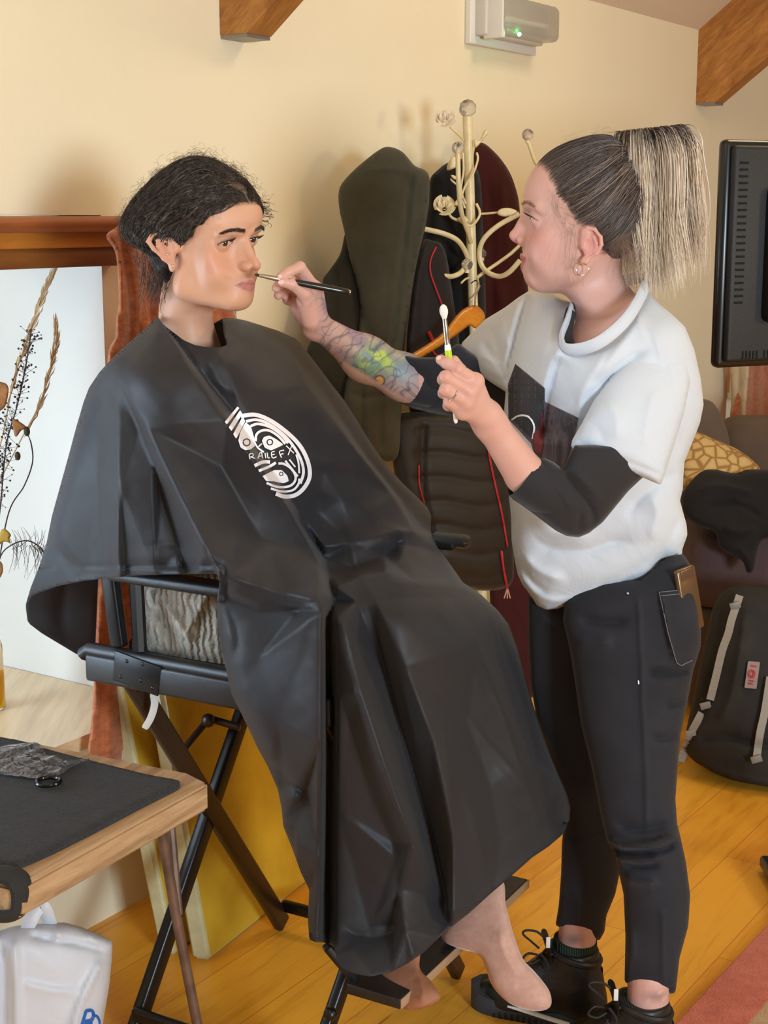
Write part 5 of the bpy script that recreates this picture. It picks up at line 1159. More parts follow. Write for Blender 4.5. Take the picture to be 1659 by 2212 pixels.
# fine wisps at temple, before the ear and on the nape
def wisp(b, v, L, curl, n, seed, r=.010, spread=.5):
    rr = np.random.default_rng(seed); o = []
    tt = np.linspace(0, 1, 22)
    for i in range(n):
        p0 = np.array(b) + rr.normal(size=3) * spread; vv = np.array(v) + rr.normal(size=3) * .25; vv /= np.linalg.norm(vv); l = L * rr.uniform(.5, 1.1)
        w1 = np.cross(vv, (1, .2, .1)); w1 /= np.linalg.norm(w1); a = tt * rr.uniform(2, 6) + rr.random() * 6; c = curl * rr.uniform(.3, 1)
        o.append(p0 + vv * (l * tt)[:, None] + w1 * (c * (np.sin(a) - math.sin(a[0])) * tt ** .6)[:, None] + np.array([.0, 0, -1.0]) * (l * .25 * tt ** 2)[:, None])
    o = np.array(o); return tubes(o / 100, np.full(o.shape[:2], r / 100), 3)
for b, v, L, cu, n, sd in (((7.3, 1.9, .6), (.1, -.1, -1), 6.5, .6, 30, 1), ((7.5, 1.2, -3.5), (0, -.3, -1), 4.5, .8, 16, 2), ((6.2, 4.6, 3.6), (0, -.5, -.7), 3.5, .9, 44, 3), ((6.6, 3.2, 2.4), (0, -.8, -.3), 3.0, .7, 44, 4), ((4.5, -6.2, -4.4), (.1, -.3, -1), 6.0, 1.0, 60, 5), ((2, -7.5, -3.5), (0, -.7, -.7), 5.0, 1.2, 50, 6), ((0, 0, 11.3), (0, -.8, .3), 4, .8, 40, 7), ((0, 4, 10.4), (0, -.8, .45), 4, .5, 30, 8), ((6.0, -5.5, -2), (.1, -.3, -1), 4.0, .5, 70, 9)):
    V, F = wisp(b, v, L, cu, n, sd, spread=.55); hp.append((H2.warp(H2.world(V)), F, np.tile(vcol((150, 124, 108)), (len(V), 1))))
V, F, C = joinp(hp); hr = mesh('hair', V, F, mHairV, PT, cols=C)
# ponytail: roots arch up, then the bleached lengths drop behind the head
def ponytail(N, seed, r, flare=1.0):
    rr = np.random.default_rng(seed); M_ = 30; t = np.linspace(0, 1, M_)[None, :]
    NC = 46; ci = rr.integers(0, NC, N); ca = rr.uniform(0, 2 * PI, NC); cr_ = rr.random(NC) ** .5; cph = rr.random(NC) * 6.28
    ang = (ca[ci] + rr.normal(size=N) * .10)[:, None]; rad = np.clip(cr_[ci] + rr.normal(size=N) * .06, 0, 1.15)[:, None]; ph = cph[ci][:, None]
    x0 = 1.3 * rad * np.cos(ang); y0 = -9.1 + 1.3 * rad * np.sin(ang)
    dy = (rad * np.sin(ang) * 4.6 - 1.8 + rr.normal(size=(N, 1)) * .5) * flare; dx = rad * np.cos(ang) * 3.9 * flare
    up = rr.uniform(2.0, 4.2, (N, 1)); L = rr.uniform(16.0, 24.5, (N, 1)) + 1.5 * np.sin(ph * 3) - 1.0 * np.abs(rad * np.sin(ang)) * 2
    s1 = 1 - (1 - np.clip(t / .35, 0, 1)) ** 2
    X = x0 + dx * s1 + .45 * np.sin(t * 7 + ph) * t; Yy = y0 + dy * s1 + .6 * np.sin(t * 6 + ph * 2) * t
    Z = 9.6 + up * np.sin(np.clip(t / .28, 0, 1) * PI * .62) - np.clip((t - .10) / .90, 0, 1) ** 1.15 * L
    Pt = np.stack([X + 0 * t, Yy + 0 * t, Z], -1); R = r * rr.uniform(.5, 1.3, (N, 1)) * (1 - .75 * t ** 3) * np.ones((1, M_))
    V, F = tubes(Pt / 100, R / 100, 3, seed)
    base = np.stack([vcol(c) for c in ((238, 222, 200), (222, 206, 184), (246, 236, 222), (206, 186, 164), (170, 148, 130))])[rr.choice(5, N, p=[.3, .25, .2, .15, .1])]
    k = np.clip((t + rr.normal(size=(N, 1)) * .04 - .17) / .16, 0, 1)[..., None]; C = base[:, None] * k + vcol((62, 50, 46)) * (1 - k)
    return H2.world(V), F, np.repeat(C.reshape(-1, 3), 3, axis=0)
pt = [ponytail(4300, 51, .055), ponytail(160, 52, .018, 1.18)]
V, F, C = joinp(pt); pn = mesh('ponytail', V, F, mHairV, hr, cols=C)
c = H2.world(np.array([0, -.088, .093])); g_ = G(); g_.add(*tube_vf([c + .0145 * np.array([math.cos(a_), math.sin(a_), .15 * math.sin(a_)]) for a_ in np.linspace(0, 2 * PI, 24)], .005, 8)); g_.build('hair_tie', simple('hair_tie_black', (22, 20, 20), .8), hr)
# ---- T-shirt
M = Mat('white_cotton'); M.set(Base_Color=srgb(200, 209, 220), Roughness=.9, Sheen_Weight=.15); nz = M.noise(13, 5, .6, dist=1.2)
M.bump(nz, .22, .012, M.bump(M.noise(700, 2), .15, .0006)); mTee = M.m
TEE = [(1391, 617), (1421, 654), (1455, 682), (1480, 706), (1500, 755), (1514, 819), (1520, 874), (1512, 914), (1493, 962), (1479, 997), (1476, 1030), (1475, 1057), (1469, 1081), (1476, 1108), (1483, 1132), (1485, 1156), (1474, 1186), (1473, 1203), (1437, 1217), (1417, 1248), (1401, 1261), (1342, 1276), (1294, 1292), (1238, 1303), (1204, 1316), (1180, 1318), (1160, 1308), (1147, 1287), (1128, 1262), (1118, 1240), (1113, 1216), (1105, 1168), (1104, 1117), (1097, 1049), (1090, 960), (1088, 900), (1092, 846), (1060, 826), (1025, 800), (1003, 776), (994, 756), (998, 740), (1022, 716), (1048, 690), (1091, 664), (1120, 642), (1143, 628), (1190, 634), (1236, 655), (1224, 690), (1213, 735), (1219, 748), (1250, 746), (1290, 732), (1330, 702), (1362, 668)]
TYC = [(1391, 620, 2.47), (1455, 690, 2.42), (1510, 820, 2.44), (1480, 1000, 2.47), (1470, 1200, 2.49), (1300, 1290, 2.50), (1120, 1250, 2.52), (1095, 900, 2.52), (1000, 760, 2.63), (1060, 720, 2.62), (1143, 630, 2.60), (1220, 740, 2.44), (1300, 1000, 2.48), (1330, 700, 2.43)]
TF = [([(1143, 632), (1128, 680), (1112, 740), (1098, 800), (1096, 840)], -.014, 5, 6, .1), ([(1128, 636), (1110, 690), (1100, 740), (1094, 780)], .007, 6, 8, .3), ([(1060, 700), (1074, 750), (1090, 800)], -.007, 5, 7, .3), ([(1040, 730), (1066, 770), (1092, 810)], -.009, 5, 8, .3), ([(1030, 770), (1060, 775), (1092, 800)], .006, 7, 7, .3), ([(1085, 680), (1090, 720), (1100, 760)], .006, 6, 8, .3), ([(1008, 768), (1040, 800), (1090, 828)], -.004, 4, 8, .2),
      ([(1216, 760), (1196, 800), (1184, 850), (1178, 900), (1172, 960)], -.020, 26, 8, .15), ([(1212, 700), (1206, 760), (1180, 830), (1176, 880)], .016, 20, 14, .25), ([(1200, 660), (1190, 720), (1165, 790)], .008, 20, 18, .3),
      ([(1320, 740), (1290, 790), (1262, 840), (1250, 900), (1240, 950)], .010, 14, 18, .25), ([(1400, 660), (1360, 720), (1330, 760), (1290, 830)], .010, 18, 14, .25), ([(1410, 752), (1370, 770), (1330, 800), (1290, 850)], -.012, 12, 10, .3), ([(1370, 640), (1382, 700), (1400, 740)], .006, 8, 8, .35), ([(1400, 700), (1420, 740), (1436, 800)], .005, 10, 8, .35),
      ([(1478, 1010), (1430, 1040), (1380, 1080), (1350, 1130)], -.008, 14, 18, .3), ([(1476, 1100), (1440, 1180), (1412, 1250)], -.008, 10, 10, .25), ([(1140, 1140), (1180, 1180), (1260, 1190), (1330, 1170), (1390, 1180)], -.012, 18, 22, .25), ([(1120, 1180), (1160, 1230), (1230, 1258)], .010, 12, 16, .3), ([(1120, 1210), (1145, 1255), (1190, 1290)], -.008, 10, 10, .3), ([(1470, 1206), (1400, 1222), (1340, 1262), (1280, 1280)], -.010, 12, 10, .15), ([(1118, 1230), (1150, 1272), (1190, 1296), (1250, 1290), (1330, 1262), (1430, 1204)], .008, 6, 8, .08),
      ([(1130, 1100), (1200, 1150), (1290, 1160)], .008, 20, 24, .3), ([(1400, 1060), (1420, 1110), (1400, 1180)], .008, 18, 18, .3), ([(1430, 880), (1460, 940), (1466, 1000)], -.006, 12, 10, .3)]
TF = [(f_[0], f_[1] * 1.4) + tuple(f_[2:]) for f_ in TF]
ST = Solid(TEE, TYC, 5, 1.0, .95, .135, TF, lambda p: .0026 * vnoise(p, .03, 4) + .0012 * vnoise(p, .08, 5), smooth=False)
tee = mesh('t_shirt', ST.V, ST.F, mTee, PT); tee['label'] = 'white cotton T-shirt with a dark printed panel'
# rib collar
cl_ = spline([P(1240, 648, 2.50), P(1226, 690, 2.415), P(1213, 728, 2.375), P(1221, 752, 2.350), P(1254, 754, 2.330), P(1294, 740, 2.320), P(1336, 708, 2.330), P(1368, 670, 2.36), P(1394, 618, 2.43), P(1385, 600, 2.50), P(1330, 612, 2.57), P(1262, 630, 2.56), P(1240, 648, 2.50)], 8)
g_ = G(); g_.add(*tube_vf(cl_, .0105, 10, caps=False, flat=.42, up=(0, 1, .2))); g_.build('collar', mTee, tee)
# sleeve of the near arm
SLV = [(1236, 950), (1233, 966), (1270, 990), (1330, 1012), (1390, 1032), (1427, 1048), (1436, 1024), (1452, 975), (1478, 890), (1492, 822), (1482, 770), (1450, 745), (1405, 742), (1360, 768), (1318, 810), (1284, 862), (1258, 912)]
SS = Solid(SLV, [(1240, 960, 2.30), (1430, 1040, 2.30), (1480, 800, 2.38), (1400, 745, 2.38), (1360, 900, 2.32)], 5, 1.0, .8, .075, [([(1408, 744), (1424, 760), (1440, 800), (1452, 850)], -.005, 5, 6, .3), ([(1240, 950), (1300, 975), (1370, 1002), (1432, 1028)], -.004, 3, 6, .08), ([(1300, 850), (1330, 900), (1330, 960)], .006, 16, 14, .3), ([(1258, 912), (1290, 925), (1310, 960)], -.005, 8, 8, .3), ([(1420, 820), (1400, 900), (1390, 980)], .006, 20, 14, .3)], lambda p: .002 * vnoise(p, .035, 7), smooth=False)
sl_ = mesh('sleeve', SS.V, SS.F, mTee, tee)
# printed panel
M = Mat('tee_print'); f = M.noise(16, 6, .7, stretch=(3, 1, .5), dist=1.5); M.base(M.ramp(f, [(.30, srgb(40, 38, 42)), (.48, srgb(74, 72, 78)), (.58, srgb(104, 88, 96)), (.66, srgb(60, 56, 62))])); M.set(Roughness=.7); mPrint = M.m
g_ = G(); decal(g_, [(1113, 786), (1177, 839), (1177, 868), (1249, 903), (1240, 950), (1232, 977), (1216, 1014), (1160, 1000), (1147, 958), (1098, 905), (1097, 830)], ST, .0016); pr_ = g_.build('print', mPrint, tee)
g_ = G(); decal(g_, [(1113, 788), (1175, 840), (1175, 900), (1150, 950), (1100, 902), (1099, 832)], ST, .0020); g_.build('print_dark_part', simple('print_charcoal', (52, 53, 57), .7, nscale=14, namt=.2), pr_)  # darker left part of the printed panel
g_ = G(); line_on(g_, [(1105, 908), (1116, 900), (1130, 897), (1145, 903), (1154, 922), (1150, 948)], 4, ST, .003); g_.build('print_white_line', mInk, pr_)
g_ = G(); decal(g_, [(1150, 938), (1166, 925), (1170, 880), (1176, 930), (1170, 980), (1156, 975)], ST, .003); g_.build('print_red_mark', simple('print_red', (120, 48, 54), .7), pr_)
# ---- black long-sleeved undershirt
mUnder_ = simple('black_jersey', (22, 23, 30), .82, bump=.15, bscale=300, sheen=.15)
US = [(1242, 962), (1232, 980), (1215, 1013), (1196, 998), (1171, 987), (1158, 1004), (1140, 1030), (1122, 1055), (1105, 1077), (1131, 1094), (1167, 1121), (1200, 1146), (1224, 1158), (1250, 1161), (1272, 1152), (1302, 1128), (1334, 1089), (1357, 1061), (1392, 1028), (1400, 990), (1330, 960)]
SU = Solid(US, [(1110, 1060, 2.235), (1165, 1000, 2.235), (1250, 1120, 2.28), (1370, 1020, 2.30)], 5, 1.0, 1.0, .052, [([(1214, 1014), (1240, 1050), (1268, 1084), (1282, 1110), (1280, 1140)], -.012, 8, 8, .15), ([(1240, 1020), (1270, 1050), (1300, 1080)], .006, 10, 8, .3), ([(1180, 1040), (1220, 1080), (1250, 1120)], .004, 10, 10, .3), ([(1260, 1100), (1250, 1130), (1262, 1150)], -.006, 5, 5, .3), ([(1150, 1020), (1190, 1060), (1200, 1100)], -.003, 6, 8, .3)], lambda p: .0012 * vnoise(p, .05, 3), smooth=False)
UF = [(873, 768), (900, 772), (938, 772), (966, 758), (990, 740), (1030, 770), (1100, 840), (1110, 900), (1060, 905), (1000, 906), (930, 892), (890, 882), (862, 870), (868, 850), (873, 820)]
SF = Solid(UF, [(868, 815, 2.59), (940, 840, 2.61), (1040, 830, 2.61)], 5, 1.0, 1.0, .055, [([(895, 778), (892, 820), (884, 876)], -.004, 5, 5, .2), ([(910, 790), (916, 830), (940, 880)], -.005, 6, 6, .3), ([(940, 790), (930, 840), (960, 890)], .005, 6, 8, .3)], lambda p: .0012 * vnoise(p, .05, 13), smooth=False)
def withcuff(S_, pts, rad):
    V, F = tube_vf(pts, rad, 28, caps=False); return np.vstack([S_.V, np.array(V)]), [tuple(f) for f in np.asarray(S_.F).tolist()] + [tuple(i + len(S_.V) for i in f) for f in F]
V_, F_ = withcuff(SU, [P(1130, 1029, 2.232), P(1134, 1032, 2.232), P(1165, 1054, 2.246), P(1205, 1076, 2.262)], [.0360, .0370, .0378, .034])
o = mesh('undershirt_sleeve', V_, F_, mUnder_, PT); o['label'] = 'black pushed-up sleeve of the near arm'
V_, F_ = withcuff(SF, [P(870, 815, 2.588), P(873, 816, 2.589), P(900, 826, 2.598), P(935, 836, 2.61)], [.0365, .0385, .0395, .037])
o = mesh('undershirt_sleeve', V_, F_, mUnder_, PT); o['label'] = 'black pushed-up sleeve of the reaching arm'
g_ = G(); g_.add(*tube_vf(spline([P(1234, 672, 2.44), P(1226, 712, 2.40), P(1232, 742, 2.375)], 8), .010, 8, flat=.3, up=(0, 1, .2))); o = g_.build('undershirt_neckline', mUnder_, PT)
# ---- jeans
M = Mat('charcoal_denim'); v = M.coords(); w_ = M.node('ShaderNodeTexWave', Scale=480); M.link(v, w_.inputs['Vector']); f = M.noise(9, 5, .6)
M.base(M.ramp(f, [(.3, srgb(20, 21, 29)), (.7, srgb(33, 34, 43))])); M.set(Roughness=.85, Sheen_Weight=.06); M.bump(M.noise(900, 2), .3, .0006); mDenim = M.m
JN = [(1300, 1255), (1380, 1250), (1440, 1205), (1476, 1196), (1498, 1230), (1506, 1262), (1514, 1337), (1514, 1397), (1498, 1447), (1484, 1520), (1470, 1589), (1464, 1657), (1459, 1726), (1463, 1780), (1470, 1808), (1482, 1863), (1491, 1932), (1487, 2000), (1468, 2069), (1460, 2138), (1457, 2146), (1420, 2148), (1376, 2139), (1349, 2120), (1351, 2023), (1347, 1932), (1338, 1891), (1329, 1850), (1310, 1813), (1297, 1758), (1278, 1657), (1255, 1566), (1242, 1474), (1230, 1400), (1216, 1340), (1220, 1280)]
JF = [([(1302, 1808), (1350, 1826), (1410, 1822), (1468, 1800)], .010, 5, 8, .1), ([(1306, 1822), (1350, 1842), (1420, 1838), (1468, 1818)], -.008, 5, 6, .15), ([(1312, 1836), (1350, 1856), (1400, 1858), (1440, 1846)], .008, 5, 7, .2), ([(1340, 1862), (1380, 1872), (1430, 1866)], -.006, 5, 6, .25), ([(1340, 1890), (1380, 1906), (1425, 1912)], .008, 6, 8, .25), ([(1320, 1775), (1380, 1792), (1455, 1778)], -.006, 8, 8, .25),
      ([(1392, 1450), (1440, 1452), (1498, 1450)], -.009, 4, 6, .2), ([(1400, 1590), (1440, 1594), (1470, 1580)], -.006, 4, 6, .3), ([(1430, 1524), (1460, 1522), (1484, 1512)], -.006, 4, 5, .3), ([(1378, 1280), (1384, 1400), (1388, 1520), (1394, 1640), (1398, 1800)], .0022, 2.5, 2.5, .05), ([(1430, 1960), (1432, 2050), (1434, 2130)], .002, 3, 3, .1), ([(1430, 1284), (1444, 1360), (1458, 1430)], .004, 3, 3, .1),
      ([(1240, 1330), (1300, 1345), (1370, 1340)], -.006, 8, 10, .3), ([(1236, 1390), (1280, 1390), (1330, 1380)], .005, 10, 12, .3), ([(1350, 2128), (1400, 2140), (1458, 2134)], -.003, 3, 6, .05), ([(1360, 2100), (1366, 2050), (1360, 1990)], .004, 8, 10, .3)]
JF = [(f_[0], f_[1] * 2.6) + tuple(f_[2:]) for f_ in JF]
SJ = Solid(JN, [(1300, 1260, 2.47), (1500, 1250, 2.44), (1380, 1500, 2.43), (1390, 1850, 2.40), (1405, 2140, 2.395)], 5, .92, 1.0, .098, JF, lambda p: .0016 * vnoise(p, .03, 14), smooth=False)
JR = [(1141, 1290), (1200, 1270), (1300, 1260), (1330, 1340), (1300, 1420), (1300, 1560), (1330, 1700), (1345, 1800), (1340, 1880), (1329, 1932), (1310, 1978), (1306, 2012), (1296, 2030), (1274, 2034), (1237, 2020), (1200, 1998), (1207, 1955), (1212, 1886), (1214, 1818), (1222, 1750), (1200, 1680), (1178, 1610), (1158, 1548), (1146, 1474), (1141, 1380)]
SR = Solid(JR, [(1150, 1290, 2.55), (1300, 1280, 2.54), (1230, 1500, 2.57), (1270, 1850, 2.58), (1250, 2020, 2.585)], 5, 1.0, 1.0, .085, [([(1214, 1800), (1260, 1810), (1320, 1790)], -.006, 6, 8, .2), ([(1202, 1985), (1240, 2005), (1304, 2012)], -.003, 3, 6, .05), ([(1150, 1330), (1200, 1350), (1240, 1380)], .006, 8, 10, .3), ([(1230, 1900), (1250, 1960), (1240, 2000)], .005, 10, 10, .3)], lambda p: .0016 * vnoise(p, .03, 15), smooth=False)
V = np.vstack([SJ.V, SR.V]); F = np.vstack([SJ.F, SR.F + len(SJ.V)]); jn = mesh('jeans', V, F, mDenim, PT); jn['label'] = 'charcoal skinny jeans'
M = simple('denim_worn', (72, 72, 82), .85, nscale=20)
g_ = G(); decal(g_, [(1424, 1280), (1470, 1274), (1506, 1258), (1512, 1330), (1513, 1400), (1494, 1424), (1472, 1438), (1462, 1432), (1444, 1370)], SJ, .0035); pk = g_.build('back_pocket', mDenim, jn)
g_ = G()
for pl in ([(1424, 1280), (1444, 1370), (1462, 1432), (1472, 1438), (1496, 1426)], [(1424, 1279), (1468, 1275), (1506, 1259)], [(1428, 1287), (1468, 1283), (1506, 1267)]): line_on(g_, pl, 1.6, SJ, .0046, smooth=False)
g_.build('stitching', simple('stitch_grey', (104, 104, 116), .8), pk)
g_ = G(); v = P(1356, 1282, float(SJ.Y([(1356, 1282)])[0])); g_.add(*ball_vf(v - (0, .001, 0), .0028, 10, 8)); g_.build('rivet', mSilver, jn)
g_ = G(); line_on(g_, [(1379, 1470), (1380, 1478)], 3, SJ, .003); g_.build('white_tack', mInk, jn)
# ---- phone in the back pocket
ph = empty('smartphone', P(1486, 1262, 2.42), 'smartphone in a shiny gold case sticking out of the jeans back pocket', 'phone')
c = P(1483, 1262, 2.400); ax = P(1492, 1320, 2.400) - P(1476, 1222, 2.400); ax /= np.linalg.norm(ax); sx = np.array([.80, .50, 0]); sx -= ax * (sx @ ax); sx /= np.linalg.norm(sx); nx = np.cross(ax, sx)
g_ = G(); g_.add(*box_vf(c + ax * .026, ax * .055, sx * .022, nx * .0055, .005)); g_.build('case', simple('gold_case', (110, 84, 60), .3, .6), ph)
g_ = G(); g_.add(*box_vf(c + ax * .026 - nx * .0056 * np.sign(nx[1]) * -1 + nx * 0, ax * .052, sx * .020, nx * .0012, .001)); g_.build('screen', simple('phone_black', (12, 12, 16), .1), ph)
g_ = G(); g_.add(*box_vf(c - ax * .018 - sx * 0 + nx * (-.0062 if nx[1] > 0 else .0062), ax * .009, sx * .014, nx * .001, .001)); g_.build('camera_bump', simple('bump_brown', (110, 84, 62), .2, .5), ph)
# ---- socks and boots
M = Mat('ribbed_sock'); w_ = M.node('ShaderNodeTexWave', Scale=70); M.link(M.coords(), w_.inputs['Vector']); M.base(M.ramp(w_.outputs['Fac'], [(.3, srgb(16, 22, 20)), (.7, srgb(44, 62, 50))])); M.set(Roughness=.95); M.bump(w_.outputs['Fac'], .5, .003); mSockG = M.m
def ringtube(name, pts, rad, m, label=None, flat=1.0):
    g = G(); g.add(*tube_vf(pts, rad, 24, flat=flat, up=(0, 1, 0))); o = g.build(name, m, PT); 
    if label: o['label'] = label
    return o
ringtube('sock', [P(1243, 2028, 2.585), P(1240, 2060, 2.585), P(1236, 2120, 2.58)], [.0410, .0440, .044], mSockG, 'dark green ribbed sock on the far ankle')
ringtube('sock', [P(1394, 2160, 2.39), P(1390, 2200, 2.39), P(1384, 2260, 2.385)], [.0425, .0450, .046], mSockG, 'dark green ribbed sock on the near ankle')
mBoot = simple('black_leather', (20, 20, 21), .45, nscale=12, namt=.2, bump=.35, bscale=60); mSole = simple('grey_rubber_sole', (52, 56, 62), .6, bump=.3, bscale=120); mStripe = simple('white_stripe', (222, 220, 214), .5); mLace = simple('boot_lace', (28, 26, 26), .7); mLug = simple('black_rubber', (24, 25, 28), .7)
def boot(dx, dy, dY, label, sc=1.0):
    r = empty('ankle_boot', P(1240, 2200, 2.57), label, 'boot'); r.parent = None
    return r
def Q(px, py, Y, T=(0, 0, 0)): return P(px, py, Y) + np.array(T)
def make_boot(T, label, flipY=0.0):
    """T: world offset from the far boot"""
    T = np.array(T); bt = G(); up = SDF()
    q = lambda px, py, Y: P(px, py, Y) + T
    ank = q(1242, 2062, 2.580); heel = q(1262, 2165, 2.565); toe = q(1060, 2148, 2.640); ball = q(1110, 2150, 2.615); ins = q(1190, 2115, 2.595)
    up.cap(ank, q(1248, 2130, 2.575), .046, .047, .02); up.cap(q(1248, 2130, 2.575), heel, .046, .040, .02); up.cap(q(1220, 2085, 2.585), ins, .040, .042, .02); up.cap(ins, ball, .044, .038, .03); up.cap(ball, toe, .038, .030, .02); up.cap(heel, ball, .036, .036, .02)
    up.ell(ank + UZ * .045, (.075, .075, .034), .006, True)
    V, F = up.mesh(.003); V[:, 2] = np.maximum(V[:, 2], .022)
    par = empty('shoe', V.mean(0) * (1, 1, 0), None) if False else None
    b = mesh('ankle_boot', V, F, mBoot, PT); b['label'] = label
    # sole: rounded slab following heel to toe
    d = (toe - heel) * (1, 1, 0); L = np.linalg.norm(d); d /= L; s = np.cross(UZ, d); n = 28; Vs = []
    for i in range(n + 1):
        u = i / n; c = heel * (1, 1, 0) + d * (-.045 + (L + .085) * u); w = .043 * (1 - abs(2 * u - 1) ** 4) ** .5 * (1 + .12 * math.sin(u * PI * 1.6 + 2.6)) + .002; zt = .034 + .006 * (u > .9) + (.004 * math.cos(u * 6)); zb = .0 + .012 * max(0, u - .8) * 5 * max(0, u - .8)
        for a, z_ in ((-1, zb), (-1.03, zt * .5), (-.97, zt), (.97, zt), (1.03, zt * .5), (1, zb)): Vs.append(c + s * w * a + UZ * z_)
    Fs = [(i * 6 + k, i * 6 + (k + 1) % 6, (i + 1) * 6 + (k + 1) % 6, (i + 1) * 6 + k) for i in range(n) for k in range(6)] + [tuple(range(6)), tuple(n * 6 + k for k in range(6))[::-1]]
    g = G(); g.add(Vs, Fs); so = g.build('sole', mSole, b); so['label'] = 'thick grey rubber sole'
    for a in (-1, 1):
      g = G()
      for i in range(22):
        u = (i + .5) / 22; c = heel * (1, 1, 0) + d * (-.040 + (L + .07) * u); w = .043 * (1 - abs(2 * u - 1) ** 4) ** .5 * (1 + .12 * math.sin(u * PI * 1.6 + 2.6))
        g.add(*box_vf(c + s * w * a + UZ * .008, d * .0032, s * .003, UZ * .008, .001))
      g.build('tread', mLug, so)
    c0 = heel * (1, 1, 0) + d * .015; c1 = heel * (1, 1, 0) + d * (L * .72); sg = -1 if s[1] > 0 else 1
    g = G(); pts = [c0 + s * sg * .0475 + UZ * .021, (c0 + c1) / 2 + s * sg * .0475 + UZ * .027, c1 + s * sg * .0465 + UZ * .033]; g.add(*tube_vf(spline(pts, 8), [.002] + [.0052] * 13 + [.003] * 2 if False else .0075, 8, flat=.35, up=(0, 0, 1))); st = g.build('stripe', mStripe, so)
    # collar padding, tongue, laces, pull tab
    g = G(); cc = ank + UZ * .004; g.add(*tube_vf([cc + .0465 * np.array([math.cos(t), math.sin(t), -.25 * math.cos(t)]) for t in np.linspace(0, 2 * PI, 30)], .0065, 8)); g.build('collar', mBoot, b)
    tg = [q(1190, 2090, 2.575), q(1186, 2050, 2.578), q(1176, 2016, 2.58)]; g = G(); g.add(*tube_vf(spline(tg, 6), .022, 12, flat=.28, up=(1, 0, 0))); t_ = g.build('tongue', mBoot, b)
    g = G(); g.add(*box_vf(q(1184, 2036, 2.556), np.array([.004, 0, 0]), np.array([0, .001, 0]), UZ * .011, .001)); g.build('tongue_tag', mStripe, t_)
    for k in range(5):
        p0 = q(1192 - k * 12, 2062 + k * 13, 2.548 + k * .008); p1 = q(1166 - k * 13, 2074 + k * 12, 2.60 + k * .008)
        g = G(); g.add(*tube_vf(spline([p0, (p0 + p1) / 2 + UZ * .016 - d * 0, p1], 6), .0026, 6)); g.build('lace', mLace, b)
    for lp in ([(1160, 2062, 2.56), (1140, 2060, 2.55), (1128, 2075, 2.55), (1146, 2082, 2.555), (1166, 2072, 2.56)], [(1164, 2048, 2.56), (1148, 2034, 2.55), (1130, 2018, 2.55), (1136, 2010, 2.55), (1158, 2012, 2.555), (1172, 2022, 2.56)], [(1170, 2062, 2.545), (1184, 2084, 2.535), (1178, 2100, 2.535), (1164, 2090, 2.54)]):
        g = G(); g.add(*tube_vf(spline([q(*a) for a in lp], 6), .0022, 6)); g.build('lace', mLace, b)
    g = G(); g.add(*tube_vf(spline([q(1284, 2082, 2.57), q(1300, 2090, 2.57), q(1298, 2112, 2.57), q(1284, 2116, 2.57)], 8), .004, 8, flat=.4)); g.build('pull_tab', mLace, b)
    return b
make_boot((0, 0, 0), 'black lace-up ankle boot on the far foot')
make_boot((P(1396, 2190, 2.39) - P(1246, 2100, 2.58)) * (1, 1, 0), 'black lace-up ankle boot on the near foot')
# ================================================================== BRUSHES
b1 = empty('makeup_brush', P(650, 610, 2.43), 'black-handled makeup brush held sideways against the seated face', 'makeup brush', 'makeup brushes in use')
tipw = P(550, 593, 2.405); endw = P(757, 632, 2.44); ax = endw - tipw; Lb = np.linalg.norm(ax); ax /= Lb
def lathe_line(p, ax, prof, m, name, parent):
    g = G(); g.add(*tube_vf([p + ax * a for a, r in prof], [r for a, r in prof], 16)); return g.build(name, m, parent)
lathe_line(tipw, ax, [(0, .0008), (.003, .0022), (.007, .0026)], simple('dark_bristles', (48, 34, 28), .8), 'bristles', b1)
lathe_line(tipw, ax, [(.005, .0024), (.02, .0034), (.05, .0048), (.052, .0046), (.054, .0048), (.060, .0046)], simple('brushed_steel', (178, 170, 160), .25, 1), 'ferrule', b1)
hd = lathe_line(tipw, ax, [(.058, .0046), (.08, .0052), (.11, .0058), (.14, .0056), (Lb - .004, .0050), (Lb, .003)], simple('gloss_black', (24, 25, 26), .18), 'handle', b1)
lathe_line(endw - ax * .002, ax, [(0, .004), (.0015, .0035)], mSilver, 'end_cap', hd)
b2 = empty('makeup_brush', P(970, 785, 2.15), 'white-tipped blending brush with a yellow-green handle held upright', 'makeup brush', 'makeup brushes in use')
t0 = P(957, 658, 2.148); t1 = P(985, 914, 2.160); ax = t1 - t0; Lb = np.linalg.norm(ax); ax /= Lb
lathe_line(t0, ax, [(0, .002), (.003, .0048), (.008, .0062), (.013, .0058), (.020, .0034)], simple('white_bristles', (240, 240, 236), .9, bump=.5, bscale=900), 'bristles', b2)
lathe_line(t0, ax, [(.0185, .0034), (.034, .0036), (.050, .0042), (.052, .0038), (.054, .0042), (.056, .0038), (.058, .0042)], simple('steel2', (190, 184, 176), .2, 1), 'ferrule', b2)
lathe_line(t0, ax, [(.058, .0042), (.066, .0050)], simple('white_gloss', (238, 238, 232), .2), 'band', b2)
lathe_line(t0, ax, [(.066, .0050), (.080, .0052), (.11, .0046), (.15, .0036), (Lb - .012, .0028)], simple('lime_gloss', (190, 214, 40), .2), 'handle', b2)
lathe_line(t0, ax, [(Lb - .014, .003), (Lb - .004, .0032), (Lb, .002)], simple('white_gloss2', (238, 238, 232), .2), 'end_cap', b2)
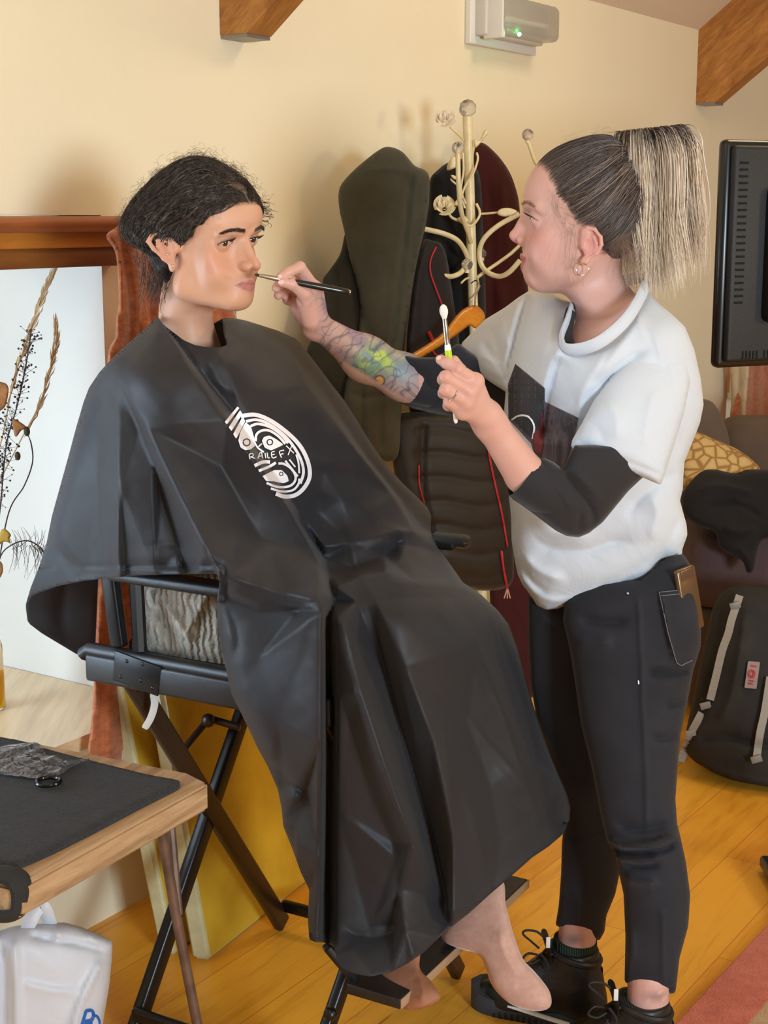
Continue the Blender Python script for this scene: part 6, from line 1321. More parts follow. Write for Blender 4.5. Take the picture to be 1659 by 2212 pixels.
# ================================================================== COAT STAND AND COATS
mCream = simple('cream_enamel', (226, 208, 160), .35, nscale=30, namt=.05)
M = Mat('faceted_crystal'); M.set(Roughness=.03, Transmission_Weight=.9, IOR=1.45, Base_Color=srgb(236, 232, 226)); mCrys = M.m
YS = 3.82
cs = empty('coat_stand', P(1043, 1300, YS) * (1, 1, 0), 'cream metal coat stand with curled hooks, glass balls, leaves and roses', 'coat stand')
top = P(1010, 252, YS); low = P(1043, 1300, YS); dn = (low - top) / (top[2] - low[2]); base = top + dn * (top[2] - .02)
g_ = G(); g_.add(*tube_vf([top, P(1020, 600, YS), low, base], [.0125, .0125, .0125, .0125], 16)); g_.build('pole', mCream, cs)
def crystal(px, py, r, Y=YS, name='glass_ball'):
    bm = bmesh.new(); bmesh.ops.create_icosphere(bm, subdivisions=2, radius=r); bm.verts.index_update(); c = P(px, py, Y)
    V = [c + np.array(v.co) for v in bm.verts]; F = [tuple(v.index for v in f.verts) for f in bm.faces]; bm.free(); g = G(); g.add(V, F); g.build(name, mCrys, cs, smooth=False)
    g = G(); d = np.array([0, 0, -1.]); g.add(*tube_vf([c - UZ * (r + .006), c - UZ * (r - .002)], .006, 10)); g.build('ball_cup', mCream, cs)
crystal(1010, 234, .0225, name='finial'); crystal(989, 319, .0150, YS - .12); crystal(1140, 291, .0150, YS - .02); crystal(1009, 571, .0150, YS - .10); crystal(1041, 548, .012, YS + .06)
def arm(name, pts, r, m=mCream, n=10, **kw):
    g = G(); g.add(*tube_vf(spline([P(*p) for p in pts], 8), r, n, **kw)); return g.build(name, m, cs)
Z_ = YS
arm('hook_arm', [(989, 332, Z_ - .12), (991, 406, Z_ - .12), (997, 460, Z_ - .09), (1013, 508, Z_ - .03), (1018, 530, Z_)], .0062)
arm('hook_arm', [(918, 495, Z_ - .10), (956, 504, Z_ - .10), (986, 518, Z_ - .07), (1004, 542, Z_ - .03), (1016, 575, Z_)], .0066)
arm('hook_arm', [(944, 584, Z_ - .10), (956, 594, Z_ - .10), (977, 597, Z_ - .07), (998, 586, Z_ - .04), (1012, 560, Z_)], .0066)
arm('hook_arm', [(1122, 462, Z_ - .02), (1077, 487, Z_ - .02), (1047, 514, Z_ - .02), (1036, 542, Z_ - .01), (1040, 572, Z_ - .01), (1056, 590, Z_ - .03), (1080, 597, Z_ - .05), (1101, 587, Z_ - .07), (1123, 563, Z_ - .08)], .0066)
arm('hook_arm', [(1140, 304, Z_ - .02), (1150, 335, Z_ - .02), (1168, 400, Z_ - .02), (1130, 520, Z_), (1030, 600, Z_)], .0045)
arm('vine', [(1030, 330, Z_ - .02), (1032, 345, Z_ - .025), (1022, 375, Z_ - .03), (1006, 400, Z_ - .03), (998, 425, Z_ - .03), (1004, 450, Z_ - .03)], .0028)
arm('vine', [(1029, 440, Z_ - .02), (1036, 456, Z_ - .025), (1034, 470, Z_ - .03), (1018, 488, Z_ - .03), (1000, 480, Z_ - .04), (976, 470, Z_ - .05), (968, 456, Z_ - .06)], .0034)
arm('vine', [(1000, 330, Z_ - .04), (1001, 370, Z_ - .04), (996, 410, Z_ - .04), (1006, 440, Z_ - .03)], .0028)
arm('vine', [(1001, 302, Z_ - .01), (985, 286, Z_ - .04), (972, 274, Z_ - .05)], .0026)
arm('vine', [(1038, 462, Z_ - .02), (1056, 461, Z_ - .03), (1074, 459, Z_ - .04)], .0028)
arm('vine', [(1032, 600, Z_ - .01), (1034, 618, Z_ - .02), (1028, 635, Z_ - .02), (1016, 648, Z_ - .02)], .0020)
arm('vine', [(996, 612, Z_ - .05), (1004, 604, Z_ - .04), (1012, 600, Z_ - .02)], .0026)
def leafm(name, pl, Y, m=mCream, th=.004):
    S_ = Solid(pl, [(pl[0][0], pl[0][1], Y)], 2.2, 1, 1, th); return mesh(name, S_.V, S_.F, m, cs)
leafm('metal_leaf', [(1073, 460), (1080, 452), (1094, 449), (1110, 452), (1118, 458), (1108, 465), (1092, 468), (1080, 466)], Z_ - .05)
leafm('metal_leaf', [(968, 352), (978, 338), (985, 342), (985, 360), (976, 366), (965, 368)], Z_ - .06)
leafm('metal_leaf', [(974, 378), (984, 380), (986, 388), (978, 386)], Z_ - .06); leafm('metal_leaf', [(973, 385), (988, 398), (984, 400), (975, 392)], Z_ - .06)
leafm('metal_leaf', [(988, 472), (1002, 466), (1012, 476), (1004, 486), (992, 480)], Z_ - .05); leafm('metal_leaf', [(980, 440), (998, 420), (1001, 424), (990, 444)], Z_ - .05)
leafm('metal_leaf', [(1024, 302), (1036, 302), (1048, 280), (1055, 286), (1042, 304), (1030, 318), (1025, 318)], Z_ - .02)
def rose(px, py, r, Y, m):
    c = P(px, py, Y); g = G(); rr = np.random.default_rng(int(px))
    for k in range(11):
        a = k * 2.4; t = k / 11; R_ = r * (.25 + .75 * t); V = []; n = 7
        for i in range(n):
            for j in range(n):
                u = (i / (n - 1) - .5) * 1.9; v = j / (n - 1); rad = R_ * (.35 + .65 * v) ; ang = a + u
                V.append(c + np.array([rad * math.cos(ang), -.4 * r * (1 - t) + rad * .35 * math.sin(ang) + r * .1 * math.sin(3 * u), rad * math.sin(ang) * .9 + (v - .5) * r * .3]))
        g.add(V, [(i * n + j, (i + 1) * n + j, (i + 1) * n + j + 1, i * n + j + 1) for i in range(n - 1) for j in range(n - 1)])
    return g.build('rose', m, cs)
rose(962, 258, .030, Z_ - .06, simple('rose_pale', (222, 206, 178), .5)); rose(960, 446, .032, Z_ - .08, mCream)
g_ = G()
for k in range(3):
    a = k * 2.1 + .4; g_.add(*tube_vf(spline([base + UZ * .22, base + np.array([.08 * math.cos(a), .08 * math.sin(a), .14]), base + np.array([.15 * math.cos(a), .15 * math.sin(a), .0])], 8), .009, 10))
g_.build('foot', mCream, cs)
def fabric(name, rgb, rough=.9, sc=500, amt=.25, low=14):
    M = Mat(name); c = srgb(*rgb); f = M.noise(low, 5, .6); M.base(M.ramp(f, [(.3, tuple(x * .8 for x in c[:3]) + (1,)), (.7, tuple(x * 1.12 for x in c[:3]) + (1,))])); M.set(Roughness=rough, Sheen_Weight=.06, Specular_IOR_Level=.3); M.bump(M.noise(sc, 3), amt, .001); return M.m
mOlive = fabric('olive_wool', (72, 71, 58)); mDkGr = fabric('dark_grey_wool', (48, 49, 45)); mBlk = fabric('black_fleece', (12, 11, 13)); mMar = fabric('maroon_wool', (60, 12, 14)); mPuf = fabric('brown_quilted_nylon', (42, 33, 24), .55)
def coat(name, out, yc, m, label, folds=(), cap=.085, step=6, grp=None):
    S_ = Solid(out, yc, step, 1.0, .7, cap, folds, lambda p: .004 * vnoise(p, .02, len(out)), smooth=True)
    o = mesh(name, S_.V, S_.F, m); tag(o, label, 'coat', grp); return o, S_
GC = 'coats on the coat stand'
oc, So = coat('hooded_coat', [(840, 317), (817, 325), (775, 358), (745, 388), (732, 412), (733, 451), (745, 505), (756, 560), (768, 611), (776, 662), (768, 720), (752, 780), (742, 860), (760, 930), (800, 985), (856, 990), (866, 900), (870, 800), (876, 720), (882, 677), (888, 632), (899, 572), (911, 520), (920, 481), (926, 436), (928, 386), (917, 367), (896, 358), (869, 328)],
    [(840, 330, 3.58), (740, 420, 3.56), (925, 400, 3.64), (800, 980, 3.52), (870, 900, 3.60)], mOlive, 'olive green wool coat with a pointed hood, hanging nearest the seated person',
    [([(776, 372), (810, 366), (860, 366), (900, 378)], .006, 4, 5, .2), ([(896, 362), (884, 420), (876, 500), (866, 600), (852, 700), (836, 780)], -.030, 10, 12, .1), ([(908, 372), (906, 440), (892, 540), (876, 660)], -.016, 8, 10, .2), ([(872, 380), (866, 460), (850, 600), (838, 700), (830, 780)], .014, 16, 6, .15), ([(776, 660), (800, 720), (840, 760)], -.014, 8, 10, .25), ([(790, 760), (784, 860), (786, 970)], -.014, 8, 8, .15), ([(826, 800), (822, 900), (824, 985)], -.014, 8, 8, .15), ([(752, 850), (800, 856), (850, 850)], -.008, 4, 6, .2)])
coat('wool_coat', [(748, 498), (735, 548), (710, 586), (697, 607), (692, 680), (676, 726), (662, 760), (664, 800), (720, 860), (760, 960), (810, 985), (812, 700), (790, 560), (770, 500)], [(740, 520, 3.60), (680, 760, 3.50), (800, 960, 3.62), (800, 600, 3.66)], mDkGr, 'dark grey coat half hidden behind the olive hooded coat', [([(732, 560), (728, 640), (712, 740)], -.014, 10, 12, .2), ([(756, 560), (760, 680), (750, 800)], .014, 14, 10, .2)])
coat('wool_coat', [(966, 352), (947, 366), (929, 388), (926, 440), (916, 500), (902, 560), (890, 640), (884, 720), (880, 800), (890, 900), (960, 940), (1040, 900), (1050, 700), (1044, 500), (1036, 380), (1010, 345), (985, 346)], [(985, 360, 3.93), (1040, 500, 3.98), (890, 800, 3.78), (1000, 900, 3.88)], mBlk, 'black coat hanging behind the coat stand pole', [([(944, 400), (938, 500), (920, 620), (905, 760)], .020, 14, 10, .2), ([(975, 480), (965, 600), (950, 720)], -.02, 10, 10, .2)])
coat('wool_coat', [(1040, 308), (1071, 331), (1098, 367), (1113, 403), (1122, 445), (1126, 520), (1140, 617), (1150, 760), (1158, 1000), (1162, 1200), (1160, 1480), (1120, 1500), (1070, 1470), (1052, 1100), (1040, 800), (1028, 600), (1024, 440), (1024, 330)], [(1040, 330, 4.08), (1120, 450, 4.16), (1060, 1200, 4.05), (1150, 1200, 4.14)], mMar, 'maroon coat on the right side of the coat stand', [([(1050, 350), (1060, 440), (1064, 600), (1060, 800)], -.014, 8, 10, .2), ([(1080, 380), (1092, 480), (1100, 620)], .010, 10, 10, .2), ([(1076, 600), (1090, 680), (1110, 720)], .012, 10, 10, .3)], .07)
pf_, Sp = coat('puffer_jacket', [(852, 900), (960, 890), (1056, 884), (1082, 940), (1100, 1020), (1108, 1110), (1110, 1200), (1104, 1262), (1050, 1276), (1000, 1266), (940, 1230), (900, 1150), (866, 1080), (848, 990)], [(900, 950, 3.66), (1060, 900, 3.74), (1100, 1200, 3.78), (960, 1200, 3.68)], mPuf, 'dark brown quilted puffer jacket hanging low behind the chair arm',
    [([(890, 930 + 52 * k), (960, 926 + 52 * k), (1040, 938 + 52 * k), (1110, 920 + 52 * k)], -.009, 5, 6, .03) for k in range(7)] + [([(918, 900), (912, 1000), (920, 1100), (950, 1220)], -.016, 5, 5, .1)])
mRed = simple('red_cord', (176, 34, 40), .6)
def cord(parent, S_, pl, r, off=.004, nm='red_cord'):
    p = resample(pl, 5, closed=False, smooth=True); V = P(p[:, 0], p[:, 1], S_.Y(p) - off); g = G(); g.add(*tube_vf(V, r, 6)); return g.build(nm, mRed, parent)
cord(pf_, Sp, [(905, 1005), (906, 1045), (916, 1085)], .0022, nm='red_piping'); cord(pf_, Sp, [(1052, 930), (1056, 980), (1068, 1040), (1084, 1110), (1096, 1180)], .0028)
cord(pf_, Sp, [(1083, 1190), (1088, 1230), (1096, 1270)], .0034, .010)
g_ = G()
for k in (-1, 0, 1): a = P(1096, 1270, float(Sp.Y([(1096, 1268)])[0]) - .01); g_.add(*tube_vf([a, a + np.array([.004 * k, 0, -.014]), a + np.array([.008 * k, 0, -.028])], .0018, 5))
g_.build('cord_tassel', simple('tassel_cream', (200, 150, 120), .8), pf_)
# dark jacket with red piping hanging beside the stand
jk, Sjk = coat('zip_jacket', [(936, 520), (914, 520), (898, 580), (884, 680), (878, 760), (884, 860), (930, 880), (990, 860), (992, 740), (978, 640), (966, 560), (952, 525)], [(940, 530, 3.74), (890, 800, 3.62), (980, 800, 3.72)], fabric('charcoal_softshell', (26, 20, 21), .7), 'charcoal zip jacket with thin red piping beside the olive coat', [([(920, 560), (912, 680), (906, 780)], -.012, 8, 8, .2)], .06)
cord(jk, Sjk, [(942, 534), (930, 562), (930, 590), (944, 630), (956, 662)], .0024, nm='red_piping'); cord(jk, Sjk, [(926, 716), (932, 730), (940, 742)], .005, nm='red_piping'); cord(jk, Sjk, [(930, 745), (940, 765), (962, 775)], .0024, nm='red_piping')
hg = Solid([(882, 771), (936, 735), (961, 713), (986, 681), (1005, 665), (1026, 659), (1041, 669), (1048, 685), (1041, 703), (1026, 710), (1015, 703), (990, 721), (954, 746), (918, 768), (900, 779)], [(880, 775, 3.46), (1026, 690, 3.62)], 4, 1, 1, .011)
hgo = mesh('coat_hanger', hg.V, hg.F, wood('hanger_wood', (190, 112, 26), (212, 134, 36), (224, 150, 50), (1, 0, 0), 8, .3, bump=.02)); tag(hgo, 'varnished wooden coat hanger showing between the arms', 'hanger')
g_ = G(); g_.add(*tube_vf(spline([P(1026, 662, 3.62), P(1027, 640, 3.64), P(1036, 618, 3.68), P(1028, 606, 3.74), P(1018, 612, 3.78)], 6), .0018, 6)); g_.build('hook', mSilver, hgo)
# ================================================================== LEFT CURTAIN
mCurt = Mat('rust_velvet'); f = mCurt.noise(22, 5, .65, stretch=(1, 1, 3)); mCurt.base(mCurt.ramp(f, [(.3, srgb(146, 72, 36)), (.55, srgb(182, 100, 54)), (.75, srgb(206, 128, 78))])); mCurt.set(Roughness=.75, Sheen_Weight=.6, Sheen_Roughness=.4); mCurt.bump(mCurt.noise(60, 4, .6, stretch=(1, 1, 4)), .4, .006); mCurt = mCurt.m
def wy(px, py, off): return (px, py, wallhit(px, py, off)[2])
CO = [(229, 510), (250, 492), (262, 478), (290, 474), (330, 478), (350, 520), (392, 600), (450, 640), (500, 652), (512, 690), (520, 800), (500, 1000), (440, 1250), (360, 1420), (300, 1520), (262, 1656), (240, 1658), (192, 1646), (198, 1550), (203, 1464), (214, 1200), (224, 900), (233, 770), (240, 745), (249, 728), (251, 689), (256, 658), (255, 603), (249, 545)]
Sc = Solid(CO, [wy(240, 500, .10), wy(300, 500, .10), wy(250, 700, .12), wy(500, 680, .10), wy(300, 1000, .13), wy(480, 1000, .12), wy(230, 1600, .17), wy(260, 1640, .17)], 6, 1, .3, .03,
    [([(262, 482), (272, 560), (286, 660), (280, 760), (250, 900)], -.028, 7, 9, .05), ([(300, 480), (306, 560), (312, 640), (300, 740), (280, 900)], -.034, 7, 9, .05), ([(322, 500), (330, 600), (328, 700)], -.03, 6, 7, .05), ([(282, 480), (294, 580), (300, 660), (290, 760)], .012, 8, 8, .05), ([(240, 520), (262, 600), (268, 700), (250, 780)], .010, 10, 10, .1), ([(222, 1440), (222, 1650)], -.012, 6, 8, .05), ([(476, 660), (480, 700), (478, 900)], -.02, 8, 8, .1)], lambda p: .006 * np.sin(p[:, 0] / 9. + .6 * np.sin(p[:, 1] / 60.)), smooth=True)
ct = mesh('curtain', Sc.V, Sc.F, mCurt); tag(ct, 'rust orange velvet curtain behind the seated person', 'curtain')
# ================================================================== LEANING PADS
mPadC = fabric('pad_cream_edge', (206, 200, 158), .85, 260, .2, 20); mPadO = fabric('pad_ochre_cover', (218, 178, 44), .8, 400, .15, 6)
def pad(b0, b1, t0, t1, D, label, faceY=None):
    B0 = floorhit(*b0); B1 = floorhit(*b1); T0 = P(t0[0], t0[1], t0[2]); T1 = P(t1[0], t1[1], t1[2]); T1[2] = T0[2]; D = np.array(D)
    V = [B0, B1, T1, T0, B0 + D, B1 + D, T1 + D, T0 + D]
    # rounded slab
    bm = bmesh.new(); vs = [bm.verts.new(v) for v in V]
    for f_ in ((0, 1, 2, 3), (4, 7, 6, 5), (0, 4, 5, 1), (1, 5, 6, 2), (2, 6, 7, 3), (3, 7, 4, 0)): bm.faces.new([vs[i] for i in f_])
    bmesh.ops.bevel(bm, geom=bm.edges[:], offset=.008, segments=3, affect='EDGES'); bm.verts.index_update(); bm.faces.ensure_lookup_table()
    VV = [np.array(v.co) for v in bm.verts]; FF = [tuple(v.index for v in f_.verts) for f_ in bm.faces]; bm.free()
    zmin = min(v[2] for v in VV); VV = [v - UZ * zmin for v in VV]
    n = np.cross(T1 - B1, D); n /= np.linalg.norm(n)
    fm = []
    for f_ in FF:
        c = np.mean([VV[i] for i in f_], 0); nn = np.cross(VV[f_[1]] - VV[f_[0]], VV[f_[2]] - VV[f_[0]]); ar = np.linalg.norm(nn); nn /= ar + 1e-9; fm.append(1 if abs(nn @ n) > .9 and ar > .02 else 0)
    r = empty('foam_pad', (B0 + B1) / 2, label, 'foam pad', 'pads leaning against the wall')
    mesh('core', VV, FF, mPadC, r, smooth=False, mats=[mPadO], fm=fm)
    return r
pad((412, 2072), (452, 2077), (312, 1486, 2.79), (350, 1490, 2.775), (.30, .60, 0), 'thick pad with an ochre cover leaning behind the chair legs, front of the two')
pad((342, 2060), (377, 2066), (222, 1462, 2.80), (258, 1470, 2.785), (.10, .20, 0), 'cream-edged pad leaning next to the rust curtain, left of the two')
# ================================================================== TABLE WITH TOWEL, POUCH, BAG
ZT = .66
tb = empty('folding_table', floorhit(200, 2212) * (1, 1, 0), 'low wooden table with a thick oak top in the bottom left corner', 'table')
A_ = floorhit(452, 1690, ZT); B_ = floorhit(62, 1905, ZT); ev = (A_ - B_) / np.linalg.norm(A_ - B_); C_ = floorhit(0, 1588, ZT); A2 = floorhit(408, 1668, ZT)
bk = (C_ - A2); bk /= np.linalg.norm(bk)
A0 = A_; B0 = B_ - ev * .02; L_ = A2 + bk * .75; M0 = B0 + bk * .62
top_ = [A0, A2, L_, M0, B0]; g_ = G(); V = [p for p in top_] + [p - UZ * .045 for p in top_]; n = 5
bm = bmesh.new(); vs = [bm.verts.new(v) for v in V]; bm.faces.new(vs[:5]); bm.faces.new(vs[5:][::-1])
for i in range(5): bm.faces.new([vs[i], vs[(i + 1) % 5], vs[(i + 1) % 5 + 5], vs[i + 5]])
bmesh.ops.bevel(bm, geom=bm.edges[:], offset=.006, segments=3, affect='EDGES'); bm.verts.index_update()
g_.add([v.co for v in bm.verts], [tuple(v.index for v in f.verts) for f in bm.faces]); bm.free()
AT = math.atan2(ev[1], ev[0])
M = Mat('table_oak'); M.set(Roughness=.5); v = M.coords(); mp = M.n.new('ShaderNodeMapping'); M.link(v, mp.inputs['Vector']); mp.inputs['Rotation'].default_value = (0, 0, -AT); mq = M.n.new('ShaderNodeMapping'); M.link(mp.outputs[0], mq.inputs['Vector']); mq.inputs['Scale'].default_value = (.10, 1, 1)
f = M.noise(22, 8, .68, mq.outputs[0], dist=1.3); f2 = M.noise(120, 4, .7, mq.outputs[0]); M.base(M.mix(M.ramp(f, [(.3, srgb(134, 104, 74)), (.5, srgb(176, 144, 108)), (.68, srgb(200, 168, 130))]), M.ramp(f2, [(.35, (.7, .66, .62, 1)), (.6, (1, 1, 1, 1))]), .5, 'MULTIPLY')); M.bump(f2, .2, .002)
g_.build('table_top', M.m, tb)
mTLeg = simple('brown_steel', (104, 82, 70), .45, .3, nscale=20, namt=.2)
l0 = P(338, 1808, 2.20); l0[2] = ZT - .045; l1 = P(378, 1965, 2.24); l2 = P(426, 2212, 2.25); dd = (l2 - l1) / (l1[2] - l2[2]); l3 = l2 + dd * l2[2]
g_ = G(); g_.add(*tube_vf([l0, l1, l2, l3], [.0085, .0085, .0085, .0085], 10)); g_.build('leg', mTLeg, tb)
g_ = G(); k0 = P(364, 1802, 2.27); k0[2] = ZT - .045; g_.add(*tube_vf([k0, P(386, 1975, 2.245)], .007, 8)); g_.build('leg_brace', mTLeg, tb)
for s_ in (0,):
    q0 = M0 * .8 + B0 * .2 - UZ * .045 + ev * .05; g_ = G(); g_.add(*tube_vf([q0, q0 * (1, 1, 0) + np.array([.03, -.03, 0])], .0085, 10)); g_.build('leg', mTLeg, tb)
    q0 = L_ * .85 + A2 * .15 - UZ * .045 - ev * .05; g_ = G(); g_.add(*tube_vf([q0, q0 * (1, 1, 0)], .0085, 10)); g_.build('leg', mTLeg, tb)
# black towel
M = Mat('black_towel'); M.base(M.ramp(M.noise(120, 6, .85), [(.38, srgb(9, 10, 12)), (.62, srgb(38, 39, 43))])); M.set(Roughness=.98, Sheen_Weight=.1); M.bump(M.noise(260, 4, .8), .9, .006); mTowel = M.m
def ontop(px, py, h=0.0): return floorhit(px, py, ZT + h)
to = [ontop(*q, .004) for q in ((374, 1686), (390, 1690), (388, 1700), (300, 1744), (200, 1797), (110, 1842), (24, 1880))]
to2 = [to[-1] + bk * .45, ontop(40, 1602, .004) + bk * .3, ontop(40, 1602, .004), ontop(202, 1648, .004), ontop(311, 1674, .004)]
po = np.array([p[:2] for p in to + to2]); ol = resample(po * 1000, 12); pts, F, bn, th = grid_region(ol, 9)
zz = ZT + .010 + .0016 * vnoise(pts, .05, 3) - .004 * bn; V = np.column_stack([pts / 1000, zz]); V2 = np.column_stack([pts / 1000, np.full(len(pts), ZT + .0005)])
E = {}
for a, b in ((0, 1), (1, 2), (2, 3), (3, 0)):
    for i, j in zip(F[:, a].tolist(), F[:, b].tolist()):
        if (j, i) in E: del E[(j, i)]
        else: E[(i, j)] = 1
n = len(pts); tw = mesh('towel', np.vstack([V, V2]), [tuple(f) for f in F.tolist()] + [tuple(x + n for x in f[::-1]) for f in F.tolist()] + [(i, i + n, j + n, j) for i, j in E], mTowel); tag(tw, 'black terry towel spread over the wooden table', 'towel')
# dark loop hanging off the near corner of the table
lp = [(-60, 1890, 1.80), (-10, 1888, 1.79), (26, 1892, 1.785), (44, 1910, 1.78), (47, 1940, 1.78), (40, 1966, 1.78), (16, 1978, 1.78), (-40, 1974, 1.79), (-90, 1956, 1.80)]
g_ = G(); g_.add(*tube_vf(spline([P(*q) for q in lp], 8), .009, 10, flat=2.2, up=(0, 1, 0))); o = g_.build('strap_loop', simple('black_webbing', (34, 34, 34), .85, bump=.3, bscale=300)); tag(o, 'thick black strap loop hanging at the near corner of the table', 'strap')
# clear pouch with a black ring
pu = empty('plastic_pouch', ontop(60, 1670, .012), 'crinkled clear plastic pouch with a black ring hole lying on the black towel', 'plastic pouch')
po = np.array([ontop(*q)[:2] for q in ((-30, 1642), (0, 1636), (36, 1628), (74, 1625), (92, 1632), (100, 1652), (150, 1668), (204, 1656), (140, 1688), (118, 1704), (92, 1706), (40, 1698), (-30, 1690))]) * 1000
pts, F, bn, th = grid_region(resample(po, 6), 5); zz = ZT + .017 + .0045 * vnoise(pts, .10, 9) + .0012 * vnoise(pts, .3, 10); M = Mat('clear_film'); M.set(Roughness=.03, Transmission_Weight=.93, IOR=1.5, Base_Color=srgb(240, 236, 238), Specular_IOR_Level=.9); M.bump(M.noise(30, 1, .4, dist=2), .6, .008)
mesh('film', np.column_stack([pts / 1000, zz]), F, M.m, pu)
c = ontop(105, 1688, .018); g_ = G(); g_.add(*tube_vf([c + .017 * np.array([math.cos(t), math.sin(t), 0]) for t in np.linspace(0, 2 * PI, 26)], .0035, 8, caps=False)); g_.build('ring', simple('ring_black', (14, 14, 15), .2), pu)
g_ = G(); g_.add(*box_vf(c - UZ * .002, (.014, 0, 0), (0, .012, 0), (0, 0, .0008))); 
# carrier bag
M = Mat('white_polythene'); M.set(Base_Color=srgb(206, 211, 220), Roughness=.5, Transmission_Weight=.10); M.bump(M.noise(9, 5, .6, dist=2), .18, .010); mBag = M.m
BO = [(-160, 2020), (-60, 2006), (0, 2010), (30, 2000), (58, 1998), (100, 1994), (140, 1992), (180, 2004), (215, 2018), (243, 2034), (242, 2070), (236, 2130), (224, 2200), (214, 2300), (204, 2420), (120, 2470), (0, 2490), (-160, 2480)]
bg_ = empty('carrier_bag', P(60, 2480, 2.14) * (1, 1, 0), 'white plastic carrier bag with blue lettering on the floor under the table', 'bag')
Sb = Solid(BO, [(0, 2000, 2.12), (240, 2040, 2.18), (100, 2450, 2.14), (-150, 2200, 2.12)], 7, 1, .9, .10, [([(30, 2020), (34, 2100), (40, 2300)], .012, 5, 7, .1), ([(60, 2018), (120, 2030), (180, 2040), (232, 2056)], -.012, 4, 5, .1), ([(222, 2070), (196, 2120), (170, 2180), (150, 2260)], .014, 6, 8, .1), ([(40, 2120), (100, 2136), (180, 2144)], .006, 4, 12, .2), ([(190, 2010), (200, 2030), (222, 2036)], .010, 6, 6, .3), ([(112, 2000), (130, 2016), (116, 2036)], .008, 6, 6, .3), ([(0, 2030), (8, 2120), (6, 2250)], -.01, 6, 6, .1)], lambda p: .003 * vnoise(p, .04, 5), smooth=False)
Vb = Sb.V.copy(); Vb[:, 2] = np.maximum(Vb[:, 2], .002); mesh('bag_body', Vb, Sb.F, mBag, bg_)
hs = spline([P(50, 2030, 2.10), P(66, 1990, 2.10), P(84, 1960, 2.11), P(96, 1962, 2.11), P(106, 1990, 2.12), P(112, 2010, 2.13)], 8); g_ = G(); g_.add(*tube_vf(hs, .0105, 8, flat=.35, up=(0, 1, 0))); g_.build('handle', mBag, bg_)
mBlue = simple('blue_print', (20, 92, 176), .4); g_ = G()
for pl in ([(170, 2240), (186, 2184)], [(186, 2184), (200, 2184), (200, 2202), (182, 2208)], [(182, 2208), (196, 2214), (192, 2236), (172, 2240)]): line_on(g_, pl, 7, Sb, .004)
line_on(g_, [(206 + 9 * math.cos(t), 2212 + 18 * math.sin(t)) for t in np.linspace(0, 2 * PI, 14)], 6, Sb, .004); g_.build('lettering', mBlue, bg_)
# ================================================================== DRIED STEMS IN A BOTTLE ON THE SILL
bc = floorhit(-16, 1530, ZS); bot = empty('glass_bottle', bc, 'clear glass bottle of yellow liquid at the left end of the window sill', 'bottle')
M = Mat('bottle_glass'); M.set(Roughness=.02, Transmission_Weight=1, IOR=1.3, Base_Color=(.95, .98, .97, 1))
pr = [(0, .024), (.004, .027), (.10, .027), (.135, .026), (.160, .018), (.178, .012), (.20, .012), (.203, .013)]; g_ = G(); g_.add(*tube_vf([bc + UZ * (a + .001) for a, r in pr], [r for a, r in pr], 24)); g_.build('glass', M.m, bot)
M = Mat('yellow_liquid'); M.set(Roughness=.05, Transmission_Weight=.6, IOR=1.2, Base_Color=srgb(250, 196, 20)); g_ = G(); g_.add(*tube_vf([bc + UZ * a for a in (.004, .01, .085, .0855)], [.020, .0245, .0245, .02], 24)); g_.build('liquid', M.m, bot)
mStraw = simple('dried_straw', (196, 164, 118), .8); mTwig = simple('dark_twig', (62, 44, 42), .8); mLeafB = simple('dried_leaf', (150, 98, 50), .8, nscale=60); mLeafY = simple('yellow_leaf', (178, 144, 60), .8)
YB = float(bc[1]); GS = 'dried stems in the bottle'; neck = bc + UZ * .19
def stem(name, pts, m, label, r=.0011):
    pl = spline([neck + np.array([0, 0, -.10]), neck] + [P(x, y, YB + dy) for x, y, dy in pts], 10); g = G(); g.add(*tube_vf(pl, [r * 1.3] * (len(pl) - 6) + [r] * 6, 6)); o = g.build(name, m); tag(o, label, 'dried stem', GS); return o, pl
rr = np.random.default_rng(9)
def plume(o, path, L, w, m, n):
    g = G(); path = spline([P(*q) for q in path], 14)
    for i in range(n):
        k = rr.integers(0, len(path) - 2); b = path[k]; d = path[k + 1] - path[k]; d /= np.linalg.norm(d); s = rr.normal(size=3); s -= d * (s @ d); s /= np.linalg.norm(s); e = 1 - abs(2 * k / len(path) - 1) ** 3
        q = b + d * L * .6 + s * w * e * rr.uniform(.3, 1); q2 = b + d * L + s * w * 1.15 * e * rr.uniform(.4, 1); g.add(*tube_vf([b, q, q2], [.0004, .0012, .0002], 4))
    return g.build('seed_plume', m, o)
o, _ = stem('dried_grass', [(-20, 1150, 0), (-12, 1020, 0), (8, 930, 0), (30, 820, .01), (60, 730, .01), (86, 650, .01), (113, 590, .01)], mStraw, 'tall pale dried grass stem reaching up to the window lintel')
plume(o, [(14, 880, YB), (40, 790, YB + .01), (70, 705, YB + .01), (98, 625, YB + .01), (115, 588, YB + .01)], .03, .008, mStraw, 150)
o, _ = stem('dried_grass', [(-18, 1200, .02), (-5, 1060, .02), (40, 960, .02), (82, 880, .02), (108, 800, .02), (120, 700, .02)], mStraw, 'shorter dried grass stem with a curved tip right of the tall one')
plume(o, [(50, 950, YB + .02), (84, 878, YB + .02), (108, 800, YB + .02), (120, 740, YB + .02), (120, 702, YB + .02)], .03, .008, mStraw, 110)
o, _ = stem('dried_twig', [(-14, 1240, -.02), (2, 1080, -.02), (14, 960, -.02), (36, 880, -.02), (54, 800, -.02), (68, 710, -.02)], mTwig, 'dark branching twig covered in tiny buds')
g_ = G(); g2 = G(); tw_ = spline([P(4, 1100, YB - .02), P(8, 1000, YB - .02), P(22, 920, YB - .02), P(42, 855, YB - .02), P(58, 780, YB - .02), P(68, 715, YB - .02)], 20)
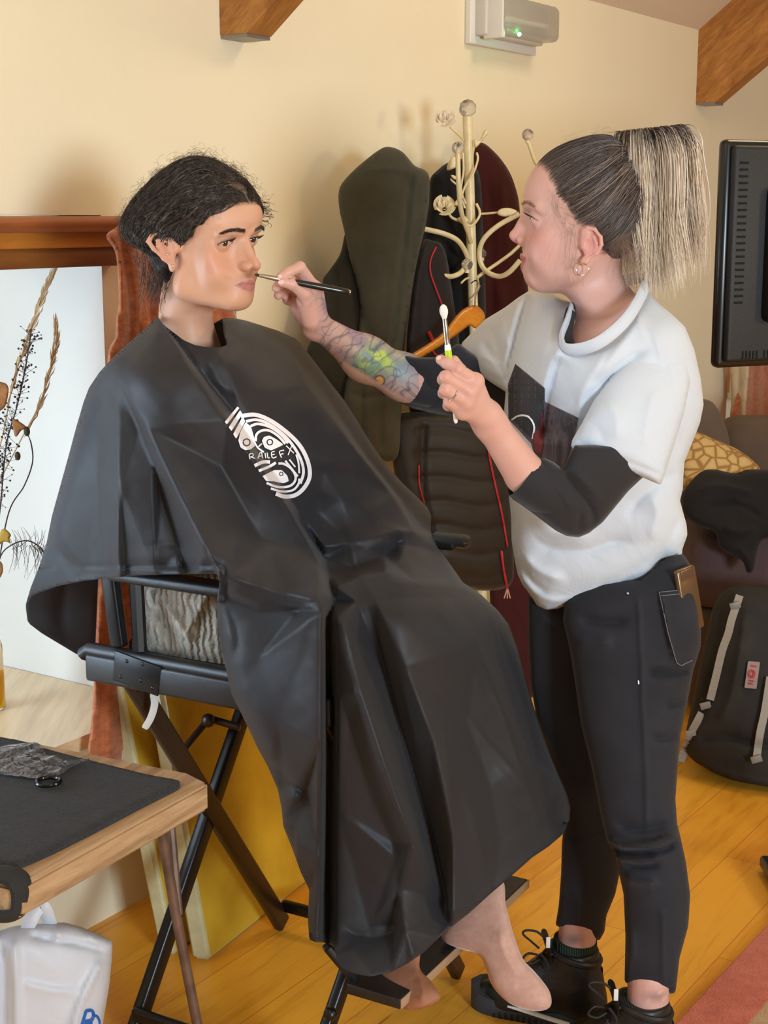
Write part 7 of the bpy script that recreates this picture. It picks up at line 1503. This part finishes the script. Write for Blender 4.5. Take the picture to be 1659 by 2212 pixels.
for i in range(190):
    b = tw_[rr.integers(0, len(tw_) - 1)]; d = rr.normal(size=3) * np.array([1, .6, .8]) + np.array([0, 0, .6]); d /= np.linalg.norm(d); L = rr.uniform(.006, .028); g_.add(*tube_vf([b, b + d * L], [.0006, .0003], 3)); g2.add(*ball_vf(b + d * L, rr.uniform(.0012, .0028), 6, 4))
g_.build('twiglet', mTwig, o); g2.build('bud', mTwig, o)
o, _ = stem('dried_seed_plant', [(-10, 1260, -.03), (18, 1110, -.03), (52, 1050, -.03), (70, 1000, -.03), (68, 962, -.03), (60, 938, -.03)], mTwig, 'thin curved stem with an oval dark seed head')
for (x, y, a, b) in ((58, 932, .0065, .010), (38, 985, .006, .009)): g_ = G(); g_.add(*ball_vf(P(x, y, YB - .03), 1, 12, 8, (a, a, b))); g_.build('seed_head', simple('seed_green', (66, 60, 40), .8), o)
o, _ = stem('dried_branch', [(-16, 1280, -.05), (0, 1205, -.05), (24, 1178, -.05), (58, 1168, -.05), (86, 1182, -.05), (100, 1205, -.05)], mTwig, 'low arching stem bending toward the black cape')
g_ = G()
for i in range(60):
    t = rr.random(); x = 20 + 80 * t; y = 1178 + 14 * (2 * t - 1) ** 2; b = P(x, y, YB - .05); L = rr.uniform(.01, .07); q = b + np.array([rr.normal() * .01, rr.normal() * .01, L * rr.choice([-1, .6])]); g_.add(*tube_vf([b, (b + q) / 2 + (.003, 0, 0), q], [.0007, .0005, .0003], 3))
g_.build('side_shoot', mTwig, o)
o, _ = stem('dried_leaf_branch', [(-20, 1200, -.06), (-14, 1000, -.06), (-4, 860, -.06)], mTwig, 'stem with curled brown and yellow leaves at the frame edge')
for pl, m in (([(-14, 830), (6, 826), (18, 836), (16, 862), (8, 882), (-14, 888)], mLeafB), ([(0, 1150), (8, 1142), (16, 1146), (24, 1156), (20, 1164), (24, 1174), (10, 1170), (-6, 1178)], mLeafY), ([(28, 905), (44, 912), (58, 924), (46, 930), (34, 944), (28, 925)], mLeafB), ([(-8, 1212), (4, 1216), (6, 1236), (-4, 1250)], mLeafB)):
    S_ = Solid(pl, [(pl[0][0], pl[0][1], YB - .06)], 3, 1, 1, .002); mesh('leaf', S_.V, S_.F, m, o)
# ================================================================== TELEVISION, RIGHT
tv = empty('television', P(1700, 800, 2.95) * (1, 1, 1), 'back of a black flat television on the right edge', 'television')
TY = 2.95; tl = P(1566, 300, TY); bl = P(1546, 796, TY); ux = np.array([.92, .39, 0]); uz = (tl - bl); H_ = np.linalg.norm(uz); uz /= H_; ux -= uz * (ux @ uz); ux /= np.linalg.norm(ux); un = np.cross(ux, uz); un = un if un[1] < 0 else -un
mTV = simple('tv_black', (17, 17, 18), .28); mTV2 = simple('tv_matte', (12, 12, 13), .55, bump=.2, bscale=400); mTVs = simple('vent_dark', (4, 4, 4), .9)
Wt = .74; c = bl + ux * Wt / 2 + uz * H_ / 2
g_ = G(); g_.add(*box_vf(c + un * -.012, ux * Wt / 2, uz * H_ / 2, un * .014, .012)); g_.build('bezel', mTV, tv)
g_ = G(); g_.add(*box_vf(c + un * .008, ux * (Wt / 2 - .012), uz * (H_ / 2 - .012), un * .010, .008)); g_.build('back_cover', mTV2, tv)
g_ = G(); g_.add(*box_vf(c + un * .030, ux * (Wt / 2 - .09), uz * (H_ / 2 - .09), un * .025, .015)); g_.build('electronics_housing', mTV2, tv)
g_ = G(); g_.add(*box_vf(c - un * .0265, ux * (Wt / 2 - .012), uz * (H_ / 2 - .012), un * .0006)); g_.build('screen', simple('tv_screen', (6, 6, 8), .08), tv)
for i in range(22):
    g_ = G(); q = bl + ux * .034 + uz * (.13 + .0128 * i) + un * .0185; g_.add(*box_vf(q, ux * .010, uz * .0022, un * .001)); g_.build('vent_slot', mTVs, tv)
for i in range(16):
    g_ = G(); q = bl + ux * (.05 + .0085 * i + .01 * (i // 5)) + uz * .026 + un * .0185; g_.add(*box_vf(q, ux * .0016, uz * .008, un * .001)); g_.build('vent_slot', mTVs, tv)
g_ = G(); q = bl + ux * .45; g_.add(*bar_vf(q + uz * .2 + un * .05, np.array([q[0], q[1] - .05, .04]), .05, .03)); g_.add(*box_vf((q[0], q[1] - .05, .0275), (.2, 0, 0), (0, .16, 0), (0, 0, .015), .01)); g_.build('stand', mTV, tv)
# ================================================================== RIGHT WINDOW CURTAIN, SOFA, CUSHION, CLOTHES
mLin2 = fabric('cream_lining', (206, 184, 150), .9)
Sx = Solid([(1615, 770), (1700, 770), (1705, 940), (1664, 952), (1612, 944), (1576, 934), (1584, 880), (1600, 830)], [wy(1580, 900, .09), wy(1700, 900, .09), wy(1640, 780, .09)], 5, 1, .5, .05, [([(1630, 780), (1624, 940)], -.02, 6, 6, .05), ([(1652, 780), (1650, 945)], -.02, 6, 6, .05)])
o = mesh('curtain', Sx.V, Sx.F, mCurt); tag(o, 'short rust orange curtain under the television', 'curtain')
Sx = Solid([(1578, 775), (1616, 775), (1614, 850), (1606, 934), (1590, 932), (1575, 926), (1580, 860)], [wy(1580, 900, .06), wy(1616, 900, .14)], 4, 1, .5, .02, [([(1596, 780), (1592, 930)], -.01, 4, 4, .05)])
lining = mesh('lining', Sx.V, Sx.F, mLin2, o)
mSofa = fabric('mauve_sofa', (88, 70, 70), .95, 600, .2, 5); mSofa2 = fabric('taupe_sofa', (96, 79, 66), .95, 600, .2, 5)
sf = empty('sofa', floorhit(1700, 1560) * (1, 1, 0), 'mauve-grey fabric sofa under the right-hand window, mostly hidden', 'sofa')
s0 = floorhit(1450, 1600); sd = WD; sn = WN
F0 = floorhit(1500, 1585)             # near left front foot
ax_ = np.array([.97, -.05, 0]); ax_ /= np.linalg.norm(ax_); ay_ = np.array([-.05, -.97, 0]) * -1; ay_ /= np.linalg.norm(ay_)
F0 = P(1478, 1500, 4.22) * (1, 1, 0)
def sbox(name, x0, x1, y0, y1, z0, z1, m, bev=.04):
    c = F0 + ax_ * (x0 + x1) / 2 + ay_ * (y0 + y1) / 2 + UZ * (z0 + z1) / 2; g = G(); g.add(*box_vf(c, ax_ * (x1 - x0) / 2, ay_ * (y1 - y0) / 2, UZ * (z1 - z0) / 2, bev)); return g.build(name, m, sf)
sbox('base', .02, 1.3, .03, .85, .04, .36, mSofa2, .03); sbox('seat_cushion', .01, 1.3, .0, .70, .36, .60, mSofa, .06); sbox('backrest', .20, 1.3, .60, .88, .40, .84, mSofa2, .07)
Sx = Solid([(1490, 862), (1520, 862), (1544, 874), (1568, 922), (1578, 970), (1580, 1050), (1560, 1120), (1470, 1120), (1470, 900)], [(1500, 900, 4.60), (1570, 1000, 4.62), (1480, 1100, 4.55)], 6, 1, 1, .10); mesh('arm', Sx.V, Sx.F, mSofa2, sf)
M = Mat('patterned_cushion'); w_ = M.node('ShaderNodeTexVoronoi', Scale=26, _feature='DISTANCE_TO_EDGE'); M.link(M.coords(), w_.inputs['Vector']); M.base(M.ramp(w_.outputs['Distance'], [(.04, srgb(150, 112, 60)), (.12, srgb(196, 162, 104)), (.5, srgb(206, 176, 122))])); M.set(Roughness=.9)
Sx = Solid([(1480, 930), (1508, 934), (1556, 954), (1604, 977), (1645, 1019), (1620, 1060), (1540, 1070), (1475, 1060)], [(1500, 940, 4.42), (1640, 1020, 4.35), (1500, 1060, 4.30)], 6, 1, 1, .06)
o = mesh('cushion', Sx.V, Sx.F, M.m); tag(o, 'beige cushion with a brown leaf pattern on the sofa', 'cushion')
Sx = Solid([(1473, 1077), (1481, 1053), (1516, 1018), (1544, 1013), (1588, 1022), (1620, 1014), (1680, 1020), (1700, 1060), (1690, 1160), (1659, 1164), (1640, 1176), (1628, 1230), (1614, 1237), (1604, 1212), (1580, 1200), (1556, 1184), (1544, 1150), (1512, 1137), (1478, 1110)], [(1480, 1080, 4.22), (1680, 1080, 4.22), (1620, 1230, 4.10), (1560, 1020, 4.30)], 5, 1, .8, .07, [([(1500, 1060), (1560, 1050), (1640, 1070)], .02, 8, 10, .2), ([(1520, 1100), (1590, 1090), (1650, 1120)], -.02, 8, 8, .2), ([(1560, 1140), (1600, 1150), (1640, 1140)], .02, 8, 8, .2), ([(1590, 1180), (1612, 1200), (1618, 1226)], .015, 6, 6, .3)], lambda p: .008 * vnoise(p, .06, 6))
o = mesh('clothes_pile', Sx.V, Sx.F, fabric('black_cotton', (24, 22, 24))); tag(o, 'crumpled black clothes heaped on the sofa seat', 'clothes')
# ================================================================== BACKPACK
M = Mat('backpack_fabric'); M.base(M.ramp(M.noise(9, 4), [(.3, srgb(28, 27, 26)), (.7, srgb(44, 42, 39))])); M.set(Roughness=.85); M.bump(M.noise(500, 2), .3, .001)
BP = [(1576, 1269), (1608, 1262), (1660, 1266), (1760, 1280), (1790, 1400), (1795, 1600), (1780, 1700), (1720, 1712), (1659, 1702), (1585, 1686), (1539, 1668), (1500, 1645), (1480, 1625), (1482, 1580), (1494, 1520), (1512, 1429), (1525, 1374), (1539, 1314), (1556, 1282)]
bp = empty('backpack', floorhit(1600, 1690) * (1, 1, 0), 'large black backpack with pale grey straps standing against the sofa', 'backpack')
Sk = Solid(BP, [(1560, 1290, 3.98), (1700, 1290, 3.96), (1500, 1630, 3.86), (1700, 1700, 3.74), (1600, 1500, 3.86)], 6, 1, .8, .12, [([(1614, 1300), (1600, 1400), (1580, 1500), (1548, 1570)], .02, 10, 8, .15), ([(1500, 1600), (1560, 1590), (1640, 1610), (1740, 1625)], -.02, 8, 8, .1), ([(1560, 1300), (1548, 1400), (1530, 1480), (1510, 1560)], -.015, 6, 6, .1), ([(1640, 1320), (1700, 1320)], -.01, 6, 6, .3), ([(1504, 1648), (1560, 1668), (1660, 1694), (1760, 1700)], .02, 6, 6, .1)], lambda p: .003 * vnoise(p, .05, 2), smooth=False)
Vk = Sk.V.copy(); Vk[:, 2] = np.maximum(Vk[:, 2], .002); mesh('bag_body', Vk, Sk.F, M.m, bp)
mStrap = simple('grey_webbing', (150, 144, 134), .8, bump=.3, bscale=300)
for pl in ([(1598, 1286), (1590, 1310), (1580, 1340), (1573, 1369), (1560, 1406), (1548, 1456), (1534, 1512)], [(1516, 1540), (1500, 1570), (1490, 1590), (1480, 1620), (1470, 1645)], [(1664, 1462), (1652, 1538), (1642, 1584), (1634, 1640)]):
    g_ = G(); line_on(g_, pl, 17, Sk, .012); st = g_.build('strap', mStrap, bp)
mBuck = simple('buckle_grey', (128, 124, 118), .4)
for (x, y) in ((1524, 1524), (1492, 1584), (1634, 1640), (1588, 1308)):
    g_ = G(); q = P(x, y, float(Sk.Y([(min(max(x, 1490), 1700), y)])[0]) - .018); g_.add(*box_vf(q, (.014, 0, .004), (0, .003, 0), (-.003, 0, .009), .002)); g_.build('buckle', mBuck, bp)
g_ = G(); decal(g_, [(1616, 1428), (1642, 1430), (1634, 1488), (1608, 1486)], Sk, .010); lb = g_.build('label_patch', simple('label_grey', (150, 128, 124), .6), bp)
mRedE = simple('emblem_red', (176, 40, 50), .6); g_ = G(); line_on(g_, [(1624 + 6 * math.cos(t), 1456 + 7 * math.sin(t)) for t in np.linspace(0, 2 * PI, 12)], 5, Sk, .0125)
for pl in ([(1622, 1438), (1634, 1440)], [(1618, 1470), (1628, 1472)], [(1616, 1476), (1626, 1478)]): line_on(g_, pl, 3, Sk, .0125)
g_.build('emblem', mRedE, lb)
# ================================================================== RUG
R0 = floorhit(1468, 2212); R1 = floorhit(1659, 2005); ed = (R1 - R0) / np.linalg.norm(R1 - R0); pe = np.array([ed[1], -ed[0], 0]); R0 = R0 - ed * .9
M = Mat('rug_wool'); v = M.coords(); mp = M.n.new('ShaderNodeMapping'); M.link(v, mp.inputs['Vector']); mp.inputs['Rotation'].default_value = (0, 0, -math.atan2(pe[1], pe[0]))
sx = M.n.new('ShaderNodeSeparateXYZ'); M.link(mp.outputs[0], sx.inputs[0]); off = M.n.new('ShaderNodeMath'); off.operation = 'ADD'; off.inputs[1].default_value = .50; M.link(sx.outputs['X'], off.inputs[0])
f = M.noise(26, 5, .7); rd = M.ramp(f, [(.3, srgb(176, 72, 40)), (.7, srgb(208, 104, 70))]); be = M.ramp(f, [(.3, srgb(170, 132, 84)), (.7, srgb(196, 166, 116))]); cr = M.ramp(off.outputs[0], [(.0, (0, 0, 0, 1)), (.112, (0, 0, 0, 1)), (.118, (1, 1, 1, 1))])
M.base(M.mix(rd, be, cr)); M.set(Roughness=.98, Sheen_Weight=.3); M.bump(M.noise(220, 3), .6, .004)
g_ = G(); c = R0 + ed * 1.1 + pe * .5 + UZ * .006; g_.add(*box_vf(c, ed * 1.1, pe * .5, UZ * .006, .003)); o = g_.build('rug', M.m, smooth=False); tag(o, 'terracotta-bordered wool rug at the bottom right corner', 'rug')
